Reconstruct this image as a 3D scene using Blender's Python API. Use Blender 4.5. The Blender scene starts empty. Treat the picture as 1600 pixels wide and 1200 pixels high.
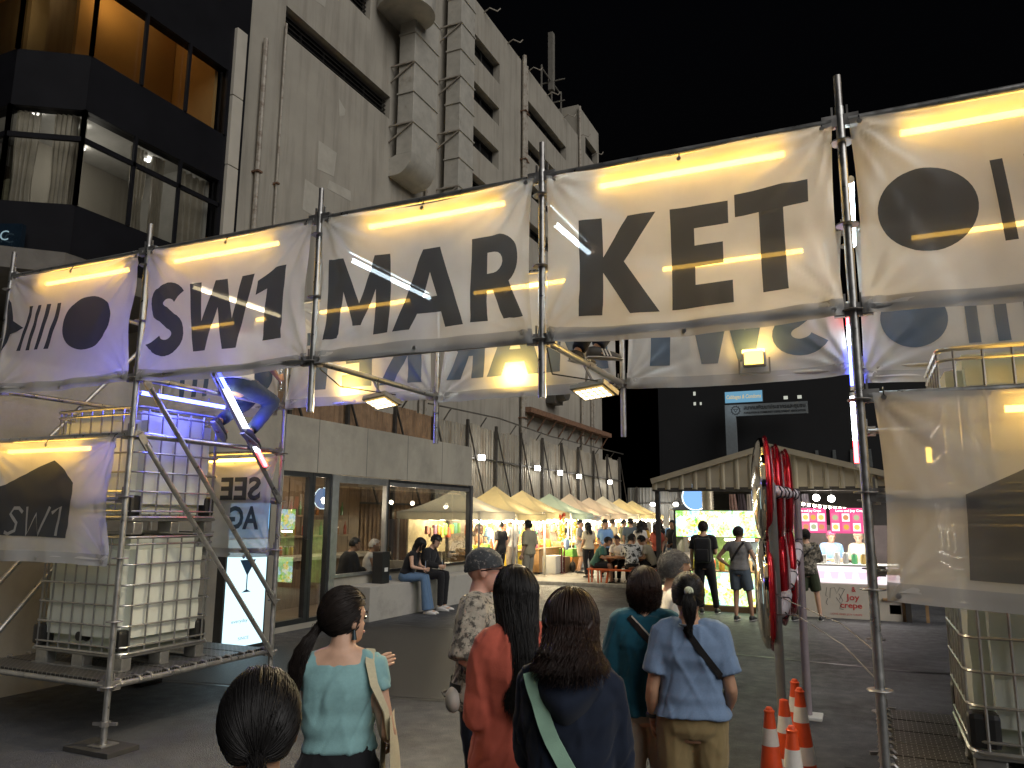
import bpy, bmesh, math, random
from math import sin, cos, pi, radians
from mathutils import Vector, Matrix, noise
sc = bpy.context.scene
col = sc.collection
# ---------------------------------------------------------------- camera
S = 0.9                                    # layout units -> metres
TILT, YAW, ROLL, FPX, CAMH = radians(9.79), radians(24.5), 0.0074, 1200.0, 2.04
def camera():
    cd = bpy.data.cameras.new('camera'); co = bpy.data.objects.new('camera', cd); col.objects.link(co)
    ct, st, cy, sy = cos(TILT), sin(TILT), cos(YAW), sin(YAW)
    f = Vector((-sy*ct, cy*ct, st)); r = Vector((cy, sy, 0)); u = r.cross(f)
    c, s = cos(ROLL), sin(ROLL)
    R = r*c + u*s; U = u*c - r*s
    m = Matrix.Identity(4)
    for i in range(3): m[i][0], m[i][1], m[i][2] = R[i], U[i], -f[i]
    m.translation = Vector((0, 0, CAMH*S))
    co.matrix_world = m
    cd.sensor_width = 36; cd.lens = FPX/1600*36; cd.clip_start = .05; cd.clip_end = 2000
    sc.camera = co
camera()
# ---------------------------------------------------------------- night sky, city glow, exposure
world = bpy.data.worlds.new('World'); sc.world = world; world.use_nodes = True
wn = world.node_tree; bg = wn.nodes['Background']
sky = wn.nodes.new('ShaderNodeTexSky'); sky.sky_type = 'NISHITA'; sky.sun_disc = False
sky.sun_elevation = radians(-4); sky.sun_rotation = radians(150)
wn.links.new(sky.outputs[0], bg.inputs[0]); bg.inputs[1].default_value = 0.05
def sun():
    l = bpy.data.lights.new('city_glow', 'SUN'); l.energy = 1.5; l.angle = radians(50); l.color = (1, .965, .925)
    o = bpy.data.objects.new('city_glow', l); col.objects.link(o)
    d = Vector((.70, -.40, .60))           # towards the lit street behind the camera
    o.rotation_euler = d.to_track_quat('Z', 'Y').to_euler(); o.location = (20, -20, 30)
sun()
sc.view_settings.view_transform = 'Standard'; sc.view_settings.look = 'None'
sc.view_settings.exposure = 0.42; sc.view_settings.gamma = 1
cy_ = sc.cycles
cy_.use_denoising = True
try: cy_.denoiser = 'OPENIMAGEDENOISE'
except Exception: pass
cy_.max_bounces = 7; cy_.diffuse_bounces = 3; cy_.glossy_bounces = 4; cy_.transmission_bounces = 6; cy_.transparent_max_bounces = 14
cy_.sample_clamp_indirect = 5; cy_.caustics_reflective = False; cy_.caustics_refractive = False
cy_.use_light_tree = True

# ---------------------------------------------------------------- materials
MATS = {}
def _nt(name):
    m = bpy.data.materials.new(name); m.use_nodes = True; nt = m.node_tree
    for n in list(nt.nodes): nt.nodes.remove(n)
    out = nt.nodes.new('ShaderNodeOutputMaterial'); MATS[name] = m
    return m, nt, out
def rgba(c): return (c[0], c[1], c[2], 1)
def noise_node(nt, scale, detail=5, rough=.6, coord='Object', stretch=None):
    tc = nt.nodes.new('ShaderNodeTexCoord'); n = nt.nodes.new('ShaderNodeTexNoise')
    n.inputs['Scale'].default_value = scale; n.inputs['Detail'].default_value = detail; n.inputs['Roughness'].default_value = rough
    if stretch:
        mp = nt.nodes.new('ShaderNodeMapping'); mp.inputs['Scale'].default_value = stretch
        nt.links.new(tc.outputs[coord], mp.inputs[0]); nt.links.new(mp.outputs[0], n.inputs['Vector'])
    else: nt.links.new(tc.outputs[coord], n.inputs['Vector'])
    return n
def ramp(nt, src, stops):
    r = nt.nodes.new('ShaderNodeValToRGB'); e = r.color_ramp.elements
    while len(e) < len(stops): e.new(.5)
    for k, (p, c) in enumerate(stops):
        e[k].position = p; e[k].color = rgba(c) if not isinstance(c, (int, float)) else (c, c, c, 1)
    nt.links.new(src, r.inputs[0]); return r
def M(name, c, rough=.6, metal=0., var=.18, vs=5., bump=0., bs=60., spec=.5, stretch=None, sheen=0., coat=0., stain=None, ss=2., st=(.5, .7), rv=.0, sstretch=None, bstretch=None):
    """plain principled surface with colour grain, optional stains and fine relief"""
    if name in MATS: return MATS[name]
    m, nt, out = _nt(name)
    b = nt.nodes.new('ShaderNodeBsdfPrincipled'); nt.links.new(b.outputs[0], out.inputs[0])
    b.inputs['Roughness'].default_value = rough; b.inputs['Metallic'].default_value = metal
    b.inputs['Specular IOR Level'].default_value = spec
    b.inputs['Sheen Weight'].default_value = sheen; b.inputs['Coat Weight'].default_value = coat
    n = noise_node(nt, vs, stretch=stretch)
    lo = [max(0, x*(1-var)) for x in c]; hi = [min(1, x*(1+var)) for x in c]
    r = ramp(nt, n.outputs[0], [(.3, lo), (.7, hi)])
    src = r.outputs[0]
    if stain:
        n2 = noise_node(nt, ss, 7, .65, stretch=sstretch); r2 = ramp(nt, n2.outputs[0], [(st[0], 0.), (st[1], 1.)])
        mx = nt.nodes.new('ShaderNodeMix'); mx.data_type = 'RGBA'
        nt.links.new(r2.outputs[0], mx.inputs[0]); nt.links.new(src, mx.inputs[6]); mx.inputs[7].default_value = rgba(stain)
        src = mx.outputs[2]
    nt.links.new(src, b.inputs['Base Color'])
    if rv:
        rr = ramp(nt, n.outputs[0], [(.3, max(.02, rough-rv)), (.7, min(1, rough+rv))]); nt.links.new(rr.outputs[0], b.inputs['Roughness'])
    if bump:
        nb = noise_node(nt, bs, 4, stretch=bstretch); bp = nt.nodes.new('ShaderNodeBump'); bp.inputs['Strength'].default_value = bump; bp.inputs['Distance'].default_value = .02
        nt.links.new(nb.outputs[0], bp.inputs['Height']); nt.links.new(bp.outputs[0], b.inputs['Normal'])
    return m
def EM(name, c, s):
    if name in MATS: return MATS[name]
    m, nt, out = _nt(name); e = nt.nodes.new('ShaderNodeEmission'); e.inputs[0].default_value = rgba(c); e.inputs[1].default_value = s
    nt.links.new(e.outputs[0], out.inputs[0]); return m
def CLOTH(name, c, transp, transl, var=.06, tint=None):
    """thin sheet: some light straight through, some scattered through, the rest scattered back"""
    if name in MATS: return MATS[name]
    m, nt, out = _nt(name)
    n = noise_node(nt, 3, stretch=(1, 1, 1)); r = ramp(nt, n.outputs[0], [(.3, [x*(1-var) for x in c]), (.7, [min(1, x*(1+var)) for x in c])])
    d = nt.nodes.new('ShaderNodeBsdfDiffuse'); t = nt.nodes.new('ShaderNodeBsdfTranslucent'); g = nt.nodes.new('ShaderNodeBsdfTransparent')
    gl = nt.nodes.new('ShaderNodeBsdfGlossy'); gl.inputs['Roughness'].default_value = .32
    nt.links.new(r.outputs[0], d.inputs[0])
    if tint: t.inputs[0].default_value = rgba(tint)
    else: nt.links.new(r.outputs[0], t.inputs[0])
    nb = noise_node(nt, 5, 5, .55, stretch=(1.6, 1, .7)); bp = nt.nodes.new('ShaderNodeBump'); bp.inputs['Strength'].default_value = .12; bp.inputs['Distance'].default_value = .04
    nt.links.new(nb.outputs[0], bp.inputs['Height'])
    for q in (d, t, gl): nt.links.new(bp.outputs[0], q.inputs['Normal'])
    a = nt.nodes.new('ShaderNodeMixShader'); a.inputs[0].default_value = transl; nt.links.new(d.outputs[0], a.inputs[1]); nt.links.new(t.outputs[0], a.inputs[2])
    a2 = nt.nodes.new('ShaderNodeMixShader'); a2.inputs[0].default_value = .05; nt.links.new(a.outputs[0], a2.inputs[1]); nt.links.new(gl.outputs[0], a2.inputs[2])
    b = nt.nodes.new('ShaderNodeMixShader'); b.inputs[0].default_value = transp; nt.links.new(a2.outputs[0], b.inputs[1]); nt.links.new(g.outputs[0], b.inputs[2])
    nt.links.new(b.outputs[0], out.inputs[0]); return m
def GLASS(name, tint=(.9, .93, .92), boost=1.0, base=.0, rough=0.0):
    """thin pane: straight transmission and a Fresnel mirror"""
    if name in MATS: return MATS[name]
    m, nt, out = _nt(name)
    t = nt.nodes.new('ShaderNodeBsdfTransparent'); t.inputs[0].default_value = rgba(tint)
    g = nt.nodes.new('ShaderNodeBsdfGlossy'); g.inputs['Roughness'].default_value = rough
    ge = nt.nodes.new('ShaderNodeNewGeometry'); dt = nt.nodes.new('ShaderNodeVectorMath'); dt.operation = 'DOT_PRODUCT'      # Schlick, the same from both sides
    nt.links.new(ge.outputs['Normal'], dt.inputs[0]); nt.links.new(ge.outputs['Incoming'], dt.inputs[1])
    def mth(op, a, b=None):
        n = nt.nodes.new('ShaderNodeMath'); n.operation = op
        for q, v in enumerate((a, b)):
            if v is None: continue
            if isinstance(v, (int, float)): n.inputs[q].default_value = v
            else: nt.links.new(v, n.inputs[q])
        return n.outputs[0]
    fr = mth('ADD', mth('MULTIPLY', mth('POWER', mth('SUBTRACT', 1.0, mth('ABSOLUTE', dt.outputs['Value'])), 5.0), .957), .043)
    mt = nt.nodes.new('ShaderNodeMath'); mt.operation = 'MULTIPLY_ADD'; mt.inputs[1].default_value = boost; mt.inputs[2].default_value = base; mt.use_clamp = True
    nt.links.new(fr, mt.inputs[0])
    x = nt.nodes.new('ShaderNodeMixShader'); nt.links.new(mt.outputs[0], x.inputs[0]); nt.links.new(t.outputs[0], x.inputs[1]); nt.links.new(g.outputs[0], x.inputs[2])
    nt.links.new(x.outputs[0], out.inputs[0]); return m

# ---------------------------------------------------------------- mesh helpers
class MB:
    def __init__(s): s.v = []; s.f = []; s.uv = None
    def add(s, vs, fs):
        o = len(s.v); s.v += [tuple(p) for p in vs]; s.f += [tuple(i+o for i in f) for f in fs]; return s
    def box(s, x0, x1, y0, y1, z0, z1):
        return s.add([(x0,y0,z0),(x1,y0,z0),(x1,y1,z0),(x0,y1,z0),(x0,y0,z1),(x1,y0,z1),(x1,y1,z1),(x0,y1,z1)],
                     [(3,2,1,0),(4,5,6,7),(0,1,5,4),(1,2,6,5),(2,3,7,6),(3,0,4,7)])
    def bbox(s, x0, x1, y0, y1, z0, z1, b=.01):
        """box with chamfered edges"""
        bm = bmesh.new(); bmesh.ops.create_cube(bm, size=1)
        for v in bm.verts: v.co = Vector((x0+(v.co.x+.5)*(x1-x0), y0+(v.co.y+.5)*(y1-y0), z0+(v.co.z+.5)*(z1-z0)))
        bmesh.ops.bevel(bm, geom=list(bm.edges), offset=b, segments=2, affect='EDGES', profile=.6)
        bm.verts.index_update(); s.add([v.co[:] for v in bm.verts], [tuple(v.index for v in f.verts) for f in bm.faces]); bm.free(); return s
    def obox(s, c, ax, ay, az):
        """box about centre c with half-axis vectors"""
        c, ax, ay, az = map(Vector, (c, ax, ay, az)); P = []
        for k in (-1, 1):
            for i, j in ((-1,-1),(1,-1),(1,1),(-1,1)): P.append(c+ax*i+ay*j+az*k)
        return s.add(P, [(3,2,1,0),(4,5,6,7),(0,1,5,4),(1,2,6,5),(2,3,7,6),(3,0,4,7)])
    def bar(s, a, b, w, h=None, up=(0,0,1)):
        a, b = Vector(a), Vector(b); d = (b-a); u = Vector(up)
        if abs(d.normalized().dot(u)) > .98: u = Vector((1, 0, 0))
        r = d.cross(u).normalized(); u = r.cross(d).normalized(); h = h or w
        return s.obox((a+b)/2, d/2, r*w/2, u*h/2)
    def tube(s, pts, r, n=10, cap=True, closed=False):
        pts = [Vector(p) for p in pts]; rs = r if isinstance(r, (list, tuple)) else [r]*len(pts)
        m = len(pts); rings = []; prev = None
        for i, p in enumerate(pts):
            if closed: t = pts[(i+1) % m]-pts[i-1]
            else: t = pts[min(i+1, m-1)]-pts[max(i-1, 0)]
            t = t.normalized() if t.length > 1e-9 else Vector((0, 0, 1))
            if prev is None:
                a = Vector((0, 0, 1)) if abs(t.z) < .9 else Vector((1, 0, 0))
                x = t.cross(a).normalized()
            else:
                x = (prev - t*prev.dot(t)); x = x.normalized() if x.length > 1e-6 else t.orthogonal().normalized()
            prev = x; y = t.cross(x)
            rings.append([p + (x*cos(2*pi*k/n)+y*sin(2*pi*k/n))*rs[i] for k in range(n)])
        o = []; [o.extend(q) for q in rings]; F = []
        for i in range(m if closed else m-1):
            j = (i+1) % m
            for k in range(n): F.append((i*n+k, i*n+(k+1) % n, j*n+(k+1) % n, j*n+k))
        if cap and not closed: F.append(tuple(range(n-1, -1, -1))); F.append(tuple((m-1)*n+k for k in range(n)))
        return s.add(o, F)
    def lathe(s, prof, c=(0,0,0), n=20, axis='z'):
        c = Vector(c); V = []; F = []
        for (r, h) in prof:
            for k in range(n):
                a = 2*pi*k/n; q = (r*cos(a), r*sin(a), h)
                if axis == 'x': q = (h, r*cos(a), r*sin(a))
                if axis == 'y': q = (r*sin(a), h, r*cos(a))
                V.append(c+Vector(q))
        for i in range(len(prof)-1):
            for k in range(n): F.append((i*n+k, i*n+(k+1) % n, (i+1)*n+(k+1) % n, (i+1)*n+k))
        F.append(tuple(range(n-1, -1, -1))); F.append(tuple((len(prof)-1)*n+k for k in range(n)))
        return s.add(V, F)
    def ball(s, c, r, n=12, m=8):
        c = Vector(c); r = Vector((r, r, r)) if not hasattr(r, '__len__') else Vector(r); V = [c+Vector((0, 0, -r.z))]; F = []
        for i in range(1, m):
            t = -pi/2+pi*i/m
            for k in range(n): a = 2*pi*k/n; V.append(c+Vector((r.x*cos(t)*cos(a), r.y*cos(t)*sin(a), r.z*sin(t))))
        V.append(c+Vector((0, 0, r.z)))
        for k in range(n):
            F.append((0, 1+(k+1) % n, 1+k)); q = 1+(m-2)*n; F.append((q+k, q+(k+1) % n, len(V)-1))
        for i in range(m-2):
            for k in range(n): a = 1+i*n; F.append((a+k, a+(k+1) % n, a+n+(k+1) % n, a+n+k))
        return s.add(V, F)
    def prism(s, poly, y0, y1, plane='xz'):
        """extrude polygon (list of 2-D points) between y0 and y1 along the third axis"""
        n = len(poly); V = []
        for y in (y0, y1):
            for a, b in poly: V.append((a, y, b) if plane == 'xz' else (y, a, b) if plane == 'yz' else (a, b, y))
        F = [tuple(range(n)), tuple(range(2*n-1, n-1, -1))]+[(k, n+k, n+(k+1) % n, (k+1) % n) for k in range(n)]
        return s.add(V, F)
    def grid(s, fn, nu, nv):
        V = [fn(i/nu, j/nv) for j in range(nv+1) for i in range(nu+1)]
        F = [(j*(nu+1)+i, j*(nu+1)+i+1, (j+1)*(nu+1)+i+1, (j+1)*(nu+1)+i) for j in range(nv) for i in range(nu)]
        return s.add(V, F)
    def mesh(s, name, m=None, off=None, k=1.0, smooth=False):
        me = bpy.data.meshes.new(name); o = off or Vector((0, 0, 0))
        me.from_pydata([((p[0]*k-o[0]), (p[1]*k-o[1]), (p[2]*k-o[2])) for p in s.v], [], s.f); me.update()
        bm = bmesh.new(); bm.from_mesh(me); bmesh.ops.recalc_face_normals(bm, faces=bm.faces); bm.to_mesh(me); bm.free()
        if m: me.materials.append(m)
        if smooth: shade(me, smooth)
        return me
    def build(s, name, m, parent=None, smooth=False):
        """world-placed geometry in layout units; parent gives its origin"""
        off = ORG.get(parent.name) if parent else None; k = S
        if parent and off is None: k = 1.0
        o = bpy.data.objects.new(name, s.mesh(name, m, off, k, smooth)); col.objects.link(o)
        if parent:
            o.parent = parent
            if off is not None: ORG[o.name] = off
        return o
def shade(me, ang):
    me.polygons.foreach_set('use_smooth', [True]*len(me.polygons))
    if ang is not True:
        bm = bmesh.new(); bm.from_mesh(me); a = radians(ang)
        for e in bm.edges:
            if len(e.link_faces) == 2 and e.calc_face_angle(0) > a: e.smooth = False
        bm.to_mesh(me); bm.free()
ORG = {}
def tag(o, label=None, cat=None, group=None, kind=None):
    if label: o['label'] = label
    if cat: o['category'] = cat
    if group: o['group'] = group
    if kind: o['kind'] = kind
    return o
def thing(name, label, cat, loc=(0,0,0), group=None):
    """Empty at a thing's base; its parts are given in world layout units"""
    o = bpy.data.objects.new(name, None); col.objects.link(o); o.location = Vector(loc)*S; o.empty_display_size = .1
    ORG[o.name] = Vector(loc)*S; return tag(o, label, cat, group)
def local_thing(name, label, cat, loc=(0,0,0), rz=0., group=None):
    """Empty whose parts are given in its own metres"""
    o = bpy.data.objects.new(name, None); col.objects.link(o); o.location = Vector(loc)*S; o.rotation_euler = (0, 0, rz); o.empty_display_size = .1
    return tag(o, label, cat, group)
def copy_tree(o, loc=None, rz=None, label=None, parent=None):
    c = o.copy(); col.objects.link(c); c.parent = parent
    if loc is not None: c.location = Vector(loc)*S
    if rz is not None: c.rotation_euler = (0, 0, rz)
    if label: c['label'] = label
    for ch in KIDS.get(o.name) or list(o.children): copy_tree(ch, parent=c)
    return c
KIDS = {}
def struct(mb, name, m, smooth=False): return tag(mb.build(name, m, None, smooth), kind='structure')
def lamp(name, kind, loc, energy, colr, size=.1, sizey=None, rot=None, parent=None, spread=None):
    l = bpy.data.lights.new(name, kind); l.energy = energy; l.color = colr
    if kind == 'AREA':
        l.size = size
        if sizey: l.shape = 'RECTANGLE'; l.size_y = sizey
        if spread: l.spread = spread
    else: l.shadow_soft_size = size
    o = bpy.data.objects.new(name, l); col.objects.link(o); o.location = Vector(loc)*S
    if rot is not None: o.rotation_euler = Vector(rot).to_track_quat('-Z', 'Y').to_euler()
    if parent is not None:
        off = ORG.get(parent.name); o.parent = parent
        o.location = Vector(loc)*S-off if off is not None else Vector(loc)
    return o
def curve_fill(splines):
    """2-D closed splines (holes allowed) -> (verts2d, faces)"""
    cu = bpy.data.curves.new('t', 'CURVE'); cu.dimensions = '2D'; cu.fill_mode = 'BOTH'
    for pts in splines:
        sp = cu.splines.new('POLY'); sp.points.add(len(pts)-1); sp.use_cyclic_u = True
        for p, q in zip(sp.points, pts): p.co = (q[0], q[1], 0, 1)
    return _c2m(cu)
TMP = bpy.data.scenes.new('workbench')     # scratch scene for evaluating curves and modifiers, removed at the end
def evaluated(o):
    TMP.collection.objects.link(o)
    with bpy.context.temp_override(scene=TMP, view_layer=TMP.view_layers[0]):
        dg = bpy.context.evaluated_depsgraph_get(); dg.update()
        return bpy.data.meshes.new_from_object(o.evaluated_get(dg), depsgraph=dg)
def _c2m(cu):
    o = bpy.data.objects.new('t', cu); me = evaluated(o)
    V = [(v.co.x, v.co.y) for v in me.vertices]; F = [tuple(p.vertices) for p in me.polygons]
    bpy.data.objects.remove(o); bpy.data.curves.remove(cu); bpy.data.meshes.remove(me); return V, F
def text_fill(body, size=1., bold=0., align='LEFT', shear=0., space=1., w=None):
    cu = bpy.data.curves.new('t', 'FONT'); cu.body = body; cu.size = size; cu.offset = bold; cu.align_x = align; cu.shear = shear; cu.space_character = space; cu.resolution_u = 3
    V, F = _c2m(cu)
    if w and V:
        x0 = min(v[0] for v in V); x1 = max(v[0] for v in V); k = w/(x1-x0+1e-9)
        V = [((x-(x0+x1)/2)*k, y) for x, y in V]
    return V, F
def put2d(mb, VF, fn):
    """place flat 2-D shape through fn(x, y) -> 3-D"""
    V, F = VF; return mb.add([fn(x, y) for x, y in V], F)
def cut_grid(VF, step):
    """slice a flat 2-D shape along a grid so that it can follow a wavy sheet"""
    V, F = VF; bm = bmesh.new(); vs = [bm.verts.new((x, y, 0)) for x, y in V]
    for f in F:
        try: bm.faces.new([vs[i] for i in f])
        except ValueError: pass
    bmesh.ops.remove_doubles(bm, verts=bm.verts, dist=1e-5)
    xs = [v.co.x for v in bm.verts]; ys = [v.co.y for v in bm.verts]
    for ax, lo, hi in ((0, min(xs), max(xs)), (1, min(ys), max(ys))):
        q = math.floor(lo/step)*step+step
        while q < hi:
            no = Vector((1, 0, 0)) if ax == 0 else Vector((0, 1, 0))
            bmesh.ops.bisect_plane(bm, geom=bm.verts[:]+bm.edges[:]+bm.faces[:], plane_co=no*q, plane_no=no, dist=1e-6); q += step
    bm.verts.index_update(); R = [(v.co.x, v.co.y) for v in bm.verts], [tuple(v.index for v in f.verts) for f in bm.faces]
    bm.free(); return R
def fbm(x, y, z, o=3): return noise.fractal(Vector((x, y, z)), .9, 2.0, o)
def link(name, me, parent):
    o = bpy.data.objects.new(name, me); col.objects.link(o); o.parent = parent; return o
rnd = random.Random(7)
# ================================================================ ground
def asphalt():
    m, nt, out = _nt('asphalt')
    b = nt.nodes.new('ShaderNodeBsdfPrincipled'); nt.links.new(b.outputs[0], out.inputs[0])
    fine = noise_node(nt, 170, 2, .8); big = noise_node(nt, .5, 7, .65); mid = noise_node(nt, 6, 5)
    r1 = ramp(nt, fine.outputs[0], [(.3, (.022, .023, .027)), (.58, (.068, .071, .078)), (.74, (.26, .26, .27))])
    r2 = ramp(nt, big.outputs[0], [(.36, .5), (.5, 1.), (.64, 1.5)])
    mx = nt.nodes.new('ShaderNodeMix'); mx.data_type = 'RGBA'; mx.blend_type = 'MULTIPLY'; mx.inputs[0].default_value = 1
    nt.links.new(r1.outputs[0], mx.inputs[6]); nt.links.new(r2.outputs[0], mx.inputs[7]); nt.links.new(mx.outputs[2], b.inputs['Base Color'])
    rr = ramp(nt, mid.outputs[0], [(.3, .42), (.7, .68)]); nt.links.new(rr.outputs[0], b.inputs['Roughness'])
    vo = nt.nodes.new('ShaderNodeTexVoronoi'); vo.inputs['Scale'].default_value = 130; tc = nt.nodes.new('ShaderNodeTexCoord'); nt.links.new(tc.outputs['Object'], vo.inputs['Vector'])
    bp = nt.nodes.new('ShaderNodeBump'); bp.inputs['Strength'].default_value = .8; bp.inputs['Distance'].default_value = .008
    nt.links.new(vo.outputs['Distance'], bp.inputs['Height']); nt.links.new(bp.outputs[0], b.inputs['Normal'])
    return m
ASPH = asphalt()
g = MB().add([(-400,-400,0),(400,-400,0),(400,400,0),(-400,400,0)], [(0,1,2,3)]); struct(g, 'ground', ASPH)
CONC = M('market_concrete', (.30, .28, .25), .6, var=.2, vs=1.2, bump=.2, bs=40, stain=(.12, .11, .1), ss=1.4, rv=.15)
mf = MB().box(-13.3, -6.0, 22.75, 46.6, -.02, .05); struct(mf, 'market_pavement', CONC)
kb = MB()
for k in range(6): kb.bbox(-13.3+1.22*k, -13.3+1.22*k+1.2, 22.5, 22.74, -.02, .09, .012)
struct(kb, 'kerb', M('kerb_stone', (.34, .33, .3), .7, var=.25, vs=8, bump=.3))
pt = MB().prism([(-8.6, 7.3), (-3.2, 8.2), (-2.6, 12.6), (-8.4, 12.9)], .003, .004, 'xy'); struct(pt, 'asphalt_patch', M('fresh_asphalt', (.032, .032, .034), .5, var=.4, vs=120, bump=.6, bs=160))

for pts_ in ([(-8.4, 7.25), (-6.0, 7.62), (-3.2, 8.2), (-2.9, 10.4), (-2.6, 12.6)], [(-8.4, 12.9), (-5.2, 12.72), (-2.6, 12.6), (.4, 12.2), (3.5, 12.5)], [(-2.2, 2.0), (-2.6, 5.5), (-3.2, 8.2)], [(.9, 9.4), (2.4, 9.9), (5, 9.6)]):
    V_ = []
    for q, (a_, b_) in enumerate(pts_): V_ += [(a_-.03+rnd.uniform(-.015, .015), b_-.03, .0065), (a_+.03, b_+.03+rnd.uniform(-.015, .015), .0065)]
    struct(MB().add(V_, [(2*q, 2*q+1, 2*q+3, 2*q+2) for q in range(len(pts_)-1)]), 'tar_seam', M('tar', (.012, .012, .013), .35, var=.3, vs=30))

# ================================================================ beige building
BX = -14.6
PLASTER = M('stained_plaster', (.335, .31, .26), .8, var=.09, vs=.9, bump=.15, bs=25, stain=(.18, .16, .13), ss=1.2, st=(.48, .8), sstretch=(1, 1.9, .15))
PATCH = M('repaint_patch', (.40, .375, .32), .85, var=.1, vs=3)
DARKV = M('louvre_dark', (.02, .02, .02), .7)
DUCT = M('duct_sheet', (.42, .40, .35), .55, .15, var=.14, vs=3, bump=.1, bs=12, stain=(.2, .17, .13), ss=2, st=(.6, .8))
RUST = M('rust', (.16, .085, .05), .85, var=.4, vs=9, bump=.3)
bb = thing('beige_building', 'tall stained beige building with dark strip windows and air ducts', 'building', (BX, 30, 0))
rows = [(15.8, 21.3, 16.0, 16.85), (15.8, 19.9, 19.0, 19.9), (26.6, 30.35, 22.35, 23.4), (26.6, 30.35, 20.2, 21.1), (26.6, 30.35, 18.0, 18.95), (26.6, 30.35, 15.8, 16.75),
        (33.8, 39.4, 22.5, 23.35), (33.8, 39.4, 20.35, 21.15), (33.8, 39.4, 18.2, 18.95), (33.8, 39.4, 16., 16.8), (42.9, 45.3, 24.6, 25.7), (42.9, 45.3, 22.1, 23.0), (26.6, 30.35, 13.6, 14.5)]
ys = sorted({9.0, 45.6, 41.6}|{r[0] for r in rows}|{r[1] for r in rows}); zs = sorted({0, 25.1, 27.2}|{r[2] for r in rows}|{r[3] for r in rows})
w = MB()
for a, b2 in zip(ys, ys[1:]):
    for c, d in zip(zs, zs[1:]):
        ym, zm = (a+b2)/2, (c+d)/2
        if zm > 25.1 and ym < 41.6: continue
        if any(r[0] < ym < r[1] and r[2] < zm < r[3] for r in rows): continue
        w.add([(BX,a,c),(BX,b2,c),(BX,b2,d),(BX,a,d)], [(0,1,2,3)])
w.box(BX-12, BX-.6, 9, 45.5, 0, 25.0); w.add([(BX,45.6,0),(BX-12,45.6,0),(BX-12,45.6,27.2),(BX,45.6,27.2)], [(0,1,2,3)])
w.add([(BX,41.6,25.1),(BX-12,41.6,25.1),(BX-12,41.6,27.2),(BX,41.6,27.2)], [(0,1,2,3)]); w.add([(BX,41.6,27.2),(BX,45.6,27.2),(BX-12,45.6,27.2),(BX-12,41.6,27.2)], [(0,1,2,3)])
w.add([(BX,9,25.1),(BX,41.6,25.1),(BX-12,41.6,25.1),(BX-12,9,25.1)], [(0,1,2,3)])
for r in rows:   # reveals
    y0, y1, z0, z1 = r; q = BX-.5
    w.add([(BX,y0,z0),(BX,y1,z0),(q,y1,z0),(q,y0,z0)], [(0,1,2,3)]); w.add([(BX,y0,z1),(BX,y1,z1),(q,y1,z1),(q,y0,z1)], [(0,1,2,3)])
    w.add([(BX,y0,z0),(BX,y0,z1),(q,y0,z1),(q,y0,z0)], [(0,1,2,3)]); w.add([(BX,y1,z0),(BX,y1,z1),(q,y1,z1),(q,y1,z0)], [(0,1,2,3)])
w.build('wall', PLASTER, bb)
wf = M('strip_window_glass', (.012, .012, .014), .25, var=.3, vs=2)
for r in rows:
    y0, y1, z0, z1 = r; wo = MB().box(BX-.48, BX-.44, y0, y1, z0, z1).build('window', wf, bb)
    n = int((y1-y0)/.95); f = MB()
    for k in range(n+1): y = y0+(y1-y0)*k/n; f.box(BX-.42, BX-.34, y-.025, y+.025, z0, z1)
    f.box(BX-.42, BX-.35, y0, y1, z0+.001, z0+.06); f.box(BX-.42, BX-.35, y0, y1, z1-.06, z1-.001)
    f.build('frame', DARKV, wo)
    if y0 < 20:
        for k in range(5): MB().bar((BX-.22, y0, z0+.12+k*.155), (BX-.22, y1, z0+.12+k*.155), .1, .02, up=(.6,0,.8)).build('slat', M('louvre_slat', (.05, .047, .042), .6), wo)
# expansion joints, pipes
pm = M('old_pipe', (.34, .31, .26), .5, .2, stain=(.15, .1, .07), ss=6)
for y, z0, z1, r in ((14.95, 6, 15.2, .07), (15.75, 6, 16.2, .035), (32.9, 4, 25.3, .12), (33.25, 4, 24.9, .09), (41.5, 4, 27, .08), (23.75, 5, 15.5, .07), (24.15, 5, 13.5, .05), (43.3, 4, 12, .06), (43.7, 4, 13, .05)):
    MB().tube([(BX+r+.06, y, z0), (BX+r+.06, y, z1)], r, 8).build('pipe', pm, bb, 40)
    for z in [z0+2.6*k for k in range(1, int((z1-z0)/2.6))]: MB().box(BX, BX+r*2+.1, y-r-.02, y+r+.02, z, z+.05).build('pipe_clip', RUST, bb)
# rectangular ducts
def duct(y0, y1, x1, z0, z1, elbow):
    d = MB(); n = int((z1-z0)/1.15)
    for k in range(n):
        a = z0+(z1-z0)*k/n; b2 = z0+(z1-z0)*(k+1)/n-.02
        o = MB().bbox(BX+.3, x1, y0, y1, a, b2, .015).build('duct_section', DUCT, bb)
        MB().box(BX+.27, x1+.04, y0-.04, y1+.04, b2-.02, b2+.03).build('flange', DUCT, o)
        if k % 2 == 0:
            MB().bar((BX, y0-.05, a+.5), (x1+.05, y0-.05, a+1.1), .05).bar((BX, y0-.06, a+1.1), (x1+.05, y0-.06, a+1.1), .05).build('bracket', pm, o)
    # bottom elbow turning into the wall
    R = x1-BX-.3; pr = [(x1, z0)]+[(BX+.3+R*cos(t)*.999, z0-R*1.15*sin(t)) for t in [pi/2*i/8 for i in range(1, 9)]]+[(BX, z0-R*1.15), (BX, z0-.1), (BX+.3, z0)]
    e = MB(); n2 = len(pr); V = []
    for y in (y0, y1):
        for a, b2 in pr: V.append((a, y, b2))
    e.add(V, [tuple(range(n2)), tuple(range(2*n2-1, n2-1, -1))]+[(k, n2+k, n2+(k+1) % n2, (k+1) % n2) for k in range(n2)]); e.build('duct_elbow', DUCT, bb, 35)
    return d
duct(21.35, 23.0, BX+.95, 14.6, 20.4, 1)
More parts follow.
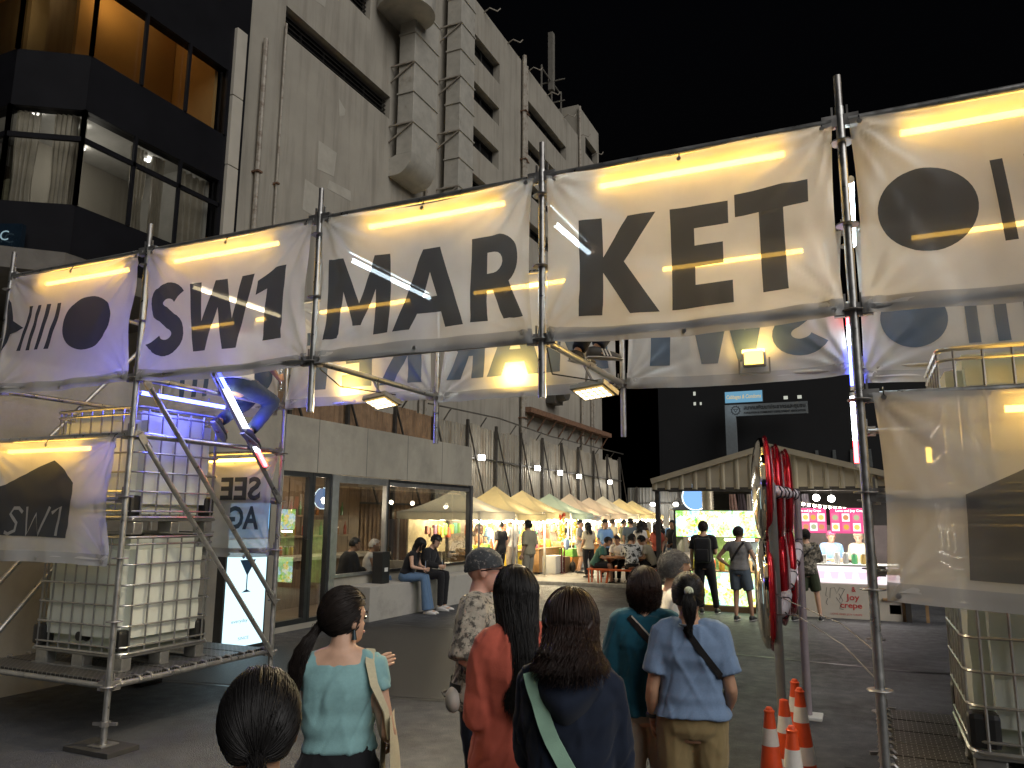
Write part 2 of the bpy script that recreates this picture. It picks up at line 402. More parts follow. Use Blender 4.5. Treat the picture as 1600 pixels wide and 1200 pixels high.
duct(24.75, 25.95, BX+.95, 13.6, 25.3, 1)
MB().lathe([(0, 0), (1.05, 0), (1.05, 1.5), (1.0, 1.5), (1.0, 1.48), (0, 1.48)], (BX+.75, 21.0, 19.7), 28).build('duct_cowl', DUCT, bb, 35)
MB().lathe([(.55, 0), (.55, 2.5)], (BX+.6, 21.3, 21.2), 20).build('duct_riser', DUCT, bb, 35)
for y, z, sy, sz in ((18.0, 13.0, .9, .8), (17.4, 11.4, .75, .9), (19.0, 10.9, .6, .7), (19.8, 10.6, .75, 1.1), (18.7, 12.2, 1.1, .35), (15.35, 9.2, .7, .8), (17.2, 18.3, .8, 1.0), (18.6, 15.0, .35, .5), (16.6, 9.4, .9, .7)):
    p = [(y-sy/2+rnd.uniform(-.1,.1), z-sz/2+rnd.uniform(-.15,.1)), (y+sy/2+rnd.uniform(-.1,.1), z-sz/2+rnd.uniform(-.1,.2)), (y+sy/2, z+sz/2+rnd.uniform(-.2,.1)), (y-sy/2, z+sz/2+rnd.uniform(-.1,.15))]
    MB().prism(p, BX+.002, BX+.006, 'yz').build('paint_patch', PATCH, bb)
# cut pipe stubs low on the wall
MB().tube([(BX+.1, 18.1, 10.2), (BX+.5, 18.4, 10.25), (BX+.5, 19.3, 9.9), (BX+.45, 19.35, 8.5)], .09, 10).tube([(BX+.45, 19.0, 10.0), (BX+.5, 19.5, 9.7), (BX+.5, 20.6, 9.5)], .07, 8).tube([(BX+.4, 19.0, 10.0), (BX+.4, 19.0, 11.0)], .03, 6).build('pipe_stub', pm, bb, 40)
gt = MB().box(BX+.02, BX+.55, 33, 45.8, 6.9, 7.15)
for k in range(9): gt.bar((BX+.5, 33.6+k*1.45, 6.9), (BX+.03, 33.6+k*1.45, 6.2), .06)
gt.build('ledge', RUST, bb)
MB().box(BX, BX+.5, 36.2, 37.4, 7.8, 9.6).lathe([(.55, 0), (.6, .2), (.55, .5)], (BX+.45, 36.8, 8.5), 16, 'x').build('vent_box', M('vent_dark', (.05, .047, .04), .7), bb, 30)
for k in range(8):  # floodlight arms along the roof edge
    y = 26+k*2.6; MB().tube([(BX, y, 25.0), (BX+.3, y, 25.15), (BX+.55, y+.3, 25.1), (BX+.6, y+.5, 25.35)], .03, 6).build('roof_hook', pm, bb)
an = MB().box(BX-1.2, BX-.9, 39.6, 39.95, 27.4, 31.2)
for z in (25.1, 26.6, 28): an.bar((BX-1.05, 38.2, z), (BX-1.05, 41.4, z), .06).bar((BX-2, 39.8, z), (BX-.2, 39.8, z), .06)
for y in (38.2, 39.8, 41.4): an.bar((BX-1.05, y, 25), (BX-1.05, y, 28.2), .07)
an.build('antenna', M('antenna_grey', (.16, .15, .13), .6), bb)

# ================================================================ dark glazed building
DK = M('black_cladding', (.008, .008, .01), .5, var=.2, vs=2, spec=.15)
DKG = GLASS('tinted_pane', (.62, .62, .6), 1.0, .02)
db = thing('glass_tower', 'black clad tower with amber lit and curtained rooms at upper left', 'building', (-14, 9, 0))
A, B, C, D = (-17.0, 7.5), (-13.0, 7.55), (-12.0, 8.22), (-12.0, 11.35)      # plan of the facade: face, corner facet, side
segs = [(A, B), (B, C), (C, D)]
def facade(p, q, z0, z1, mb, t=.25):
    p, q = Vector((p[0], p[1], 0)), Vector((q[0], q[1], 0)); d = (q-p).normalized(); nrm = Vector((d.y, -d.x, 0))
    mb.add([p+Vector((0,0,z0)), q+Vector((0,0,z0)), q+Vector((0,0,z1)), p+Vector((0,0,z1)), p-nrm*t+Vector((0,0,z0)), q-nrm*t+Vector((0,0,z0)), q-nrm*t+Vector((0,0,z1)), p-nrm*t+Vector((0,0,z1))],
           [(0,1,2,3),(7,6,5,4),(0,4,5,1),(3,2,6,7),(0,3,7,4),(1,5,6,2)])
    return d, nrm
bands = [(6.1, 7.25), (9.0, 10.05), (11.55, 17.0)]         # spandrels; glass between them
for z0, z1 in bands:
    mb = MB()
    for p, q in segs: facade(p, q, z0, z1, mb)
    mb.build('spandrel', DK, db)
for p, q in segs:
    P, Q = Vector((*p, 0)), Vector((*q, 0)); L = (Q-P).length; d = (Q-P).normalized(); nrm = Vector((d.y, -d.x, 0))
    n = 2 if L < 3 else 3
    if (p, q) == (B, C): n = 1
    if (p, q) == (A, B): n = 3
    for z0, z1 in ((7.25, 9.0), (10.05, 11.55)):
        for k in range(n):
            a = P+d*L*k/n-nrm*.08; b2 = P+d*L*(k+1)/n-nrm*.08
            MB().add([a+Vector((0,0,z0)), b2+Vector((0,0,z0)), b2+Vector((0,0,z1)), a+Vector((0,0,z1))], [(0,1,2,3)]).build('window_pane', DKG, db)
        for k in range(n+1):
            a = P+d*(L*k/n) ; MB().bar(a+Vector((0,0,z0)), a+Vector((0,0,z1)), .06, .06).build('mullion', DK, db)
        if z0 < 9: MB().bar(P+nrm*.0+Vector((0,0,8.45)), Q+Vector((0,0,8.45)), .06, .09).build('transom', DK, db)
# rooms behind the glass: upper amber, lower cool
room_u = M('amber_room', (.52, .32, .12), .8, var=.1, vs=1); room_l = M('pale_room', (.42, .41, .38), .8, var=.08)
def room(z0, z1, m):
    # closed shell behind the facade: back walls, floor, ceiling
    r = MB(); pts = [(-17, 7.8), (-13.05, 7.8), (-12.25, 8.35), (-12.25, 11.3)]; bk = [(-17, 11.3)]
    r.prism(pts+bk, z0, z0+.02, 'xy'); r.prism(pts+bk, z1-.02, z1, 'xy')
    r.box(-17, -16.9, 7.8, 11.3, z0, z1); r.box(-16.9, -12.25, 11.22, 11.3, z0, z1)
    return r.build('room', m, db)
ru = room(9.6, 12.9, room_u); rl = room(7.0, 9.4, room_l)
MB().box(-13.6, -13.5, 8.9, 11.2, 9.62, 12.88).build('partition', room_u, db)
MB().box(-15.4, -15.3, 7.8, 11.2, 7.02, 9.35).build('partition', room_l, db)
MB().box(-15.29, -15.24, 8.6, 9.9, 7.02, 8.9).build('door_frame', M('door_brown', (.09, .07, .05), .6), db)
MB().prism([(8.75, 7.02), (9.75, 7.02)]+[(9.25+.5*cos(t), 8.3+.4*sin(t)) for t in [pi*k/10 for k in range(11)]], -15.235, -15.2, 'yz').build('door_panel', M('door_cream', (.6, .58, .42), .6), db)
def curtain(y0, y1, x, z0, z1, m, gather=.45):
    def fn(u, v):
        c = (y0+y1)/2; wdt = (y1-y0)*(1-gather*(math.exp(-((v-.35)/.22)**2))); y = c+(u-.5)*wdt
        return (x+.05*sin(u*26+v*2), y, z0+(z1-z0)*v)
    MB().grid(fn, 50, 14).build('curtain', m, db, True)
CURT = CLOTH('curtain_cloth', (.5, .46, .38), .12, .6, var=.2); 
curtain(8.3, 8.5, -12.35, 7.1, 9.0, CURT, .2); curtain(9.45, 9.8, -12.35, 7.1, 9.0, CURT, .35); curtain(9.95, 10.2, -12.35, 7.1, 9.0, CURT, .1); curtain(10.55, 11.25, -12.35, 7.1, 9.0, CURT, .1)
for cx, cy_c in ((-12.95, 7.85), (-12.45, 8.2)):
    MB().grid(lambda u, v: (cx+(u-.5)*.32*(1-.4*math.exp(-((v-.3)/.25)**2)), cy_c+(u-.5)*.2+.04*sin(u*28), 7.1+1.9*v), 30, 12).build('curtain', CURT, db, True)
for x, y, z, e in ((-13.5, 8.3, 9.33, 14), (-13.2, 9.0, 9.33, 14), (-14.0, 9.6, 9.33, 14), (-13.2, 10.5, 9.33, 14)):
    d = MB().lathe([(.001, 0), (.06, 0), (.06, .03), (.001, .03)], (x, y, z-.02), 12).build('downlight', EM('cool_downlight', (1, .97, .9), 22), db)
lamp('room_glow', 'POINT', (-13.6, 9.4, 8.6), 11, (1, .95, .86), .15, parent=db)
for x, y in ((-12.9, 8.9), (-13.6, 8.4), (-14.2, 8.9), (-13.1, 10.2)):
    MB().lathe([(.001, 0), (.05, 0), (.05, .03), (.001, .03)], (x, y, 12.83), 12).build('downlight', EM('warm_downlight', (1, .8, .45), 22), db)
lamp('amber_glow', 'POINT', (-13.0, 9.4, 12.3), 9, (1, .62, .22), .15, parent=db); lamp('amber_glow', 'POINT', (-14.6, 8.6, 12.3), 6, (1, .62, .22), .15, parent=db)
# pale pilaster and dark return at the tower's right end
pl = M('pilaster_stone', (.42, .39, .33), .7, var=.08, vs=2)
for k in range(4): MB().bbox(-12.1, -11.95, 11.48, 11.78, 6.2+k*1.62, 6.2+k*1.62+1.6, .01).build('stone_panel', pl, db)
MB().box(-14.5, -12.02, 11.36, 11.46, 6.1, 17).box(-14.5, -12.06, 11.46, 11.95, 6.1, 17).build('return_wall', DK, db)
# canopy soffit under the tower and the lit sign above the entrance
MB().prism([(-17, 5.6), (-12.6, 6.2), (-11.2, 7.6), (-11.3, 10.9), (-17, 10.9)], 5.75, 6.08, 'xy').build('soffit', M('soffit_board', (.10, .09, .075), .7, var=.2), db)
sg = thing('entrance_sign', 'bluish lit sign above the dark tower entrance at left edge', 'sign', (-12.7, 7.5, 6.2))
MB().obox((-13.05, 7.40, 6.5), (.62, .28, 0), (.02, -.05, 0), (0, 0, .26)).build('panel', M('sign_navy', (.008, .016, .026), .2), sg)
e1 = Vector((.95, .36, 0)).normalized()
for body, sz, ox, oz in (('NIC', .24, .12, .0), ('621', .17, -.3, -.14), ('dn', .15, -.35, .1)):
    t = MB(); put2d(t, text_fill(body, sz), lambda x, y, ox=ox, oz=oz: Vector((-13.02, 7.32, 6.45))+e1*(ox+x)+Vector((0, 0, oz+y))); t.build('lettering', EM('sign_letters', (.55, .8, .9), .35), sg)

# ================================================================ low concrete shop with glazed front
WX = -9.5
FAIR = M('fair_concrete', (.37, .345, .285), .75, var=.14, vs=1.3, bump=.12, bs=18, stain=(.24, .225, .19), ss=1.0, st=(.45, .75), stretch=(1, 1, .35))
ALU = M('dark_aluminium', (.05, .052, .055), .4, .6); ALUL = M('light_aluminium', (.42, .42, .42), .35, .8)
sh = thing('corner_shop', 'low grey concrete shop with glass door and wide window', 'building', (WX, 14, 0))
MB().box(WX-.25, WX, 10.2, 18.3, 2.84, 3.86).box(WX-3.6, WX-.25, 18.05, 18.3, 2.84, 3.86).build('parapet', FAIR, sh)
for y in (11.9, 13.5, 15.1, 16.7): MB().box(WX-.005, WX+.0035, y-.008, y+.008, 2.84, 3.86).build('panel_joint', M('joint_dark', (.16, .155, .14), .9), sh)
MB().box(WX-3.6, WX-.25, 10.2, 18.05, 3.0, 3.2).build('roof', FAIR, sh)
MB().box(WX-3.6, WX+.55, 2.0, 10.2, 0, 3.82).build('side_block', FAIR, sh)
MB().box(WX-.3, WX-.02, 12.5, 18.3, 0, .84).build('sill_wall', FAIR, sh)
MB().bbox(WX-.02, WX+.62, 12.9, 18.3, .0, .66, .01).build('bench', M('bench_plaster', (.42, .40, .36), .7, var=.1, vs=2, stain=(.3, .28, .25), ss=2), sh)
MB().box(WX+.62, WX+.626, 15.0, 15.02, 0, .66).build('bench_joint', DARKV, sh)
MB().box(WX-.3, WX+.03, 10.2, 12.5, 0, .1).build('threshold', FAIR, sh)
GL = GLASS('shop_glass', (.92, .94, .93), 3.0, .2)
def framed(parent, x, y0, y1, z0, z1, fw, m, glass=True, nm='window'):
    o = MB().box(x-.08, x+.03, y0, y0+fw, z0, z1).box(x-.08, x+.03, y1-fw, y1, z0, z1).box(x-.08, x+.03, y0+fw, y1-fw, z0, z0+fw).box(x-.08, x+.03, y0+fw, y1-fw, z1-fw, z1).build(nm, m, parent)
    if glass: MB().add([(x-.02, y0+fw, z0+fw), (x-.02, y1-fw, z0+fw), (x-.02, y1-fw, z1-fw), (x-.02, y0+fw, z1-fw)], [(0,1,2,3)]).build('pane', GL, o)
    return o
d1 = framed(sh, WX+.0, 10.75, 11.75, .1, 2.83, .09, ALU, nm='door')
MB().box(WX+.03, WX+.09, 11.58, 11.66, 1.05, 1.6).build('handle', M('handle_black', (.01, .01, .01), .3), d1)
framed(sh, WX, 11.76, 12.32, .1, 2.83, .07, ALU); framed(sh, WX, 10.22, 10.74, .1, 2.83, .07, ALU)
MB().box(WX-.1, WX+.05, 12.33, 12.5, .1, 2.83).build('jamb', ALUL, sh)
framed(sh, WX, 12.51, 14.3, .84, 2.82, .055, ALUL); framed(sh, WX, 14.3, 18.2, .84, 2.82, .055, ALU)
MB().box(WX-.1, WX+.05, 18.2, 18.3, .84, 2.84).build('jamb', ALUL, sh)
MB().box(WX-.06, WX+.02, 12.55, 18.2, 2.68, 2.78).build('blind_box', ALUL, sh)
# glazed end wall facing the tents
MB().box(WX-3.6, WX-.3, 18.05, 18.3, 0, .84).build('end_sill', FAIR, sh)
MB().add([(WX-3.5, 18.2, .84), (WX-.05, 18.2, .84), (WX-.05, 18.2, 2.84), (WX-3.5, 18.2, 2.84)], [(0,1,2,3)]).build('end_pane', GLASS('end_glass', (.96, .97, .96), 1, 0), sh)
WOOD = M('shop_timber', (.22, .14, .08), .6, var=.3, vs=3, stretch=(1, 8, 1))
MB().box(WX-3.6, WX-3.5, 10.2, 18.2, 0, 3.0).build('back_wall', WOOD, sh)
for k in range(16): MB().box(WX-3.5, WX-3.46, 10.25+k*.495, 10.25+k*.495+.47, .02, 2.98).build('board', WOOD, sh)
MB().box(WX-3.5, WX-.3, 10.2, 18.05, .02, .06).build('floor_inside', M('shop_floor', (.2, .14, .09), .4, var=.2, vs=2), sh)
MB().box(WX-3.5, WX-.3, 10.2, 10.3, .06, 3.0).build('inner_wall', FAIR, sh)
for k, (x, y) in enumerate(((WX-1.2, 11.0), (WX-1.2, 12.2), (WX-1.0, 13.4), (WX-1.6, 14.6), (WX-1.0, 16.0), (WX-1.2, 17.3), (WX-2.4, 12.8), (WX-2.4, 15.2))):
    pn = thing('pendant_lamp', f'small bare pendant bulb inside the shop, {["first","second","third","fourth","fifth","sixth","seventh","eighth"][k]} of the shop ceiling lamps', 'lamp', (x, y, 2.3), 'pendant bulbs inside the shop')
    MB().ball((x, y, 2.36), .05, 10, 6).build('bulb', EM('pendant_bulb', (1, .85, .6), 16), pn, True); MB().tube([(x, y, 2.42), (x, y, 3.0)], .008, 5).build('cord', DARKV, pn)
    lamp('pendant_light', 'POINT', (x, y, 2.3), 13, (1, .82, .58), .05, parent=pn)
# counter, stools and shelves seen through the glass
ct = thing('shop_counter', 'timber counter with pale top inside the shop window', 'counter', (WX-2.2, 14, 0))
MB().box(WX-2.6, WX-1.9, 12.6, 17.2, .06, 1.05).build('body', WOOD, ct); MB().box(WX-2.7, WX-1.8, 12.5, 17.3, 1.05, 1.12).build('top', M('counter_top', (.5, .45, .36), .4), ct)
sv = thing('bottle_shelf', 'wooden wall shelf lined with bottles inside the shop', 'shelf', (WX-3.3, 13, 1))
for z in (1.5, 2.0): MB().box(WX-3.46, WX-3.1, 12.2, 17.6, z, z+.04).build('board', WOOD, sv)
for k in range(30):
    y = 12.35+k*.17; z = 1.54 if k % 2 else 2.04; c = rnd.choice([(.3, .12, .03), (.1, .2, .08), (.5, .45, .3), (.4, .1, .06), (.6, .5, .2)])
    MB().lathe([(.001, 0), (.04, 0), (.04, .2), (.015, .26), (.015, .34), (.001, .34)], (WX-3.28, y, z), 8).build('bottle', M('bottle_%d' % (k % 5), c, .15, var=.1), sv, 40)
lb = thing('lightbox_sign', 'glowing white standing sign with a blue cocktail glass', 'sign', (-8.85, 9.4, 0))
MB().box(-8.95, -8.8, 8.98, 9.9, .02, 2.3).build('case', M('sign_case', (.03, .03, .03), .4), lb)
MB().box(-8.8, -8.79, 9.02, 9.86, .06, 1.66).build('panel', EM('sign_white', (.62, .9, 1), 1.15), lb)
MB().box(-8.8, -8.79, 9.02, 9.86, 1.68, 2.26).build('header', EM('sign_blue', (.25, .6, 1), .75), lb)
SP = M('sign_print', (.02, .07, .16), .5)
pq = lambda x, y: (-8.785, 9.44+x, y)
for wd_, sz_, bo_, ww_, ox_, oz_ in (('COCKTAIL', .14, .004, .62, 0, 2.05), ('CLUB', .16, .004, .36, 0, 1.82), ('everyday', .07, 0, .34, -.1, .42), ('SINCE', .06, 0, .22, 0, .16)):
    t = MB(); put2d(t, text_fill(wd_, sz_, bo_, w=ww_), lambda x, y: pq(x+ox_, oz_+y)); t.build('lettering', SP, lb)
t = MB()
put2d(t, curve_fill([[(-.17, 1.35), (.17, 1.35), (.012, 1.12), (.012, .9), (.1, .86), (-.1, .86), (-.012, .9), (-.012, 1.12)]]), pq); t.build('cocktail_glass', SP, lb); t = MB()
for a, b2 in ((-.1, 1.4), (-.04, 1.45), (-.02, 1.39), (-.09, 1.5)): put2d(t, curve_fill([[(a+.035*cos(q*pi/4), b2+.035*sin(q*pi/4)) for q in range(8)]]), pq)
t.build('garnish', SP, lb)

# ================================================================ corrugated hoardings
FXW = -13.4
GALV = M('corrugated_grey', (.30, .28, .235), .55, .25, var=.15, vs=2, stain=(.17, .12, .075), ss=1.6, st=(.5, .75), sstretch=(1, 3, .25))
GALB = M('corrugated_brown', (.24, .155, .09), .75, .1, var=.3, vs=3, stain=(.07, .04, .025), ss=2, sstretch=(1, 3, .2))
GALD = M('corrugated_dim', (.22, .22, .21), .55, .3, var=.15, vs=2, stretch=(3, 1, .2))
def corr_panel(y0, y1, z0, z1, x, axis, period=.2, depth=.045, gap=.01):
    prof = []; n = int((y1-y0)/period)
    for k in range(n):
        a = y0+(y1-y0-gap)*k/n; p = (y1-y0-gap)/n
        prof += [(a, 0), (a+.55*p, 0), (a+.65*p, depth), (a+.9*p, depth)]
    prof.append((y1-gap, 0)); mb = MB(); V = []
    for z in (z0, z1):
        for a, d in prof: V.append((x+d, a, z) if axis == 'y' else (a, x-d, z))
    n = len(prof); return mb.add(V, [(k, k+1, n+k+1, n+k) for k in range(n-1)])
hf = thing('corrugated_hoarding', 'tall rusty corrugated hoarding behind the tents', 'fence', (FXW, 30, 0))
y = 14.2; k = 0
while y < 45:
    wd = 1.2+rnd.uniform(-.05, .12); corr_panel(y, min(y+wd, 45.2), 0, 5.45+rnd.uniform(-.06, .08)-(.25 if k % 9 == 4 else 0), FXW+rnd.uniform(-.015, .015), 'y').build('sheet', GALB if y < 22.4 else GALV, hf); y += wd; k += 1
STEEL = M('dark_steel', (.055, .05, .045), .6, .4, var=.3, vs=8)
for k in range(13):
    y = 15.4+2.45*k; MB().bar((FXW+.12, y, 0), (FXW+.12, y, 5.6), .1, .1).build('post', STEEL, hf); MB().bar((FXW+.16, y, 5.4), (FXW+.16, y+1.6, 2.4), .05).build('brace', STEEL, hf)
for z in (2.4, 4.2): MB().bar((FXW+.1, 14.2, z), (FXW+.1, 45.2, z), .06).build('rail', STEEL, hf)
MB().tube([(FXW+.3, 22, 5.75), (FXW+.3, 27.5, 5.9), (FXW+.3, 33, 5.72), (FXW+.3, 45, 5.8)], .03, 6).build('cable', STEEL, hf)
for k in range(10): MB().bar((FXW, 18+2.8*k, 5.4), (FXW+.3, 18+2.8*k, 5.8), .04).build('cable_arm', STEEL, hf)
for k, (y, z) in enumerate(((26.0, 4.23), (31.5, 4.15), (34.3, 4.1), (37.0, 4.06), (42.2, 4.0))):
    fl = thing('hoarding_floodlight', f'small white floodlight on the tall hoarding, {["nearest","second","third","fourth","farthest"][k]} of the row', 'floodlight', (FXW+.3, y, z), 'floodlights along the hoarding')
    MB().bbox(FXW+.22, FXW+.38, y-.13, y+.13, z-.12, z+.12, .02).build('housing', STEEL, fl); MB().box(FXW+.385, FXW+.392, y-.115, y+.115, z-.105, z+.105).box(FXW+.24, FXW+.37, y-.137, y-.132, z-.1, z+.1).build('lens', EM('flood_white', (1, .97, .88), 14), fl)
    lamp('flood_beam', 'POINT', (FXW+.6, y-.1, z-.1), 22, (1, .94, .82), .12, parent=fl)
bf = thing('back_hoarding', 'dim grey corrugated hoarding at the far end of the market', 'fence', (-9, 46.9, 0))
for k in range(7): corr_panel(-13.4+1.25*k, -13.4+1.25*(k+1), 0, 3.85, 46.9, 'x').build('sheet', GALD, bf)
for k in range(4): MB().bar((-12.8+2.6*k, 46.8, 0), (-12.8+2.6*k, 46.8, 3.9), .12).build('post', STEEL, bf)
MB().bar((-13.4, 46.8, 2.9), (-4.8, 46.8, 2.9), .06).build('rail', STEEL, bf)
for k, x in enumerate((-11.75, -10.35)):
    fl = thing('hoarding_floodlight', f'white floodlight on the far grey hoarding, {["left","right"][k]} one of two', 'floodlight', (x, 46.6, 2.7), 'floodlights on the far hoarding')
    MB().bbox(x-.16, x+.16, 46.6, 46.78, 2.7, 2.96, .02).build('housing', STEEL, fl); MB().ball((x, 46.56, 2.83), (.17, .05, .12), 12, 8).build('lens', EM('flood_white', (1, .97, .88), 14), fl)
    lamp('flood_beam', 'POINT', (x, 46.3, 2.7), 25, (1, .95, .85), .12, parent=fl)

# ================================================================ far dark block with lit roof signs
fb = thing('far_building', 'unlit far building carrying a lit sign over the market', 'building', (-4, 62, 0))
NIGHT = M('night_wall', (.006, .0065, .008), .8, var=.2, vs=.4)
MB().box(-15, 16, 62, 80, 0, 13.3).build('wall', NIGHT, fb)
for x, z, wd, h in ((-12.1, 11.8, .18, .3), (-12.1, 11.0, .18, .25), (-11.6, 11.0, .14, .22), (-5.2, 11.1, .3, .25), (-4.2, 11.1, .3, .25)):
    o = MB().box(x, x+wd, 61.95, 61.995, z, z+h).build('window', EM('far_window', (.8, .82, .7), .5), fb)
for k in range(6): MB().prism([(-5.6+1.2*k, 5.8), (-5.3+1.2*k, 5.8), (-5.35+1.2*k, 7.1), (-5.55+1.2*k, 7.1)], 61.9, 61.99).build('fin', M('fin_grey', (.10, .11, .11), .6), fb)
s1 = thing('roof_sign', 'pale blue lit sign reading Cabbages and Condoms', 'sign', (-8, 60, 10.6))
MB().box(-9.35, -6.5, 60.0, 60.2, 10.7, 11.65).build('case', M('sign_case', (.03, .03, .03), .4), s1)
MB().box(-9.3, -6.55, 59.97, 59.995, 10.75, 11.6).build('panel', EM('roof_sign_blue', (.22, .5, .72), .5), s1)
t = MB(); put2d(t, text_fill('Cabbages & Condoms', .42, .006, shear=.2, w=2.55), lambda x, y: (-7.92+x, 59.95, 11.05+y)); t.build('lettering', EM('roof_sign_gold', (.75, .6, .3), .6), s1)
s2 = thing('association_sign', 'grey frame sign with gear emblem and Thai lettering', 'sign', (-7, 60, 7))
FR = M('frame_paint', (.16, .18, .19), .6, var=.1)
MB().box(-9.35, -3.4, 60.0, 60.3, 9.7, 10.6).box(-9.35, -8.55, 60.0, 60.3, 6.0, 9.7).build('frame', FR, s2)
lamp('sign_wash', 'POINT', (-8.7, 58.9, 10.3), 13, (.75, .9, 1), .3, parent=s2)
SB = M('sign_black', (.012, .012, .014), .5); t = MB()
put2d(t, text_fill('สมาคมพัฒนาประชากรและชุมชน', .4, .008, w=4.4), lambda x, y: (-5.75+x, 59.985, 10.18+y)); t.build('lettering', SB, s2); t = MB(); put2d(t, text_fill('POPULATION & COMMUNITY DEVELOPMENT ASSOCIATION', .2, .006, w=4.4), lambda x, y: (-5.75+x, 59.985, 9.86+y))
t.build('lettering', SB, s2); t = MB(); cog = []
for q in range(48): r = .38 if (q//2) % 2 else .32; cog.append((r*cos(2*pi*q/48), r*sin(2*pi*q/48)))
put2d(t, curve_fill([cog, [(.25*cos(2*pi*q/24), .25*sin(2*pi*q/24)) for q in range(24)]]), lambda x, y: (-8.55+x, 59.985, 10.15+y)); put2d(t, curve_fill([[(-.2, .12), (.2, .12), (0, -.2)], [(-.1, .06), (.1, .06), (0, -.1)]]), lambda x, y: (-8.55+x, 59.985, 10.15+y))
t.build('emblem', SB, s2)
# ================================================================ scaffold gantry
GX = [-8.27, -6.2, -4.13, -2.06, .01, 2.08]; Y0, Y1 = 5.04, 7.11
GAL = M('galvanised_tube', (.42, .42, .41), .36, .85, var=.2, vs=14, rv=.12, bump=.08, bs=50)
GAL2 = M('galvanised_worn', (.34, .33, .32), .45, .8, var=.3, vs=10, rv=.12)
PR = .028
gs = thing('scaffold_gantry', 'galvanised tube scaffold gantry spanning the market entrance between two towers', 'scaffold', (-3, 6, 0))
JZ = [.53+.555*k for k in range(9)]
def standard(x, y, z0, z1, base=False):
    o = MB().tube([(x, y, z0), (x, y, z1)], PR, 14).build('standard', GAL, gs, 40)
    for z in JZ:
        if z0+.1 < z < z1-.02: MB().lathe([(.03, -.005), (.068, -.005), (.072, 0), (.068, .005), (.03, .005)], (x, y, z), 14).build('rosette', GAL2, o, 30)
    MB().tube([(x, y, z1-.18), (x, y, z1+.22)], PR*.82, 12).build('spigot', GAL2, o, 40)
    if base:
        MB().box(x-.09, x+.09, y-.09, y+.09, .045, .055).tube([(x, y, .05), (x, y, .3)], .02, 10).build('base_jack', GAL2, o)
        MB().lathe([(.02, -.02), (.045, -.02), (.045, .02), (.02, .02)], (x, y, .22), 10).bar((x-.1, y-.04, .22), (x+.1, y+.04, .22), .025).build('jack_nut', GAL2, o)
        MB().bbox(x-.3, x+.26, y-.16, y+.16, .0, .042, .006).build('sole_board', M('sole_board', (.03, .028, .026), .8, var=.3, vs=9), o)
    return o
for i, x in enumerate(GX):
    tower = i in (0, 1, 4, 5)
    for y in (Y0, Y1):
        z0 = .05 if tower else (2.88 if y == Y0 else 2.8)
        standard(x, y, z0, 4.62 if i < 4 else 4.66, tower)
def ledger(a, b, nm='ledger', r=.0265):
    a, b = Vector(a), Vector(b); d = (b-a).normalized()
    o = MB().tube([a+d*.05, b-d*.05], r, 12).build(nm, GAL, gs, 40)
    for p, s in ((a, 1), (b, -1)):
        q = p+d*s*.065; MB().obox(q, d*.045, d.cross(Vector((0,0,1)))*.022, (0, 0, .04)).obox(q-d*s*.02+Vector((0,0,.03)), d*.006, d.cross(Vector((0,0,1)))*.008, (0, 0, .075)).build('wedge_head', GAL2, o)
    return o
zb, zt = 3.31, 4.56
for i in range(5):
    for y in (Y0, Y1):
        for z in (zb, zt): ledger((GX[i], y, z), (GX[i+1], y, z))
for i, x in enumerate(GX):
    for z in (zb, 4.42): ledger((x, Y0, z), (x, Y1, z), 'transom')
for i, j in ((0, 1), (4, 5)):
    for y in (Y0, Y1):
        for z in (.53, 2.18 if y == Y0 else 2.2, 2.77) + ((1.62,) if y == Y1 else ()): ledger((GX[i], y, z), (GX[j], y, z))
    for x in (GX[i], GX[j]):
        for z in (.53, 2.77): ledger((x, Y0, z), (x, Y1, z), 'transom')
def brace(a, b):
    a, b = Vector(a), Vector(b); d = (b-a).normalized(); o = MB().tube([a+d*.1, b-d*.1], .025, 12).build('brace', GAL, gs, 40)
    n = Vector((1, 0, 0))
    for p, s in ((a, 1), (b, -1)): MB().obox(p+d*s*.08, d*.09, n*.012, d.cross(n)*.035).build('flattened_end', GAL2, o)
bx = GX[1]+.045
brace((bx, Y0+.06, 4.43), (bx, Y1-.05, 2.2)); brace((bx, Y0+.06, 3.3), (bx, Y1-.02, 1.06)); brace((bx, Y0+.06, 2.77), (bx, Y1-.02, .5))
bx = GX[0]-.045
brace((bx, Y0+.06, .5), (bx, Y1-.05, 2.75)); brace((bx, Y0+.06, 1.06), (bx, Y1-.05, 3.3)); brace((bx, Y0+.06, 2.2), (bx, Y1-.05, 4.43))
# perforated steel deck planks
def deckmat():
    m, nt, out = _nt('perforated_deck'); b = nt.nodes.new('ShaderNodeBsdfPrincipled'); nt.links.new(b.outputs[0], out.inputs[0])
    b.inputs['Metallic'].default_value = .8; b.inputs['Roughness'].default_value = .42
    tc = nt.nodes.new('ShaderNodeTexCoord'); mp = nt.nodes.new('ShaderNodeMapping'); mp.inputs['Scale'].default_value = (1, 1, 1)
    nt.links.new(tc.outputs['Object'], mp.inputs[0])
    br = nt.nodes.new('ShaderNodeTexBrick'); br.inputs['Scale'].default_value = 9; br.inputs['Mortar Size'].default_value = .028; br.inputs['Mortar Smooth'].default_value = .6
    br.inputs['Color1'].default_value = (.05, .05, .05, 1); br.inputs['Color2'].default_value = (.08, .08, .08, 1); br.inputs['Mortar'].default_value = (.45, .45, .44, 1)
    nt.links.new(mp.outputs[0], br.inputs['Vector']); nt.links.new(br.outputs[0], b.inputs['Base Color'])
    bp = nt.nodes.new('ShaderNodeBump'); bp.inputs['Strength'].default_value = 1; bp.inputs['Distance'].default_value = .01; nt.links.new(br.outputs[0], bp.inputs['Height']); nt.links.new(bp.outputs[0], b.inputs['Normal'])
    return m
DECK = deckmat()
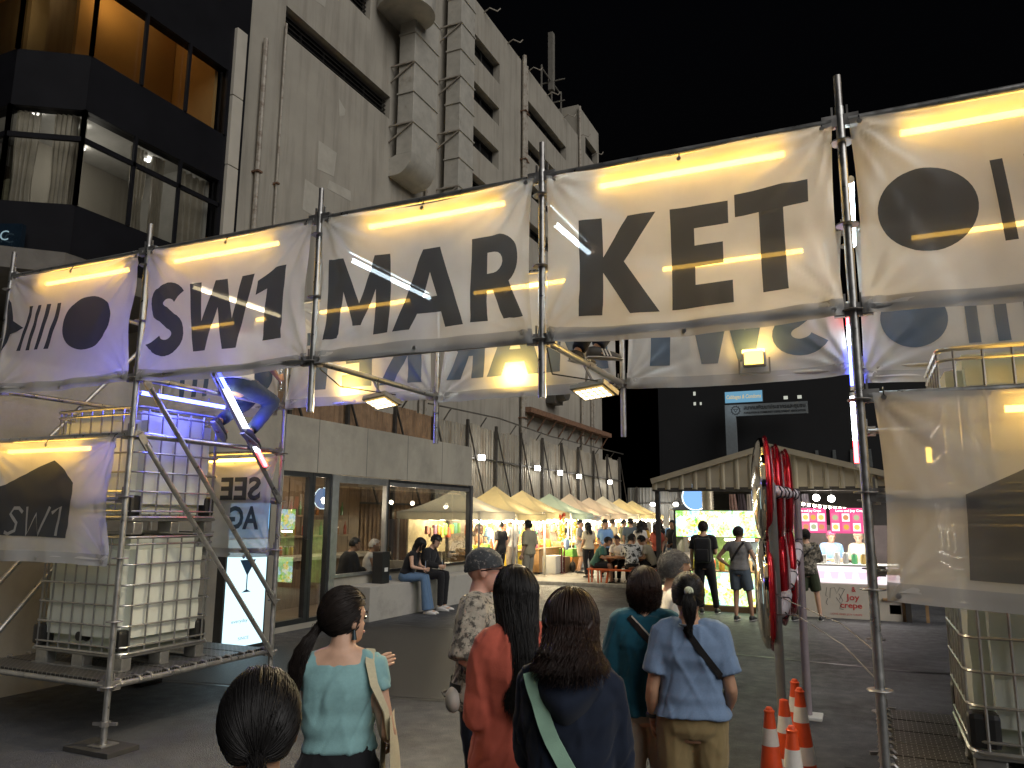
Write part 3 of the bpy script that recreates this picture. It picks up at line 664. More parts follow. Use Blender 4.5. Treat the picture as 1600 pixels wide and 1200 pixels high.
for i in (0, 4):
    for k in range(6):
        y = Y0+.05+k*.333
        o = MB().bbox(GX[i]+.06, GX[i+1]-.06, y, y+.318, .50, .565, .008).build('deck_plank', DECK, gs)
        for x, s in ((GX[i], 1), (GX[i+1], -1)):
            for q in (.06, .26): MB().tube([(x+s*.1, y+q, .53), (x+s*.05, y+q, .575), (x-s*.01, y+q, .57), (x-s*.032, y+q, .53)], .012, 6).build('hook', GAL2, o)
# ================================================================ banners
CL = CLOTH('banner_cloth', (.82, .81, .79), .20, .6)
CL2 = CLOTH('banner_cloth_rear', (.82, .82, .82), .14, .58)
PRN = CLOTH('banner_print', (.018, .026, .040), .12, .22, tint=(.02, .04, .07))
PRB = CLOTH('banner_print_rear', (.06, .10, .16), .18, .45, tint=(.16, .26, .40))
HEM = CLOTH('banner_hem', (.50, .50, .50), .16, .35)
def arc(cx, cy, rx, ry, a0, a1, n=14): return [(cx+rx*cos(radians(a0+(a1-a0)*k/n)), cy+ry*sin(radians(a0+(a1-a0)*k/n))) for k in range(n+1)]
def stroke(path, w):
    L, R = [], []
    for i, p in enumerate(path):
        a, b = path[max(i-1, 0)], path[min(i+1, len(path)-1)]; dx, dy = b[0]-a[0], b[1]-a[1]; l = math.hypot(dx, dy) or 1
        L.append((p[0]-dy/l*w/2, p[1]+dx/l*w/2)); R.append((p[0]+dy/l*w/2, p[1]-dx/l*w/2))
    return L+R[::-1]
GLY = {  # heavy geometric capitals in a unit-high cell: (width, outlines)
 'M': (1.0, [[(0,0),(.03,1),(.26,1),(.5,.42),(.74,1),(.97,1),(1,0),(.77,0),(.75,.58),(.56,.14),(.44,.14),(.25,.58),(.23,0)]]),
 'A': (.95, [[(0,0),(.36,1),(.6,1),(.95,0),(.7,0),(.63,.2),(.31,.2),(.24,0)], [(.38,.4),(.57,.4),(.475,.7)]]),
 'R': (.72, [[(0,0),(0,1),(.36,1)]+arc(.36,.68,.32,.32,90,-52)+[(.74,0),(.47,0),(.32,.35),(.24,.35),(.24,0)], [(.24,.55),(.34,.55)]+arc(.34,.675,.115,.125,-90,90,8)+[(.24,.80)]]),
 'K': (.78, [[(0,0),(0,1),(.24,1),(.24,.6),(.5,1),(.78,1),(.45,.54),(.8,0),(.52,0),(.24,.44),(.24,0)]]),
 'E': (.6, [[(0,0),(0,1),(.58,1),(.58,.78),(.24,.78),(.24,.61),(.52,.61),(.52,.4),(.24,.4),(.24,.22),(.6,.22),(.6,0)]]),
 'T': (.72, [[(0,.78),(0,1),(.72,1),(.72,.78),(.48,.78),(.48,0),(.24,0),(.24,.78)]]),
 'S': (.66, [stroke(arc(.33,.73,.215,.165,25,250,16)+arc(.33,.30,.225,.185,70,-155,16), .22)]),
 'W': (1.25, [[(.24,0),(0,1),(.24,1),(.36,.42),(.52,1),(.74,1),(.9,.42),(1.02,1),(1.25,1),(1.02,0),(.78,0),(.63,.6),(.48,0)]]),
 '1': (.4, [[(.16,0),(.16,.72),(0,.66),(0,.86),(.24,1),(.4,1),(.4,0)]])}
def glyph(ch, x0, x1, z0, z1, shear=0.):
    w, o = GLY[ch]; return [[(x0+(x1-x0)*p[0]/w+shear*(p[1]-.5)*(z1-z0), z0+(z1-z0)*p[1]) for p in pl] for pl in o]
def banner(label, xa, xb, z0, z1, y, seed, shapes, front=True, cloth=None, prn=None, hem=True, group=None, amp=1., over=None):
    r = random.Random(seed); ph = [r.uniform(0, 6.3) for _ in range(12)]
    W, H = xb-xa, z1-z0; sg = .035*r.uniform(.6, 1.3); ins = [r.uniform(.01, .06) for _ in range(2)]; drp = r.uniform(-.02, .05)
    def warp(x, z, off=0.):
        u = min(1, max(0, (x-xa)/W)); v = min(1, max(0, (z-z0)/H)); b = sin(pi*u)
        px = x+ins[0]*sin(pi*v)*(1-u)-ins[1]*sin(pi*v)*u
        pz = z-sg*b*v-drp*b*(1-v)
        d = .035*b*sin(pi*v)*sin(ph[0])
        for k, (cu, cv) in enumerate(((0,0),(1,0),(0,1),(1,1))):
            dx, dz = (u-cu)*W, (v-cv)*H; rr = math.hypot(dx, dz); th = math.atan2(abs(dz), abs(dx)+1e-6)
            d += .017*amp*(sin(th*13+ph[1+k])+.5*sin(th*29+ph[7+k]+rr*3))*math.exp(-rr/(.3+.06*k))*min(1, rr/.05)
        d += .012*amp*sin(u*23+ph[5]+2*sin(v*3))*math.exp(-v/.25)
        d += .034*amp*noise.noise(Vector((x*2.3+seed, z*1.7, seed*.7)))+.007*amp*noise.noise(Vector((x*7+z*2.5, z*4, seed)))
        e = max(0, 1-min(u, 1-u)/.12); d += .018*amp*e*sin(z*9+ph[6])*sin(u*60)
        return (px, y-.035+d*(1 if front else -1)-off, pz)
    o = thing('banner', label, 'banner', ((xa+xb)/2, y, z0), group)
    nx, nz = int(W*46)+2, int(H*42)+2
    MB().grid(lambda u, v: warp(xa+W*u, z0+H*v), nx, nz).build('cloth', cloth or CL, o, True)
    for nm, m, spl in shapes:
        mb = MB()
        for s in spl: 
            V, F = cut_grid(curve_fill(s), .03); mb.add([warp(a, b, over.get(nm, .009) if over else .009) for a, b in V], F)
        mb.build(nm, m, o, True)
    if hem:
        MB().grid(lambda u, v: tuple(Vector(warp(xa+W*u, z0+.05*v, .006))+Vector((0, 0, -.055*(1-v)+.0))), nx, 4).build('hem', HEM, o, True)
        for u in (.03, .5, .97):
            p = Vector(warp(xa+W*u, z0+.0, .012)); MB().lathe([(.007, -.004), (.016, -.004), (.016, .004), (.007, .004)], p+Vector((0, 0, -.02)), 12, 'y').build('eyelet', GAL, o)
    for u in (.03, .5, .97):
        p = Vector(warp(xa+W*u, z1-.03, .008)); MB().lathe([(.007, -.004), (.016, -.004), (.016, .004), (.007, .004)], p, 10, 'y').build('eyelet', GAL, o)
        MB().tube([p, p+Vector((0, .02, .05)), (p.x, y+.03, zt+.03 if z1 > 4 else p.z+.07)], .005, 5).build('tie', M('black_tie', (.01, .01, .01), .5), o)
    return o
G1 = .05
def ell(cx, cz, rx, rz, n=44): return [(cx+rx*cos(2*pi*k/n), cz+rz*sin(2*pi*k/n)) for k in range(n)]
def bars(xs, w, z0, z1, sl): return [[[(x, z0), (x+w, z0), (x+w+sl, z1), (x+sl, z1)]] for x in xs]
z0b, z1b = 3.33, 4.55
fr = 'front banners of the gantry'; rr_ = 'rear banners of the gantry'
banner('white front banner with dark star, four slanted bars and ellipse at far left', GX[0]+G1, GX[1]-G1-.03, z0b, z1b, Y0, 1,
   [('printed_ellipse', PRN, [[ell(-6.93, 3.94, .37, .27)]]), ('printed_star', PRN, [[[(-8.2, 3.7), (-8.1, 3.9), (-7.93, 3.97), (-8.1, 4.05), (-8.15, 4.25), (-8.2, 4.3)]]])]+[('printed_bar', PRN, [b]) for b in bars((-7.98, -7.83, -7.68, -7.53), .06, 3.72, 4.2, .12)], group=fr)
L = lambda ch, *a, **k: ('letter', PRN, [glyph(ch, *a, **k)])
banner('white front banner printed SW1', GX[1]+G1, GX[2]-G1, z0b, z1b, Y0, 2, [L('S', -6.1, -5.6, 3.5, 4.2, shear=.02), L('W', -5.58, -4.78, 3.53, 4.17, shear=.05), L('1', -4.74, -4.42, 3.55, 4.19, shear=.06)], group=fr)
banner('white front banner printed MAR', GX[2]+G1, GX[3]-G1, z0b, z1b, Y0, 3, [L('M', -4.02, -3.37, 3.47, 4.16), L('A', -3.32, -2.68, 3.47, 4.16), L('R', -2.62, -2.18, 3.48, 4.17)], group=fr)
banner('white front banner printed KET', GX[3]+G1, GX[4]-G1, z0b, z1b, Y0, 4, [L('K', -1.77, -1.2, 3.46, 4.17), L('E', -1.1, -.69, 3.46, 4.17), L('T', -.66, -.19, 3.5, 4.2)], group=fr)
banner('white front banner with dark disc and upright bars at far right', GX[4]+G1, GX[5]-G1, z0b, z1b, Y0, 5,
   [('printed_disc', PRN, [[ell(.44, 3.89, .275, .265)]])]+[('printed_bar', PRN, [b]) for b in bars((.83, 1.0, 1.17, 1.34), .065, 3.64, 4.14, -.04)], group=fr)
def MI(xa, xb, lst):   # mirrored lettering of a banner that faces the other way
    out = []
    for ch, a, b in lst:
        w, o = GLY[ch]; out.append(('letter', PRB, [[[(xb-(a+(b-a)*p[0]/w-xa), 3.47+.7*p[1]) for p in pl] for pl in o]]))
    return out
a, b = GX[3], GX[4]
banner('rear banner printed SW1 back to front', a+G1, b-G1, z0b-.02, z1b, Y1, 6, MI(a, b, (('S', a+.16, a+.66), ('W', a+.68, a+1.45), ('1', a+1.48, a+1.8))), front=False, cloth=CL2, group=rr_)
a, b = GX[2], GX[3]
banner('rear banner printed MAR back to front', a+G1, b-G1, z0b-.04, z1b, Y1, 7, MI(a, b, (('M', a+.12, a+.78), ('A', a+.82, a+1.46), ('R', a+1.5, a+1.94))), front=False, cloth=CL2, group=rr_)
a, b = GX[1], GX[2]
banner('rear banner printed KET back to front', a+G1, b-G1, z0b, z1b, Y1, 8, MI(a, b, (('K', a+.16, a+.72), ('E', a+.82, a+1.25), ('T', a+1.3, a+1.8))), front=False, cloth=CL2, group=rr_)
a, b = GX[0], GX[1]
banner('rear banner with large dark disc above the left tower', a+G1, b-G1, z0b-.08, z1b, Y1, 9, [('printed_disc', PRB, [[ell(-6.75, 3.75, .42, .36)]])]+[('printed_bar', PRB, [q]) for q in bars((-7.9, -7.7, -7.5), .08, 3.5, 4.1, .0)], front=False, cloth=CL2, group=rr_)
banner('rear banner with disc and upright bars above the right tower', GX[4]+G1, GX[5]-G1, z0b-.1, z1b, Y1, 10, [('printed_disc', PRB, [[ell(.47, 3.72, .26, .25)]])]+[('printed_bar', PRB, [q]) for q in bars((.86, 1.07, 1.28, 1.49), .09, 3.48, 3.95, .0)], front=False, cloth=CL2, group=rr_)
PRT = CLOTH('banner_print_thin', (.018, .026, .040), .34, .25, tint=(.02, .04, .07)); CLT = CLOTH('banner_cloth_thin', (.82, .81, .79), .30, .6)
WPR = CLOTH('banner_print_pale', (.62, .61, .58), .2, .5)
sl = [glyph('S', -7.42, -7.16, 1.80, 2.07, shear=.05), glyph('W', -7.15, -6.88, 1.78, 2.06, shear=.05), glyph('1', -6.95+.13, -6.74, 1.78, 2.05, shear=.05)]
SWT = lambda x0, x1, z0, z1: [('letter', WPR, [q]) for q in ([stroke([(x0+(x1-x0)*p, z0+(z1-z0)*q_) for p, q_ in ((.28,.8),(.2,.95),(.08,.95),(.03,.75),(.12,.58),(.2,.42),(.2,.15),(.08,.03),(-.02,.1))], .035)],
   [stroke([(x0+(x1-x0)*.36, z1), (x0+(x1-x0)*.40, z0), (x0+(x1-x0)*.55, z0+.75*(z1-z0)), (x0+(x1-x0)*.6, z0), (x0+(x1-x0)*.78, z1)], .034)],
   [stroke([(x0+(x1-x0)*.82, z0+.78*(z1-z0)), (x0+(x1-x0)*.98, z1), (x0+(x1-x0)*.94, z0)], .035)])]
banner('lower left tower banner with dark house shape lettered SW1', GX[0]+.06, GX[1]-.1, 1.62, 2.75, Y0-.04, 11,
   [('printed_house', PRN, [[[(-8.15, 1.82), (-8.15, 2.24), (-7.13, 2.56), (-6.78, 2.33), (-6.86, 1.80)]]])]+SWT(-7.75, -6.95, 1.82, 2.1), over={'letter': .016}, amp=1.2)
banner('lower right tower banner with dark house shape', GX[4]+.07, GX[5]-.06, 1.64, 2.78, Y0-.04, 12, [('printed_house', PRT, [[[(.49, 1.74), (.49, 2.2), (1.15, 2.52), (1.95, 2.25), (1.95, 1.74)]]])], amp=.6, cloth=CLT)
tx = []
def mtext(body, xr, z, h, w):
    V, F = text_fill(body, 1.0, .03); x0 = min(v[0] for v in V); x1 = max(v[0] for v in V); y1 = max(v[1] for v in V)
    return [(xr-(v[0]-x0)/(x1-x0)*w, z+v[1]/y1*h) for v in V], F
o = banner('small rear banner reading SEE back to front beside the door', -7.5, GX[1]-.06, 1.62, 2.72, Y1, 13, [], front=False, cloth=CL2)
for body, z, w in (('SEE', 2.22, .62), ('AG', 1.88, .45)):
    V, F = cut_grid(mtext(body, -6.42, z, .26, w), .06); MB().add([(p[0], Y1-.085, p[1]) for p in V], F).build('letter', PRN, o)

# ================================================================ light tubes
def led(label, a, b, cols, strength, group, power=0, r=.02):
    a, b = Vector(a), Vector(b); d = (b-a).normalized(); o = thing('light_tube', label, 'tube lamp', (a+b)/2, group); n = len(cols)
    for k, (c, nm) in enumerate(cols):
        f0 = sum(q[2] if len(q) > 2 else 1/n for q in [(0, 0)]*0) ; p = a+(b-a)*k/n; q = a+(b-a)*(k+1)/n
        MB().tube([p, q], r, 10).build('tube', EM('tube_'+nm, c, strength), o, 40)
    for p, s in ((a, -1), (b, 1)): MB().tube([p, p+d*s*.035], r*1.15, 10).build('end_cap', M('cap_white', (.6, .6, .58), .4), o, 40)
    for f in (.2, .8): p = a+(b-a)*f; MB().tube([p+Vector((0, 0, -.02)), p+Vector((0, .0, .07))], .006, 6).build('clip', GAL2, o)
    return o
YEL = ((1, .56, .09), 'yellow'); WHT = ((.72, .90, 1.0), 'white')
for nm, xa, xb in (('star', -7.75, -6.5), ('SW1', -5.89, -4.61), ('MAR', -3.65, -2.39), ('KET', -1.62, -.34), ('right disc', .35, 1.65)):
    led(f'yellow light tube along the top of the front {nm} banner', (xa, Y0+.06, 4.435), (xb, Y0+.06, 4.435), [YEL], 15, 'yellow tubes of the front row')
for nm, xa, xb in (('left tower', -7.8, -6.5), ('KET', -5.69, -4.45), ('MAR', -3.66, -2.6), ('SW1', -1.62, -.36), ('right tower', .5, 1.75)):
    led(f'yellow light tube along the top of the rear {nm} banner', (xa, Y1-.07, 4.39), (xb, Y1-.07, 4.40), [YEL], 15, 'yellow tubes of the rear row')
led('pale yellow light tube running back from the left tower post behind SW1', (-6.2, 5.6, 4.36), (-6.2, 6.92, 4.37), [((1, .82, .5), 'pale')], 16, 'cross tubes')
led('white light tube running back behind the letter M', (-4.13, 5.5, 4.34), (-4.13, 6.9, 4.35), [WHT], 30, 'cross tubes')
led('white light tube running back behind the letter K', (-2.06, 5.3, 4.29), (-2.06, 6.84, 4.34), [WHT], 30, 'cross tubes')
led('white light tube beside the tall right tower post', (.05, 5.4, 4.3), (.05, 6.9, 4.35), [WHT], 15, 'cross tubes')
for nm, y, x0, x1 in (('lower left tower', Y0+.03, -8.0, -6.75), ('lower right tower', Y0+.03, .75, 1.85)):
    led(f'yellow light tube along the top of the {nm} banner', (x0, y, 2.66), (x1, y, 2.66), [YEL], 16, 'yellow tubes of the towers')
led('yellow light tube above the small SEE banner', (-7.35, Y1-.1, 2.68), (-6.42, Y1-.1, 2.68), [YEL], 16, 'yellow tubes of the towers')
lamp('tube_spill', 'POINT', (-6.3, 5.75, 3.16), 16, (.08, .1, 1), .1); lamp('tube_spill', 'POINT', (-6.0, 6.5, 3.1), 3.5, (.08, .1, 1), .1)
BLU = ((.07, .10, 1.0), 'blue'); RED = ((1, .05, .06), 'red'); WH2 = ((.85, .9, 1), 'coldwhite')
led('blue, white and red light tube tied to the left tower brace', (GX[1]+.09, 5.95, 3.52), (GX[1]+.09, 6.75, 2.58), [BLU, WH2, WH2, WH2, WH2, RED], 15, 'coloured tubes')
led('blue light tube over the left tank under the SW1 banner', (GX[1]-.25, 5.3, 3.22), (GX[1]-.25, 6.4, 3.22), [BLU], 10, 'coloured tubes')
led('red, white and blue upright light tube on the right tower rear post', (-.03, Y1-.08, 3.85), (-.03, Y1-.08, 3.15), [RED, WH2, BLU, BLU], 14, 'coloured tubes')
led('white and red upright light tube low on the right tower rear post', (-.04, Y1-.08, 3.06), (-.04, Y1-.08, 2.5), [WH2, WH2, RED], 14, 'coloured tubes')

# ================================================================ floodlights of the gantry
FB = M('lamp_grey', (.2, .2, .19), .45, .5)
WLED = EM('led_cell', (1, .86, .55), 2.6); WGL = EM('lamp_glass', (1, .66, .22), .5); YGL = EM('lamp_yellow', (1, .64, .11), 4)
def flood(label, c, n, hang):
    """modular LED floodlight with a cell grid, hung from a transom; n = lens normal"""
    c, n = Vector(c), Vector(n).normalized(); o = thing('gantry_floodlight', label, 'floodlight', c, 'hanging floodlights of the gantry')
    ax = Vector((.9, -.35, .0)); ax = (ax-n*ax.dot(n)).normalized(); ay = n.cross(ax)
    MB().obox(c-n*.02, ax*.18, ay*.105, n*.02).obox(c-n*.045, ax*.12, ay*.08, n*.02).build('housing', FB, o)
    MB().obox(c+n*.006, ax*.155, ay*.083, n*.003).build('lens', WGL, o)
    for i in range(5):
        for j in range(3): MB().obox(c+n*.013+ax*(-.12+i*.06)+ay*(-.052+j*.052), ax*.021, ay*.018, n*.003).build('led_cell', WLED, o)
    for s in (-1, 1): p = c+ax*.12*s-n*.04; MB().tube([p, (p.x*.35+hang[0]*.65, p.y, c.z+.1), (hang[0], p.y, hang[2]-.02)], .012, 6).build('bracket', FB, o)
    MB().tube([c-n*.05+ax*.2, c+Vector((-.25, -.3, .12)), (hang[0], Y0+.1, zb-.05)], .006, 5).build('cable', M('black_tie', (.01, .01, .01), .5), o)
    lamp('flood_beam', 'AREA', c+n*.04, 30, (1, .82, .5), .34, .18, n, o, radians(150))
flood('grey floodlight hanging from the transom below the MAR banner', (-4.05, 5.95, 3.08), (-.1, -.36, -.93), (-4.13, 6, zb))
flood('grey floodlight hanging from the transom by the striped sneakers', (-1.99, 6.0, 3.06), (-.1, -.36, -.93), (-2.06, 6, zb))
def yflood(label, x, z, y, face, e):
    o = thing('yellow_floodlight', label, 'floodlight', (x, y, z-.12), 'yellow floodlights on the rear ledger')
    MB().bbox(x-.1, x+.1, y-.03, y+.03, z-.08, z+.08, .012).build('housing', FB, o); s = -1 if face < 0 else 1
    MB().box(x-.08, x+.08, min(y+s*.032, y+s*.037), max(y+s*.032, y+s*.037), z-.06, z+.06).build('lens', YGL, o)
    MB().bar((x-.13, y, z), (x-.13, y, z-.14), .015).bar((x+.13, y, z), (x+.13, y, z-.14), .015).bar((x-.13, y, z-.14), (x+.13, y, z-.14), .015).build('bracket', FB, o)
    lamp('flood_beam', 'AREA', (x, y+s*.06, z), e, (1, .62, .12), .2, .16, (0, s, .25), o)
yflood('yellow floodlight glowing behind the rear KET banner', -5.24, 3.47, Y1+.16, -1, 6)
yflood('yellow floodlight glowing behind the rear MAR banner', -3.18, 3.47, Y1+.16, -1, 6)
yflood('yellow floodlight standing on the rear ledger below the SW1 letters', -.82, 3.45, Y1-.10, -1, 12); lamp('flood_spill', 'AREA', (-.82, Y1-.14, 3.52), 4, (1, .6, .12), .2, .1, (0, 1, .5))
yflood('small yellow floodlight behind the lower right banner', .55, 2.55, Y1-.1, -1, 5)

# ================================================================ caged tanks
HD = CLOTH('tank_plastic', (.86, .89, .82), .0, .42, tint=(.8, .86, .76)); CAGE = M('cage_steel', (.45, .45, .43), .32, .85, var=.2, vs=12)
BLK = M('black_plastic', (.012, .012, .012), .45)
def tote(label, loc, grp):
    o = local_thing('caged_tank', label, 'tank', loc, 0, grp); W, Dp, Hh = .565, .49, 1.13
    bm = bmesh.new(); bmesh.ops.create_cube(bm, size=1)
    for v in bm.verts: v.co = Vector((v.co.x*1.06, v.co.y*.92, .175+(v.co.z+.5)*.93))
    bmesh.ops.bevel(bm, geom=list(bm.edges), offset=.09, segments=4, affect='EDGES'); bmesh.ops.subdivide_edges(bm, edges=[e for e in bm.edges if e.calc_length() > .3], cuts=7, use_grid_fill=True)
    for v in bm.verts:
        if abs(v.co.x) > .45 or abs(v.co.y) > .38:
            q = abs(sin(v.co.z*pi/.28)); s = 1-.018*(1-q); v.co.x *= s; v.co.y *= s
    me = bpy.data.meshes.new('bottle'); bm.to_mesh(me); bm.free(); me.materials.append(HD); shade(me, 50); q = bpy.data.objects.new('bottle', me); col.objects.link(q); q.parent = o
    MB().lathe([(.001, 0), (.11, 0), (.11, .045), (.09, .055), (.001, .055)], (0, 0, 1.10), 18).build('lid', BLK, o, 35)
    rx, ry = W, Dp
    def ring(z, r=.009):
        c = .08; p = []
        for sx, sy, a0 in ((1,1,0),(-1,1,90),(-1,-1,180),(1,-1,270)):
            for k in range(5): t = radians(a0+22.5*k); p.append((sx*(rx-c)+c*cos(t), sy*(ry-c)+c*sin(t), z))
        return MB().tube(p, r, 6, closed=True)
    for k in range(6): ring(.20+k*.172).build('hoop', CAGE, o, 40)
    ring(1.12, .014).build('top_hoop', CAGE, o, 40); ring(.145, .014).build('bottom_hoop', CAGE, o, 40)
    for k in range(8):
        x = -.49+.14*k
        for s in (-1, 1): MB().tube([(x, s*ry*.998, .14), (x, s*ry*.998, 1.12)], .0085, 6).build('upright', CAGE, o, 40)
    for k in range(6):
        y = -.40+.16*k
        for s in (-1, 1): MB().tube([(s*rx*.998, y, .14), (s*rx*.998, y, 1.12)], .0085, 6).build('upright', CAGE, o, 40)
    for sx in (-1, 1):
        for sy in (-1, 1):
            MB().bbox(sx*.50-.075 if sx > 0 else -.575+.0, sx*.50+.045 if sx > 0 else -.425, sy*.42-.07, sy*.42+.05, .16, .34, .03).build('corner_guard', BLK, o)
    for x in (-.48, 0, .48):
        for y in (-.40, 0, .40): MB().bbox(x-.075, x+.075, y-.05, y+.05, .0, .11, .012).build('pallet_foot', CAGE, o)
    for y in (-.43, 0, .43): MB().bar((-.56, y, .006), (.56, y, .006), .09, .012).build('skid', CAGE, o)
    MB().bbox(-.565, .565, -.48, .48, .112, .14, .01).build('pallet_top', CAGE, o)
    MB().lathe([(.04, 0), (.04, .08), (.055, .08), (.055, .11)], (0, -.46, .26), 12, 'y').build('valve', BLK, o)
    return o
TG = 'caged tanks ballasting the towers'
t0 = tote('lower caged white tank on the left tower deck', (-7.09, 5.88, .567), TG); KIDS[t0.name] = list(t0.children)
copy_tree(t0, (-7.09, 5.88, .567+1.275), None, 'upper caged white tank of the left tower, lit blue')
copy_tree(t0, (1.10, 5.92, .567), None, 'lower caged white tank on the right tower deck')
copy_tree(t0, (1.10, 5.92, .567+1.275), None, 'upper caged white tank behind the right tower banner')
# ================================================================ tents of the market row
def tentcloth(nm, c): return CLOTH('tent_'+nm, c, .0, .14, var=.08)
TC = [tentcloth('sand', (.55, .51, .40)), tentcloth('cream', (.60, .50, .27)), tentcloth('sage', (.38, .46, .37)), tentcloth('beige', (.50, .42, .32))]
BULB = EM('warm_bulb', (1, .88, .62), 40); WIRE = M('black_wire', (.012, .012, .012), .5); TLEG = M('tent_leg', (.5, .5, .49), .4, .7)
TY = [21.5, 24.08, 26.68, 29.22, 31.7, 34.1, 36.5, 39.0, 41.6]
onm = ['nearest', 'second', 'third', 'fourth', 'fifth', 'sixth', 'seventh', 'eighth', 'ninth']
def tent(i, cx, cy, hx, hy, eave, peak, m, label):
    o = thing('market_tent', label, 'tent', (cx, cy, 0), 'peaked tents of the market row')
    def fn(u, v):
        # square ring u round, v from eave to peak; concave towards the pole
        a = u*4; s = int(a) % 4; f = a-int(a); c = [(-1,-1),(1,-1),(1,1),(-1,1)]; p, q = c[s], c[(s+1) % 4]; x = p[0]+(q[0]-p[0])*f; y = p[1]+(q[1]-p[1])*f
        w = 1-v; sag = -.05*sin(pi*f)*w; return (cx+hx*x*w, cy+hy*y*w, eave+(peak-eave)*(v**1.45)+sag*.5)
    MB().grid(fn, 48, 12).build('canopy', m, o, 50)
    for s, (p, q) in enumerate((((1,-1),(1,1)), ((-1,-1),(1,-1)), ((-1,1),(1,1)))):
        def vf(u, v): x = p[0]+(q[0]-p[0])*u; y = p[1]+(q[1]-p[1])*u; return (cx+hx*x*1.005+.012*sin(u*40)*(1-v), cy+hy*y*1.005+.012*sin(u*37)*(1-v), eave-.22*(1-v)-.02*abs(sin(u*22))*(1-v)-.025*sin(pi*u))
        if s == 0 or i in (0, 8): MB().grid(vf, 40, 3).build('valance', m, o, True)
    for sx in (-1, 1):
        for sy in (-1, 1): MB().bar((cx+sx*hx*.97, cy+sy*hy*.97, .05), (cx+sx*hx*.97, cy+sy*hy*.97, eave), .045).build('leg', TLEG, o)
    for sy in (-1, 1): MB().bar((cx-hx*.97, cy+sy*hy*.97, eave-.03), (cx+hx*.97, cy+sy*hy*.97, eave-.03), .03).build('truss', TLEG, o)
    for sx in (-1, 1): MB().bar((cx+sx*hx*.97, cy-hy*.97, eave-.03), (cx+sx*hx*.97, cy+hy*.97, eave-.03), .03).build('truss', TLEG, o)
    MB().tube([(cx, cy, eave), (cx, cy, peak)], .02, 8).build('peak_pole', TLEG, o)
    return o
for i, cy in enumerate(TY):
    tent(i, -11.65+[0, .06, -.05, .04, 0, .07, -.04, .05, 0][i], cy, 1.42, 1.24, 2.18+[0, -.05, .03, .0, -.06, .02, -.03, .04, 0][i], 3.02+[-.1, .06, .0, -.05, .03, -.08, .05, -.02, -.06][i], TC[[0, 1, 1, 2, 3, 3, 0, 1, 1][i]], f'peaked {["sand","cream","cream","sage green","beige","beige","sand","yellowish","yellowish"][i]} market tent, {onm[i]} of the row from the shop')
    s = thing('string_light', f'string of round warm bulbs under the {onm[i]} market tent', 'string light', (-10.4, cy, 1.9), 'bulb strings under the tents')
    pts = []
    for k in range(11):
        u = k/10; z = 1.98-.06*sin(pi*((u*2) % 1)); y = cy-1.15+2.3*u; pts.append((-10.42, y, z))
    MB().tube(pts, .008, 5).build('cable', WIRE, s)
    for k in range(0, 11, 1):
        p = pts[k]; MB().ball((p[0], p[1], p[2]-.07), .045, 10, 7).build('bulb', BULB, s, True); MB().tube([(p[0], p[1], p[2]), (p[0], p[1], p[2]-.04)], .018, 6).build('socket', WIRE, s)
    lamp('bulb_light', 'POINT', (-10.7, cy, 1.85), 105, (1, .82, .52), .2, parent=s)
    lamp('bulb_light', 'POINT', (-12.1, cy, 1.9), 75, (1, .85, .58), .2, parent=s)
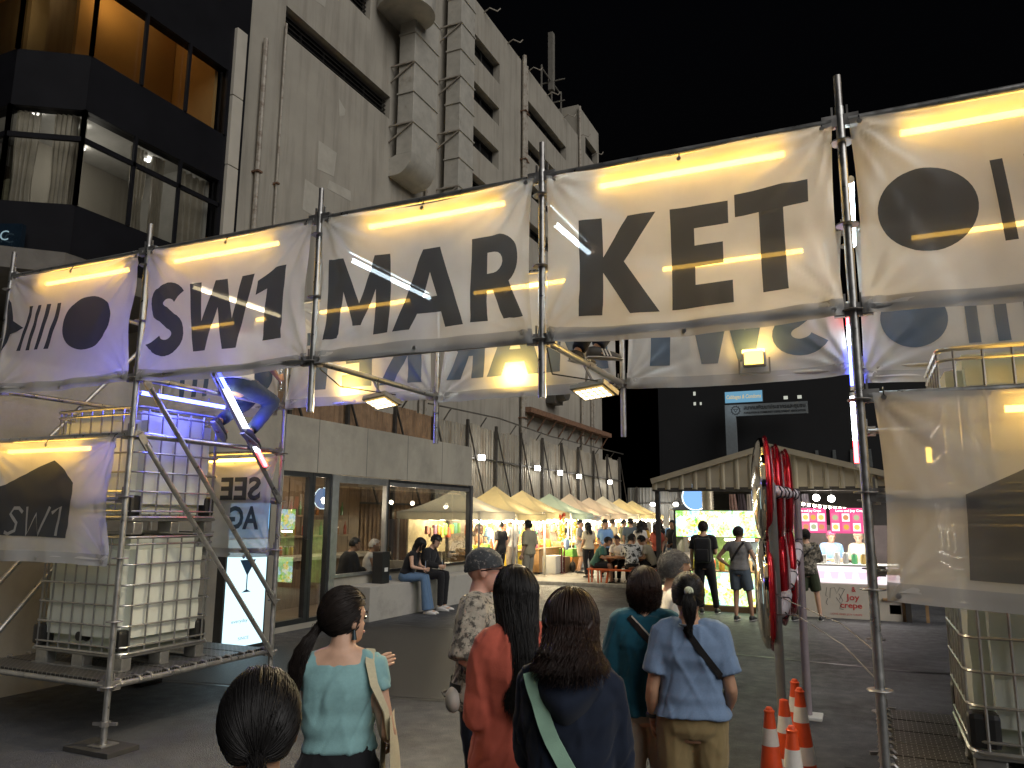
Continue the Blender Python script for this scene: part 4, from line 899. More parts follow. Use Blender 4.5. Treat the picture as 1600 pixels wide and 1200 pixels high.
# light tubes below two of the canopies
# ---------------------------------------------------------------- stall tables and goods
PAL = [(.75, .42, .05), (.7, .12, .05), (.2, .45, .08), (.75, .62, .1), (.1, .35, .5), (.7, .65, .55), (.45, .18, .35), (.15, .5, .35), (.8, .3, .2), (.55, .38, .2)]
GM = [M('goods_%d' % k, c, .45, var=.25, vs=12) for k, c in enumerate(PAL)]
WD = M('crate_wood', (.34, .21, .10), .7, var=.3, vs=5, stretch=(1, 8, 1)); WHB = M('white_board', (.62, .62, .58), .5, var=.06); ORB = M('orange_box', (.62, .24, .04), .5, var=.1); YLB = M('yellow_cloth', (.72, .52, .04), .7, var=.12)
gr = random.Random(5)
for i, cy in enumerate(TY):
    nm = onm[i]
    t = thing('stall_table', f'goods table under the {nm} market tent', 'table', (-10.9, cy, 0), 'goods tables of the market row')
    m = [WD, YLB, WD, WHB, ORB, WD, WHB, YLB, WD][i]
    MB().bbox(-11.35, -10.55, cy-1.05, cy+1.05, .88, .94, .01).build('top', WD, t); MB().box(-11.3, -10.6, cy-1.0, cy+1.0, .1, .878).build('skirt', m, t)
    for sx in (-11.28, -10.62):
        for sy in (-.95, .95): MB().bar((sx, cy+sy, .05), (sx, cy+sy, .1), .06).build('foot', WIRE, t)
    # display trays and hanging goods
    d = thing('food_display', f'trays and hanging goods of the {nm} market stall', 'display', (-10.9, cy, .94), 'goods on the stall tables')
    for k in range(9):
        y = cy-.95+k*.22; c = gr.choice(GM); b = MB(); h = gr.uniform(.1, .34)
        if k % 3 == 0: b.bbox(-11.15, -10.75, y, y+.19, .94, .94+h, .015)
        elif k % 3 == 1:
            for q in range(7): b.ball((-10.95+gr.uniform(-.16, .16), y+.1+gr.uniform(-.07, .07), .99+gr.uniform(0, .12)), gr.uniform(.04, .065), 8, 6)
        else: b.lathe([(.001, 0), (.06, 0), (.065, h*.7), (.03, h), (.03, h+.06), (.001, h+.06)], (-10.9, y+.1, .94), 10)
        q = b.build('goods', c, d, 40)
    for k in range(10):
        y = cy-1.05+k*.22; c = gr.choice(GM); z = gr.uniform(1.35, 1.5)
        MB().bbox(-12.2, -12.1, y, y+.17, z, z+gr.uniform(.25, .4), .03).build('hanging_pack', c, d)
    MB().bar((-12.15, cy-1.1, 1.92), (-12.15, cy+1.1, 1.92), .03).build('hanging_rail', TLEG, d)
    MB().box(-12.75, -12.7, cy-1.15, cy+1.15, .9, 2.0).build('back_board', gr.choice([M('stall_back_a', (.5, .36, .2), .7, var=.3, vs=6), M('stall_back_b', (.6, .5, .3), .7, var=.3, vs=6), M('stall_back_c', (.35, .3, .25), .7, var=.3, vs=8)]), d)
# landmarks of the row: white freezer with bottles, orange crates, yellow garland, blue bag, dark bag
fz = thing('display_freezer', 'glass sided drinks cabinet stacked with green bottles by the fourth tent', 'freezer', (-10.35, 29.4, 0))
MB().bbox(-10.75, -10.15, 28.5, 30.1, .1, .42, .02).build('base', WHB, fz)
for z in (.43, .75, 1.07): MB().box(-10.72, -10.18, 28.52, 30.08, z, z+.03).build('shelf', WHB, fz)
for z in (.46, .78):
    for k in range(12): MB().lathe([(.001, 0), (.05, 0), (.05, .17), (.02, .22), (.02, .27), (.001, .27)], (-10.28, 28.62+k*.12, z), 8).build('bottle', GM[2 if k % 3 else 7], fz, 40)
MB().add([(-10.16, 28.5, .42), (-10.16, 30.1, .42), (-10.16, 30.1, 1.1), (-10.16, 28.5, 1.1)], [(0,1,2,3)]).build('glass', GL, fz)
for k, (y, c, z, h, l) in enumerate(((27.7, ORB, .05, .5, 'orange storage crate standing on the ground by the stalls'), (27.75, GM[2], .56, .3, 'green crate stacked on the orange crate'), (26.0, WHB, .05, .62, 'white cool box beside the third tent'), (26.7, WD, .05, .55, 'low wooden crate beside the white cool box'))):
    o = thing('crate', l, 'crate', (-10.3, y, z)); MB().bbox(-10.7, -10.1, y, y+.8, z, z+h, .015).build('body', c, o)
    for q in (.2, .6): MB().box(-10.098, -10.08, y+.04, y+.76, z+h*q, z+h*q+.04).build('rib', c, o)
gl_ = thing('flower_garland', 'yellow flower garland hanging from the third tent leg', 'garland', (-10.2, 26.9, 1.1))
for k in range(30): a = gr.uniform(0, 6.28); MB().ball((-10.2+.08*cos(a), 26.9+.08*sin(a), 1.25+k*.03), gr.uniform(.05, .075), 8, 6).build('flower', GM[3] if k < 24 else GM[1], gl_, True)
g2 = thing('flower_garland', 'smaller yellow garland hanging beside the drinks cabinet', 'garland', (-10.2, 28.4, 1.4))
for k in range(16): a = gr.uniform(0, 6.28); MB().ball((-10.2+.06*cos(a), 28.4+.06*sin(a), 1.42+k*.032), gr.uniform(.045, .065), 8, 6).build('flower', GM[3], g2, True)
bg_ = thing('plastic_bag', 'pale blue plastic bag hanging under the garland', 'bag', (-10.15, 27.2, .9)); MB().ball((-10.15, 27.25, 1.05), (.1, .16, .22), 12, 9).build('bag', M('blue_plastic', (.35, .5, .75), .4), bg_, True); MB().tube([(-10.15, 27.25, 1.25), (-10.15, 27.25, 1.45)], .01, 5).build('handle', WHB, bg_)
tp = thing('plastic_sheet', 'crumpled blue-white plastic sheet tied below the fifth tent', 'sheet', (-10.1, 30.6, 1.4))
MB().grid(lambda u, v: (-10.2+.12*noise.noise(Vector((u*5, v*5, 2))), 29.3+2.4*u-.3*v, 2.1-.75*v*(1-u*.75)+.06*noise.noise(Vector((u*6, v*6, 9)))), 30, 16).build('sheet', CLOTH('plastic_sheet', (.65, .72, .78), .25, .4), tp, True)
for k, (y, c) in enumerate(((26.45, 'pair of dark red trolley handles by the third tent'),)):
    o = thing('hand_trolley', c, 'trolley', (-10.1, y, 0)); TR = M('trolley_red', (.12, .02, .02), .4)
    for q in (0, .28): MB().tube([(-10.05, y+q, .05), (-10.05, y+q, .95)], .025, 8).build('rail', TR, o)
    MB().box(-10.2, -9.95, y-.05, y+.33, .03, .08).build('plate', TR, o)
bp_ = thing('rucksack', 'small black rucksack standing on the market floor', 'bag', (-9.9, 27.2, 0)); MB().ball((-9.9, 27.2, .24), (.12, .14, .2), 12, 8).build('bag', BLK, bp_, True); MB().tube([(-9.9, 27.14, .42), (-9.9, 27.2, .5), (-9.9, 27.26, .42)], .015, 6).build('handle', BLK, bp_)
pz = thing('pizza_sign', 'dark tent sign reading PIZZA at the end of the row', 'sign', (-8.9, 43, 2)); MB().bbox(-9.6, -8.0, 43.0, 43.06, 2.05, 2.5, .01).build('panel', M('sign_dark', (.03, .03, .03), .5), pz); t = MB(); put2d(t, text_fill('PIZZA', .36, .01, w=1.3), lambda x, y: (-8.8+x, 42.98, 2.14+y)); t.build('lettering', EM('pizza_letters', (.9, .86, .75), .7), pz)
tent(9, -8.9, 44.2, 1.1, 1.1, 2.5, 3.1, tentcloth('slate', (.12, .13, .14)), 'small dark grey tent over the pizza sign at the back')
for k in range(5):
    o = thing('round_lamp', f'round warm globe lamp below the pizza sign, {onm[k]} from left', 'lamp', (-9.6+k*.4, 42.8, 1.7), 'globe lamps by the pizza stall'); MB().ball((-9.6+k*.4, 42.8, 1.78), .09, 10, 8).build('globe', BULB, o, True); MB().tube([(-9.6+k*.4, 42.8, 1.86), (-9.6+k*.4, 42.9, 2.05)], .01, 5).build('cord', WIRE, o)

# ---------------------------------------------------------------- orange table with benches
tb = thing('picnic_table', 'orange steel frame table with bench seats on the market floor', 'table', (-6.85, 23.55, 0))
ORS = M('orange_steel', (.62, .13, .04), .4, var=.1)
MB().bbox(-7.55, -6.15, 23.15, 23.95, .80, .85, .01).build('top', M('table_wood', (.5, .25, .12), .5, var=.2), tb)
for s in (-1, 1):
    x = -6.85+s*.5
    MB().bar((x, 23.2, .05), (x, 23.65, .8), .06).bar((x, 23.9, .05), (x, 23.45, .8), .06).bar((x, 22.85, .42), (x, 24.25, .42), .06).build('frame', ORS, tb)
for y in (22.75, 24.1): MB().bbox(-7.55, -6.15, y, y+.28, .45, .5, .01).build('seat', ORS, tb)
for k, (x, y) in enumerate(((-7.2, 23.4), (-6.9, 23.7), (-6.6, 23.4), (-6.4, 23.75))):
    o = thing('food_bowl', ['white takeaway bowl at the left end of the orange table', 'white takeaway bowl at the far side of the orange table', 'white takeaway bowl at the near side of the orange table', 'white takeaway bowl at the right end of the orange table'][k], 'bowl', (x, y, .85), 'bowls on the orange table'); MB().lathe([(.04, 0), (.09, .06), (.085, .06), (.04, .012)], (x, y, .852), 14).build('bowl', WHB, o, 30); MB().ball((x, y, .895), (.06, .06, .03), 10, 6).build('food', GM[gr.randrange(4)], o, True)

# ================================================================ gabled stall hall on the right
HY = 17.8
CORB = M('canopy_sheet', (.36, .32, .235), .5, .2, var=.1, vs=2, stain=(.26, .22, .15), ss=1.5)
hl = thing('stall_hall', 'open stall hall under a beige ribbed gable roof', 'building', (-1.85, 22, 0))
PK, EL, ER = (-1.87, 3.66), (-4.5, 2.92), (.76, 2.92)
MB().prism([(EL[0], EL[1]), (PK[0], PK[1]), (ER[0], ER[1]), (ER[0], ER[1]-.05), (PK[0], PK[1]-.05), (EL[0], EL[1]-.05)], HY-.05, 27).build('roof', CORB, hl)
for (a, b) in ((EL, PK), (PK, ER)): MB().bar((a[0], HY-.08, a[1]-.05), (b[0], HY-.08, b[1]-.05), .05, .12).build('barge_board', CORB, hl)
n = 17
for k in range(n):
    x0 = EL[0]+(ER[0]-EL[0])*k/n; x1 = EL[0]+(ER[0]-EL[0])*(k+1)/n-.004
    zt_ = lambda x: (EL[1]+(PK[1]-EL[1])*(x-EL[0])/(PK[0]-EL[0]) if x < PK[0] else PK[1]+(ER[1]-PK[1])*(x-PK[0])/(ER[0]-PK[0]))-.08
    p = MB(); V = []; pr = ((x0, 0), (x0+.05, -.03), (x0+.09, -.03), (x0+.12, 0), (x1, 0))
    for x, d in pr: V += [(x, HY-.0+d, 2.68), (x, HY+d, max(2.7, zt_(x)))]
    p.add(V, [(2*q, 2*q+2, 2*q+3, 2*q+1) for q in range(4)]).build('gable_sheet', CORB, hl)
MB().bar((EL[0], HY+.03, 2.68), (ER[0], HY+.03, 2.68), .06, .08).build('tie_beam', STEEL, hl)
for x in (-4.4, .66):
    for y in (17.9, 22, 26.5): MB().bar((x, y, 0), (x, y, 2.9), .1).build('post', STEEL, hl)
for y in (19.5, 21.2, 23, 24.8): MB().bar((EL[0], y, 2.75), (ER[0], y, 2.75), .08, .14).build('beam', STEEL, hl)
for x in (-3.8, -3.0, -2.2, -1.4, -.6, .2): MB().bar((x, 18, 2.88), (x, 27, 2.88), .05, .06).build('purlin', STEEL, hl)
MB().box(-4.4, .7, 21.6, 21.7, 0, 2.75).build('rear_screen', M('hall_screen', (.05, .048, .045), .8, var=.3, vs=2), hl)
# --- fruit graphics on light boxes: blotches of print, evenly backlit
def juice(nm, scale, s):
    m, nt, out = _nt(nm); tc = nt.nodes.new('ShaderNodeTexCoord')
    wn_ = nt.nodes.new('ShaderNodeTexNoise'); wn_.inputs['Scale'].default_value = scale*1.2; wn_.inputs['Detail'].default_value = 4; nt.links.new(tc.outputs['Object'], wn_.inputs['Vector'])
    ad = nt.nodes.new('ShaderNodeVectorMath'); ad.operation = 'MULTIPLY_ADD'; ad.inputs[1].default_value = (.28, .28, .28); nt.links.new(wn_.outputs['Color'], ad.inputs[0]); nt.links.new(tc.outputs['Object'], ad.inputs[2])
    v = nt.nodes.new('ShaderNodeTexVoronoi'); v.inputs['Scale'].default_value = scale; nt.links.new(ad.outputs[0], v.inputs['Vector'])
    w = nt.nodes.new('ShaderNodeTexNoise'); w.inputs['Scale'].default_value = scale*1.6; w.inputs['Detail'].default_value = 3; nt.links.new(tc.outputs['Object'], w.inputs['Vector'])
    r = nt.nodes.new('ShaderNodeValToRGB'); r.color_ramp.interpolation = 'CONSTANT'; e = r.color_ramp.elements
    cs = [(.0, (.2, .6, .04)), (.16, (.8, .75, .05)), (.32, (.35, .7, .9)), (.46, (.9, .9, .7)), (.58, (.12, .5, .05)), (.70, (.9, .65, .03)), (.82, (.6, .85, .25)), (.93, (.25, .55, .85))]
    while len(e) < len(cs): e.new(.5)
    for q, (p, c) in zip(e, cs): q.position = p; q.color = rgba(c)
    sp = nt.nodes.new('ShaderNodeSeparateColor'); nt.links.new(v.outputs['Color'], sp.inputs[0]); nt.links.new(sp.outputs[0], r.inputs[0])
    r2 = ramp(nt, w.outputs[0], [(.36, (.12, .42, .02)), (.46, (.75, .85, .5)), (.54, (.3, .55, .85)), (.64, (.95, .68, .02))]); mx = nt.nodes.new('ShaderNodeMix'); mx.data_type = 'RGBA'; mx.inputs[0].default_value = .42
    nt.links.new(r.outputs[0], mx.inputs[6]); nt.links.new(r2.outputs[0], mx.inputs[7]); em = nt.nodes.new('ShaderNodeEmission'); em.inputs[1].default_value = s
    nt.links.new(mx.outputs[2], em.inputs[0]); nt.links.new(em.outputs[0], out.inputs[0]); return m
js = thing('juice_stall', 'fruit juice stall with bright green and yellow menu light boxes', 'stall', (-2.9, 18.2, 0))
JX0, JX1 = -4.0, -1.5
for k in range(4):
    x0 = JX0+(JX1-JX0)*k/4; x1 = JX0+(JX1-JX0)*(k+1)/4-.01
    u = MB().box(x0, x1, 17.95, 18.05, 1.62, 2.2).build('menu_panel', juice('juice_print_a%d' % k, 7.5+k*.7, 2.1), js)
    q = MB().box(x0, x1, 17.95, 18.05, .14, .84).build('counter_panel', juice('juice_print_b%d' % k, 7.+k*.6, 1.9), js)
MB().box(JX0-.03, JX1+.03, 18.05, 18.7, .12, .86).box(JX0-.03, JX1+.03, 17.96, 18.7, .0, .12).build('counter', M('counter_brown', (.16, .10, .05), .6), js)
MB().box(JX0-.05, JX0, 17.95, 18.7, 0, 2.22).build('side_post', STEEL, js); MB().box(JX0, JX1, 18.05, 18.12, 1.6, 2.22).build('panel_back', STEEL, js)
for x0, x1 in ((-3.75, -3.35), (-2.95, -2.3), (-2.0, -1.6)): MB().tube([(x0, 18.15, 1.56), (x1, 18.15, 1.56)], .025, 8).build('lamp_tube', EM('stall_tube', (1, .92, .7), 14), js)
lamp('stall_light', 'AREA', (-2.75, 18.4, 1.52), 28, (1, .9, .65), 2.2, .3, (0, .2, -1), js)
MB().box(JX0, JX1, 19.6, 19.66, 0, 1.9).build('back_panel', M('stall_green', (.25, .42, .12), .6, var=.5, vs=6), js)
gb = MB()
fp = thing('mango_pile', 'heap of ripe yellow mangoes on the juice counter', 'fruit', (-1.95, 18.2, .86))
for k in range(46):
    a = gr.uniform(0, 6.28); r = gr.uniform(0, .26); z = .9+max(0, (.26-r))*gr.uniform(.3, 1.5); MB().ball((-1.95+r*cos(a), 18.22+r*.6*sin(a), z), (.055, .045, .045), 8, 6).build('mango', GM[3], fp, True)
for k in range(8):
    c = thing('juice_jar', f'{["orange","yellow","green","red","amber","lime","cream","brown"][k]} juice jar on the stall counter', 'jar', (-3.85+k*.2, 18.3, .86), 'juice jars on the counter'); x = -3.85+k*.2
    MB().lathe([(.001, 0), (.06, 0), (.065, .2), (.05, .24), (.001, .24)], (x, 18.25, .865), 10).build('jar', GM[[0, 3, 2, 1, 0, 2, 5, 9][k]], c, 40); MB().lathe([(.052, 0), (.052, .03), (.001, .03)], (x, 18.25, 1.106), 10).build('lid', WHB, c)
rs = thing('round_sign', 'round pale blue lit sign hanging above the juice stall', 'sign', (-3.82, 19.4, 2.2)); MB().lathe([(.001, 0), (.34, 0), (.34, .1), (.001, .1)], (-3.82, 19.4, 2.55), 32, 'y').build('case', M('sign_case', (.03, .03, .03), .4), rs, 35); MB().lathe([(.001, 0), (.3, 0), (.3, .006), (.001, .006)], (-3.82, 19.385, 2.55), 32, 'y').build('face', EM('round_blue', (.25, .5, .95), .9), rs); MB().tube([(-3.82+.32*cos(2*pi*q/32), 19.38, 2.55+.32*sin(2*pi*q/32)) for q in range(32)], .012, 6, closed=True).build('rim', EM('round_rim', (.75, .95, 1), 3), rs)
dh = thing('exhaust_hose', 'ribbed silver exhaust hose rising above the juice stall', 'hose', (-3.45, 19.0, 1.9)); MB().lathe([(.13+(.018 if q % 2 else 0), q*.032) for q in range(34)], (-3.45, 19.0, 1.75), 16).build('hose', M('hose_silver', (.5, .46, .38), .4, .4), dh, True)
MB().lathe([(.15, 0), (.15, .05)], (-3.45, 19.0, 1.70), 16).build('collar', STEEL, dh)
for k in range(9):
    x = -3.1+k*.22; c = [(.45, .3, .28), (.1, .08, .1), (.55, .5, .48), (.3, .05, .06), (.6, .58, .52), (.15, .15, .2), (.5, .1, .1), (.65, .62, .58), (.35, .33, .4)][k]
    o = thing('hanging_garment', f'{["pale rose","black","white","dark red","cream","navy","bright red","ivory","lilac grey"][k]} garment on the rail above the juice stall', 'garment', (x, 20.6, 2.2), 'garments on the rail')
    MB().grid(lambda u, v: (x-.09+.18*u*(1.15-.3*v), 20.6+.03*sin(u*14), 2.2+.45*v), 8, 5).build('cloth', M('garment_%d' % k, c, .9), o, True); MB().tube([(x-.07, 20.6, 2.66), (x, 20.6, 2.72), (x+.07, 20.6, 2.66)], .008, 5).build('hanger', WIRE, o)
rl_ = thing('clothes_rail', 'dark clothes rail hung from the hall beams', 'rail', (-2.2, 20.6, 2.7)); MB().bar((-3.3, 20.6, 2.73), (-1.1, 20.6, 2.73), .025).build('rail', STEEL, rl_)
for x in (-3.2, -1.2): MB().bar((x, 20.6, 2.74), (x, 20.6, 2.86), .015).build('hanger_rod', STEEL, rl_)
for k, (x, y, z) in enumerate(((-.98, 18.5, 2.5), (-.67, 18.5, 2.48))):
    o = thing('globe_bulb', ['large white globe bulb nearer the gable centre over the crepe stall', 'large white globe bulb nearer the right tower post over the crepe stall'][k], 'bulb', (x, y, z), 'globe bulbs of the hall'); MB().ball((x, y, z), .075, 14, 10).build('bulb', EM('globe_white', (1, .97, .9), 20), o, True); MB().tube([(x, y, z+.07), (x, y, 2.75)], .01, 5).build('cord', WIRE, o)
    lamp('globe_light', 'POINT', (x, y-.1, z-.12), 22, (1, .94, .82), .08, parent=o)
sr = thing('string_light', 'string of warm bulbs running back over the crepe stall', 'string light', (-1.2, 18, 2.4)); pts = []
for k in range(12): u = k/11; pts.append((-1.42+1.0*u, 16.2+2.6*u, 2.42-.02*sin(pi*u)-.12*u))
MB().tube(pts, .008, 5).build('cable', WIRE, sr)
for p in pts: MB().ball((p[0], p[1], p[2]-.04), .03, 8, 6).build('bulb', BULB, sr, True)
# --- crepe stall
cs = thing('crepe_stall', 'white crepe stall with pink menu boards and a backlit counter', 'stall', (-.5, 18.2, 0))
CX0, CX1 = -1.42, .55
MB().box(CX0, CX1, 17.95, 18.6, .0, .70).build('base', M('crepe_cream', (.62, .57, .48), .6, var=.05), cs)
MB().box(CX0, CX1, 17.93, 18.0, .72, 1.06).build('light_panel', EM('counter_glow', (1, .86, .93), 1.1), cs)
MB().box(CX0, CX1, 18.0, 18.6, .70, 1.06).build('cabinet', WHB, cs); MB().bbox(CX0-.02, CX1+.02, 17.92, 18.62, 1.06, 1.10, .008).build('top', WHB, cs)
PNK = M('print_pink', (.7, .12, .3), .5)
for k in range(7): x = CX0+.2+k*.27; MB().prism([(x-.06, .8), (x+.06, .8), (x+.09, .95), (x-.09, .95)], 17.92, 17.928).build('printed_cup', EM('cup_pink', (1, .66, .8), .95), cs)
RDP = M('print_red', (.55, .06, .06), .5); t = MB(); fr_ = 17.945
for body, sz, wd, x, z in (('&', .14, .08, -.33, .55), ('Joy', .17, .26, -.36, .38), ('crepe', .16, .42, -.4, .22)): put2d(t, text_fill(body, sz, .003, w=wd), lambda a, b, x=x, z=z: (x+a, fr_, z+b))
put2d(t, text_fill('LOVE AND JOY CREPE', .05, w=.6), lambda a, b: (-.5+a, fr_, .07+b)); t.build('lettering', RDP, cs)
t = MB()   # line drawing of a flower bunch
for pth in (((-.85, .62), (-.88, .45), (-.8, .4), (-.78, .6), (-.7, .62), (-.66, .5), (-.6, .62), (-.52, .6)), ((-.62, .5), (-.55, .36), (-.6, .3), (-.68, .42)), ((-.84, .4), (-.88, .3), (-.85, .26)), ((-.58, .3), (-.62, .2), (-.55, .18)), ((-.5, .6), (-.62, .38))):
    put2d(t, curve_fill([stroke(list(pth), .008)]), lambda a, b: (a, fr_, b))
t.build('line_drawing', M('ink', (.03, .03, .03), .6), cs)
for b, (x0, x1) in enumerate(((-1.45, -.78), (-.70, .12))):
    mbd = MB().box(x0, x1, 18.0, 18.06, 1.74, 2.27).build('menu_board', EM('menu_pink', (.9, .10, .28), .95), cs)
    t = MB(); put2d(t, text_fill('Love and Joy Crepe', .07, .002, w=(x1-x0)*.72), lambda a, c: ((x0+x1)/2+a, 17.995, 2.19+c)); t.build('lettering', EM('menu_white', (1, .95, .92), 1.6), mbd)
    for i in range(4):
        for j in range(2):
            cx, cz = x0+.1+i*(x1-x0-.2)/3, 2.07-j*.2; MB().box(cx-.075, cx+.075, 17.99, 17.996, cz-.085, cz+.085).build('tile', EM('menu_tile', (.95, .9, .86), 1.1) if (i+j) % 2 else EM('menu_tile_pink', (.9, .2, .35), .9), mbd)
            MB().lathe([(.001, 0), (.055, 0), (.055, .004), (.001, .004)], (cx, 17.982, cz), 16, 'y').build('crepe_picture', EM('crepe_%d' % ((i*2+j+b) % 4), [(.85, .5, .1), (.55, .6, .35), (.9, .75, .2), (.8, .35, .15)][(i*2+j+b) % 4], .8), mbd)
MB().box(CX0, CX1, 19.9, 20.0, 0, 1.9).build('back_panel', M('crepe_back', (.12, .1, .1), .7), cs)
lamp('stall_light', 'AREA', (-.4, 18.3, 1.72), 22, (1, .93, .85), 1.6, .3, (0, .3, -1), cs)
for k, (x, nm, c) in enumerate(((-.62, 'clear jar', (.6, .62, .62)), (-.45, 'steel pot', (.4, .4, .4)), (-.28, 'small green tub', (.12, .45, .2)), (-.1, 'amber jar', (.5, .35, .12)), (-.95, 'white box', (.7, .7, .68)))):
    o = thing('counter_item', f'{nm} on the crepe counter', 'container', (x, 18.2, 1.1), 'containers on the crepe counter')
    if nm == 'white box': MB().bbox(x-.12, x+.12, 18.1, 18.3, 1.102, 1.26, .01).build('box', WHB, o); MB().bbox(x-.125, x+.125, 18.095, 18.305, 1.261, 1.28, .005).build('lid', WHB, o)
    else: MB().lathe([(.001, 0), (.06, 0), (.065, .16), (.05, .2), (.001, .2)], (x, 18.2, 1.102), 12).build('vessel', M('counter_%d' % k, c, .25, var=.1), o, 40); MB().lathe([(.055, 0), (.05, .03), (.001, .03)], (x, 18.2, 1.303), 12).build('lid', WHB, o)
bn = thing('low_bench', 'low timber trestle beside the crepe stall', 'bench', (.5, 18.1, 0)); MB().bbox(.2, 1.1, 17.9, 18.3, .4, .45, .01).build('top', WD, bn)
for x in (.28, .58, 1.0): MB().bar((x, 18.0, 0), (x, 18.0, .4), .06).build('leg', WD, bn)
MB().bbox(.3, .55, 17.95, 18.2, .12, .34, .02).build('box', BLK, bn)

# ================================================================ barrier poles with foil balloons and cones
PVC = M('grey_post', (.16, .165, .165), .5, var=.15, vs=6); PVC2 = M('mauve_post', (.26, .22, .235), .45, .1, var=.15, vs=6)
PA, PB = (-.73, 7.0), (-.68, 9.0)
for (x, y), h, r, m, l in ((PA, 2.36, .038, PVC, 'thick dark grey barrier post beside the cones'), (PB, 2.36, .042, PVC2, 'slimmer mauve grey barrier post behind the cones')):
    o = thing('barrier_post', l, 'post', (x, y, 0), 'barrier posts'); MB().tube([(x, y, 0), (x+.0, y, h-.03)], r, 18).build('pole', m, o, 40); MB().ball((x, y, h-.035), (r, r, .035), 16, 8).build('cap', m, o, True); MB().bbox(x-.14, x+.14, y-.14, y+.14, .0, .03, .006).build('base_plate', WHB, o)
FOAM = M('white_foam', (.68, .64, .68), .7, var=.08); CORD = M('black_cord', (.02, .02, .03), .5)
def foam(label, a, b, n):
    a, b = Vector(a), Vector(b); o = thing('foam_rope', label, 'rope', (a+b)/2, 'padded ropes of the barrier')
    for k in range(n): p = a.lerp(b, (k+.08)/n); q = a.lerp(b, (k+.92)/n); MB().tube([p, p.lerp(q, .15), p.lerp(q, .5), p.lerp(q, .85), q], [.03, .052, .058, .052, .03], 12).build('foam_pad', FOAM, o, True)
    P = []
    for q in range(n*16+1): t = q/(n*16); d = (b-a).normalized(); s = d.orthogonal().normalized(); u = d.cross(s); P.append(a.lerp(b, t)+(s*cos(t*n*4*pi)+u*sin(t*n*4*pi))*.06)
    MB().tube(P, .007, 5).build('cord', CORD, o)
foam('white padded rope joining the tops of the barrier posts', (PA[0]+.02, PA[1]+.06, 2.27), (PB[0], PB[1]-.06, 2.30), 3)
foam('white padded rope slanting between the barrier posts at knee height', (PA[0]+.02, PA[1]+.06, 1.22), (PB[0], PB[1]-.06, 1.78), 3)
w = thing('barrier_wire', 'thin sagging wire from the barrier posts to the right tower', 'wire', (-.4, 6.5, 1.3))
MB().tube([(PA[0], PA[1]-.055, 1.42), (-.6, 6.6, 1.4), (-.2, 6.0, 1.32), (.01, 5.07, 1.28)], .004, 5).build('strand', GAL2, w); MB().tube([(PA[0], PA[1]-.055, 1.25), (-.55, 6.6, 1.30), (-.2, 6.0, 1.18), (.01, 5.07, 1.12)], .004, 5).build('strand', GAL2, w)
FRED = M('foil_red', (.55, .015, .03), .14, .55, var=.15, vs=3, coat=.5); FCH = M('foil_chrome', (.72, .68, .6), .09, 1.0, var=.1, vs=2); FWH = M('foil_white', (.75, .6, .62), .25, .2)
def balloon(label, c, R, tilt, roll, chrome, bulge=.12, rings=True):
    """lens-shaped foil disc on edge; dome on the left, red printed face on the right"""
    o = local_thing('foil_balloon', label, 'balloon', c, radians(tilt), 'foil disc balloons on the barrier'); R *= S; bulge *= S
    rot = Matrix.Rotation(radians(roll), 3, 'X'); A = []
    def disc(prof, n=40):
        mb = MB(); V, F = [], []
        for r, h in prof:
            for k in range(n): a = 2*pi*k/n; pk = 1+.02*sin(a*13)*(r/R)**4; V.append(rot @ Vector((h, r*pk*cos(a), r*pk*sin(a))))
        for i in range(len(prof)-1):
            for k in range(n): F.append((i*n+k, i*n+(k+1) % n, (i+1)*n+(k+1) % n, (i+1)*n+k))
        return mb.add(V, F)
    P = [(R*sin(t), -bulge*cos(t)**.8*(2.2 if chrome else 1)-.02) for t in [pi/2*q/9+1e-3 for q in range(9)]]
    link('dome', disc(P+[(R*.985, -.022)]).mesh('dome', FCH if chrome else FRED, smooth=True), o)
    link('rim', disc([(R*.97, -.022), (R*1.01, -.012), (R*1.025, 0), (R*1.01, .012), (R*.97, .02)]).mesh('rim', FRED, smooth=True), o)
    link('face', disc([(R*.985*sin(t), bulge*.75*cos(t)+.012) for t in [pi/2*q/9+1e-3 for q in range(10)]]).mesh('face', FRED, smooth=True), o)
    if rings:
        for q in (.25, .45, .65, .82):
            t = math.asin(q); link('printed_ring', disc([(R*(q-.03), bulge*.75*cos(math.asin(q-.03))+.016), (R*q, bulge*.75*cos(t)+.019), (R*(q+.03), bulge*.75*cos(math.asin(q+.03))+.016)]).mesh('printed_ring', FWH, smooth=True), o)
    return o
balloon('big chrome and red foil disc balloon, upper and nearest of the barrier', (-.80, 7.3, 2.30), .46, 9, 4, True, .05)
balloon('red foil disc balloon with rings, upper middle of the barrier', (-.76, 7.85, 2.28), .46, 7, -3, False, .06)
balloon('red foil disc balloon, upper and farthest of the barrier', (-.73, 8.5, 2.30), .44, 8, 2, False, .06, False)
balloon('big chrome and red foil disc balloon, lower and nearest of the barrier', (-.81, 7.3, 1.40), .48, 8, -3, True, .05)
balloon('red foil disc balloon with rings, lower middle of the barrier', (-.76, 7.9, 1.50), .44, 7, 3, False, .07)
balloon('red foil disc balloon, lower and farthest of the barrier', (-.72, 8.45, 1.52), .42, 6, -2, False, .06, False)
CONE = M('cone_orange', (.72, .085, .02), .45, var=.12, vs=8); CWH = M('cone_white', (.72, .70, .66), .35, var=.06, vs=20)
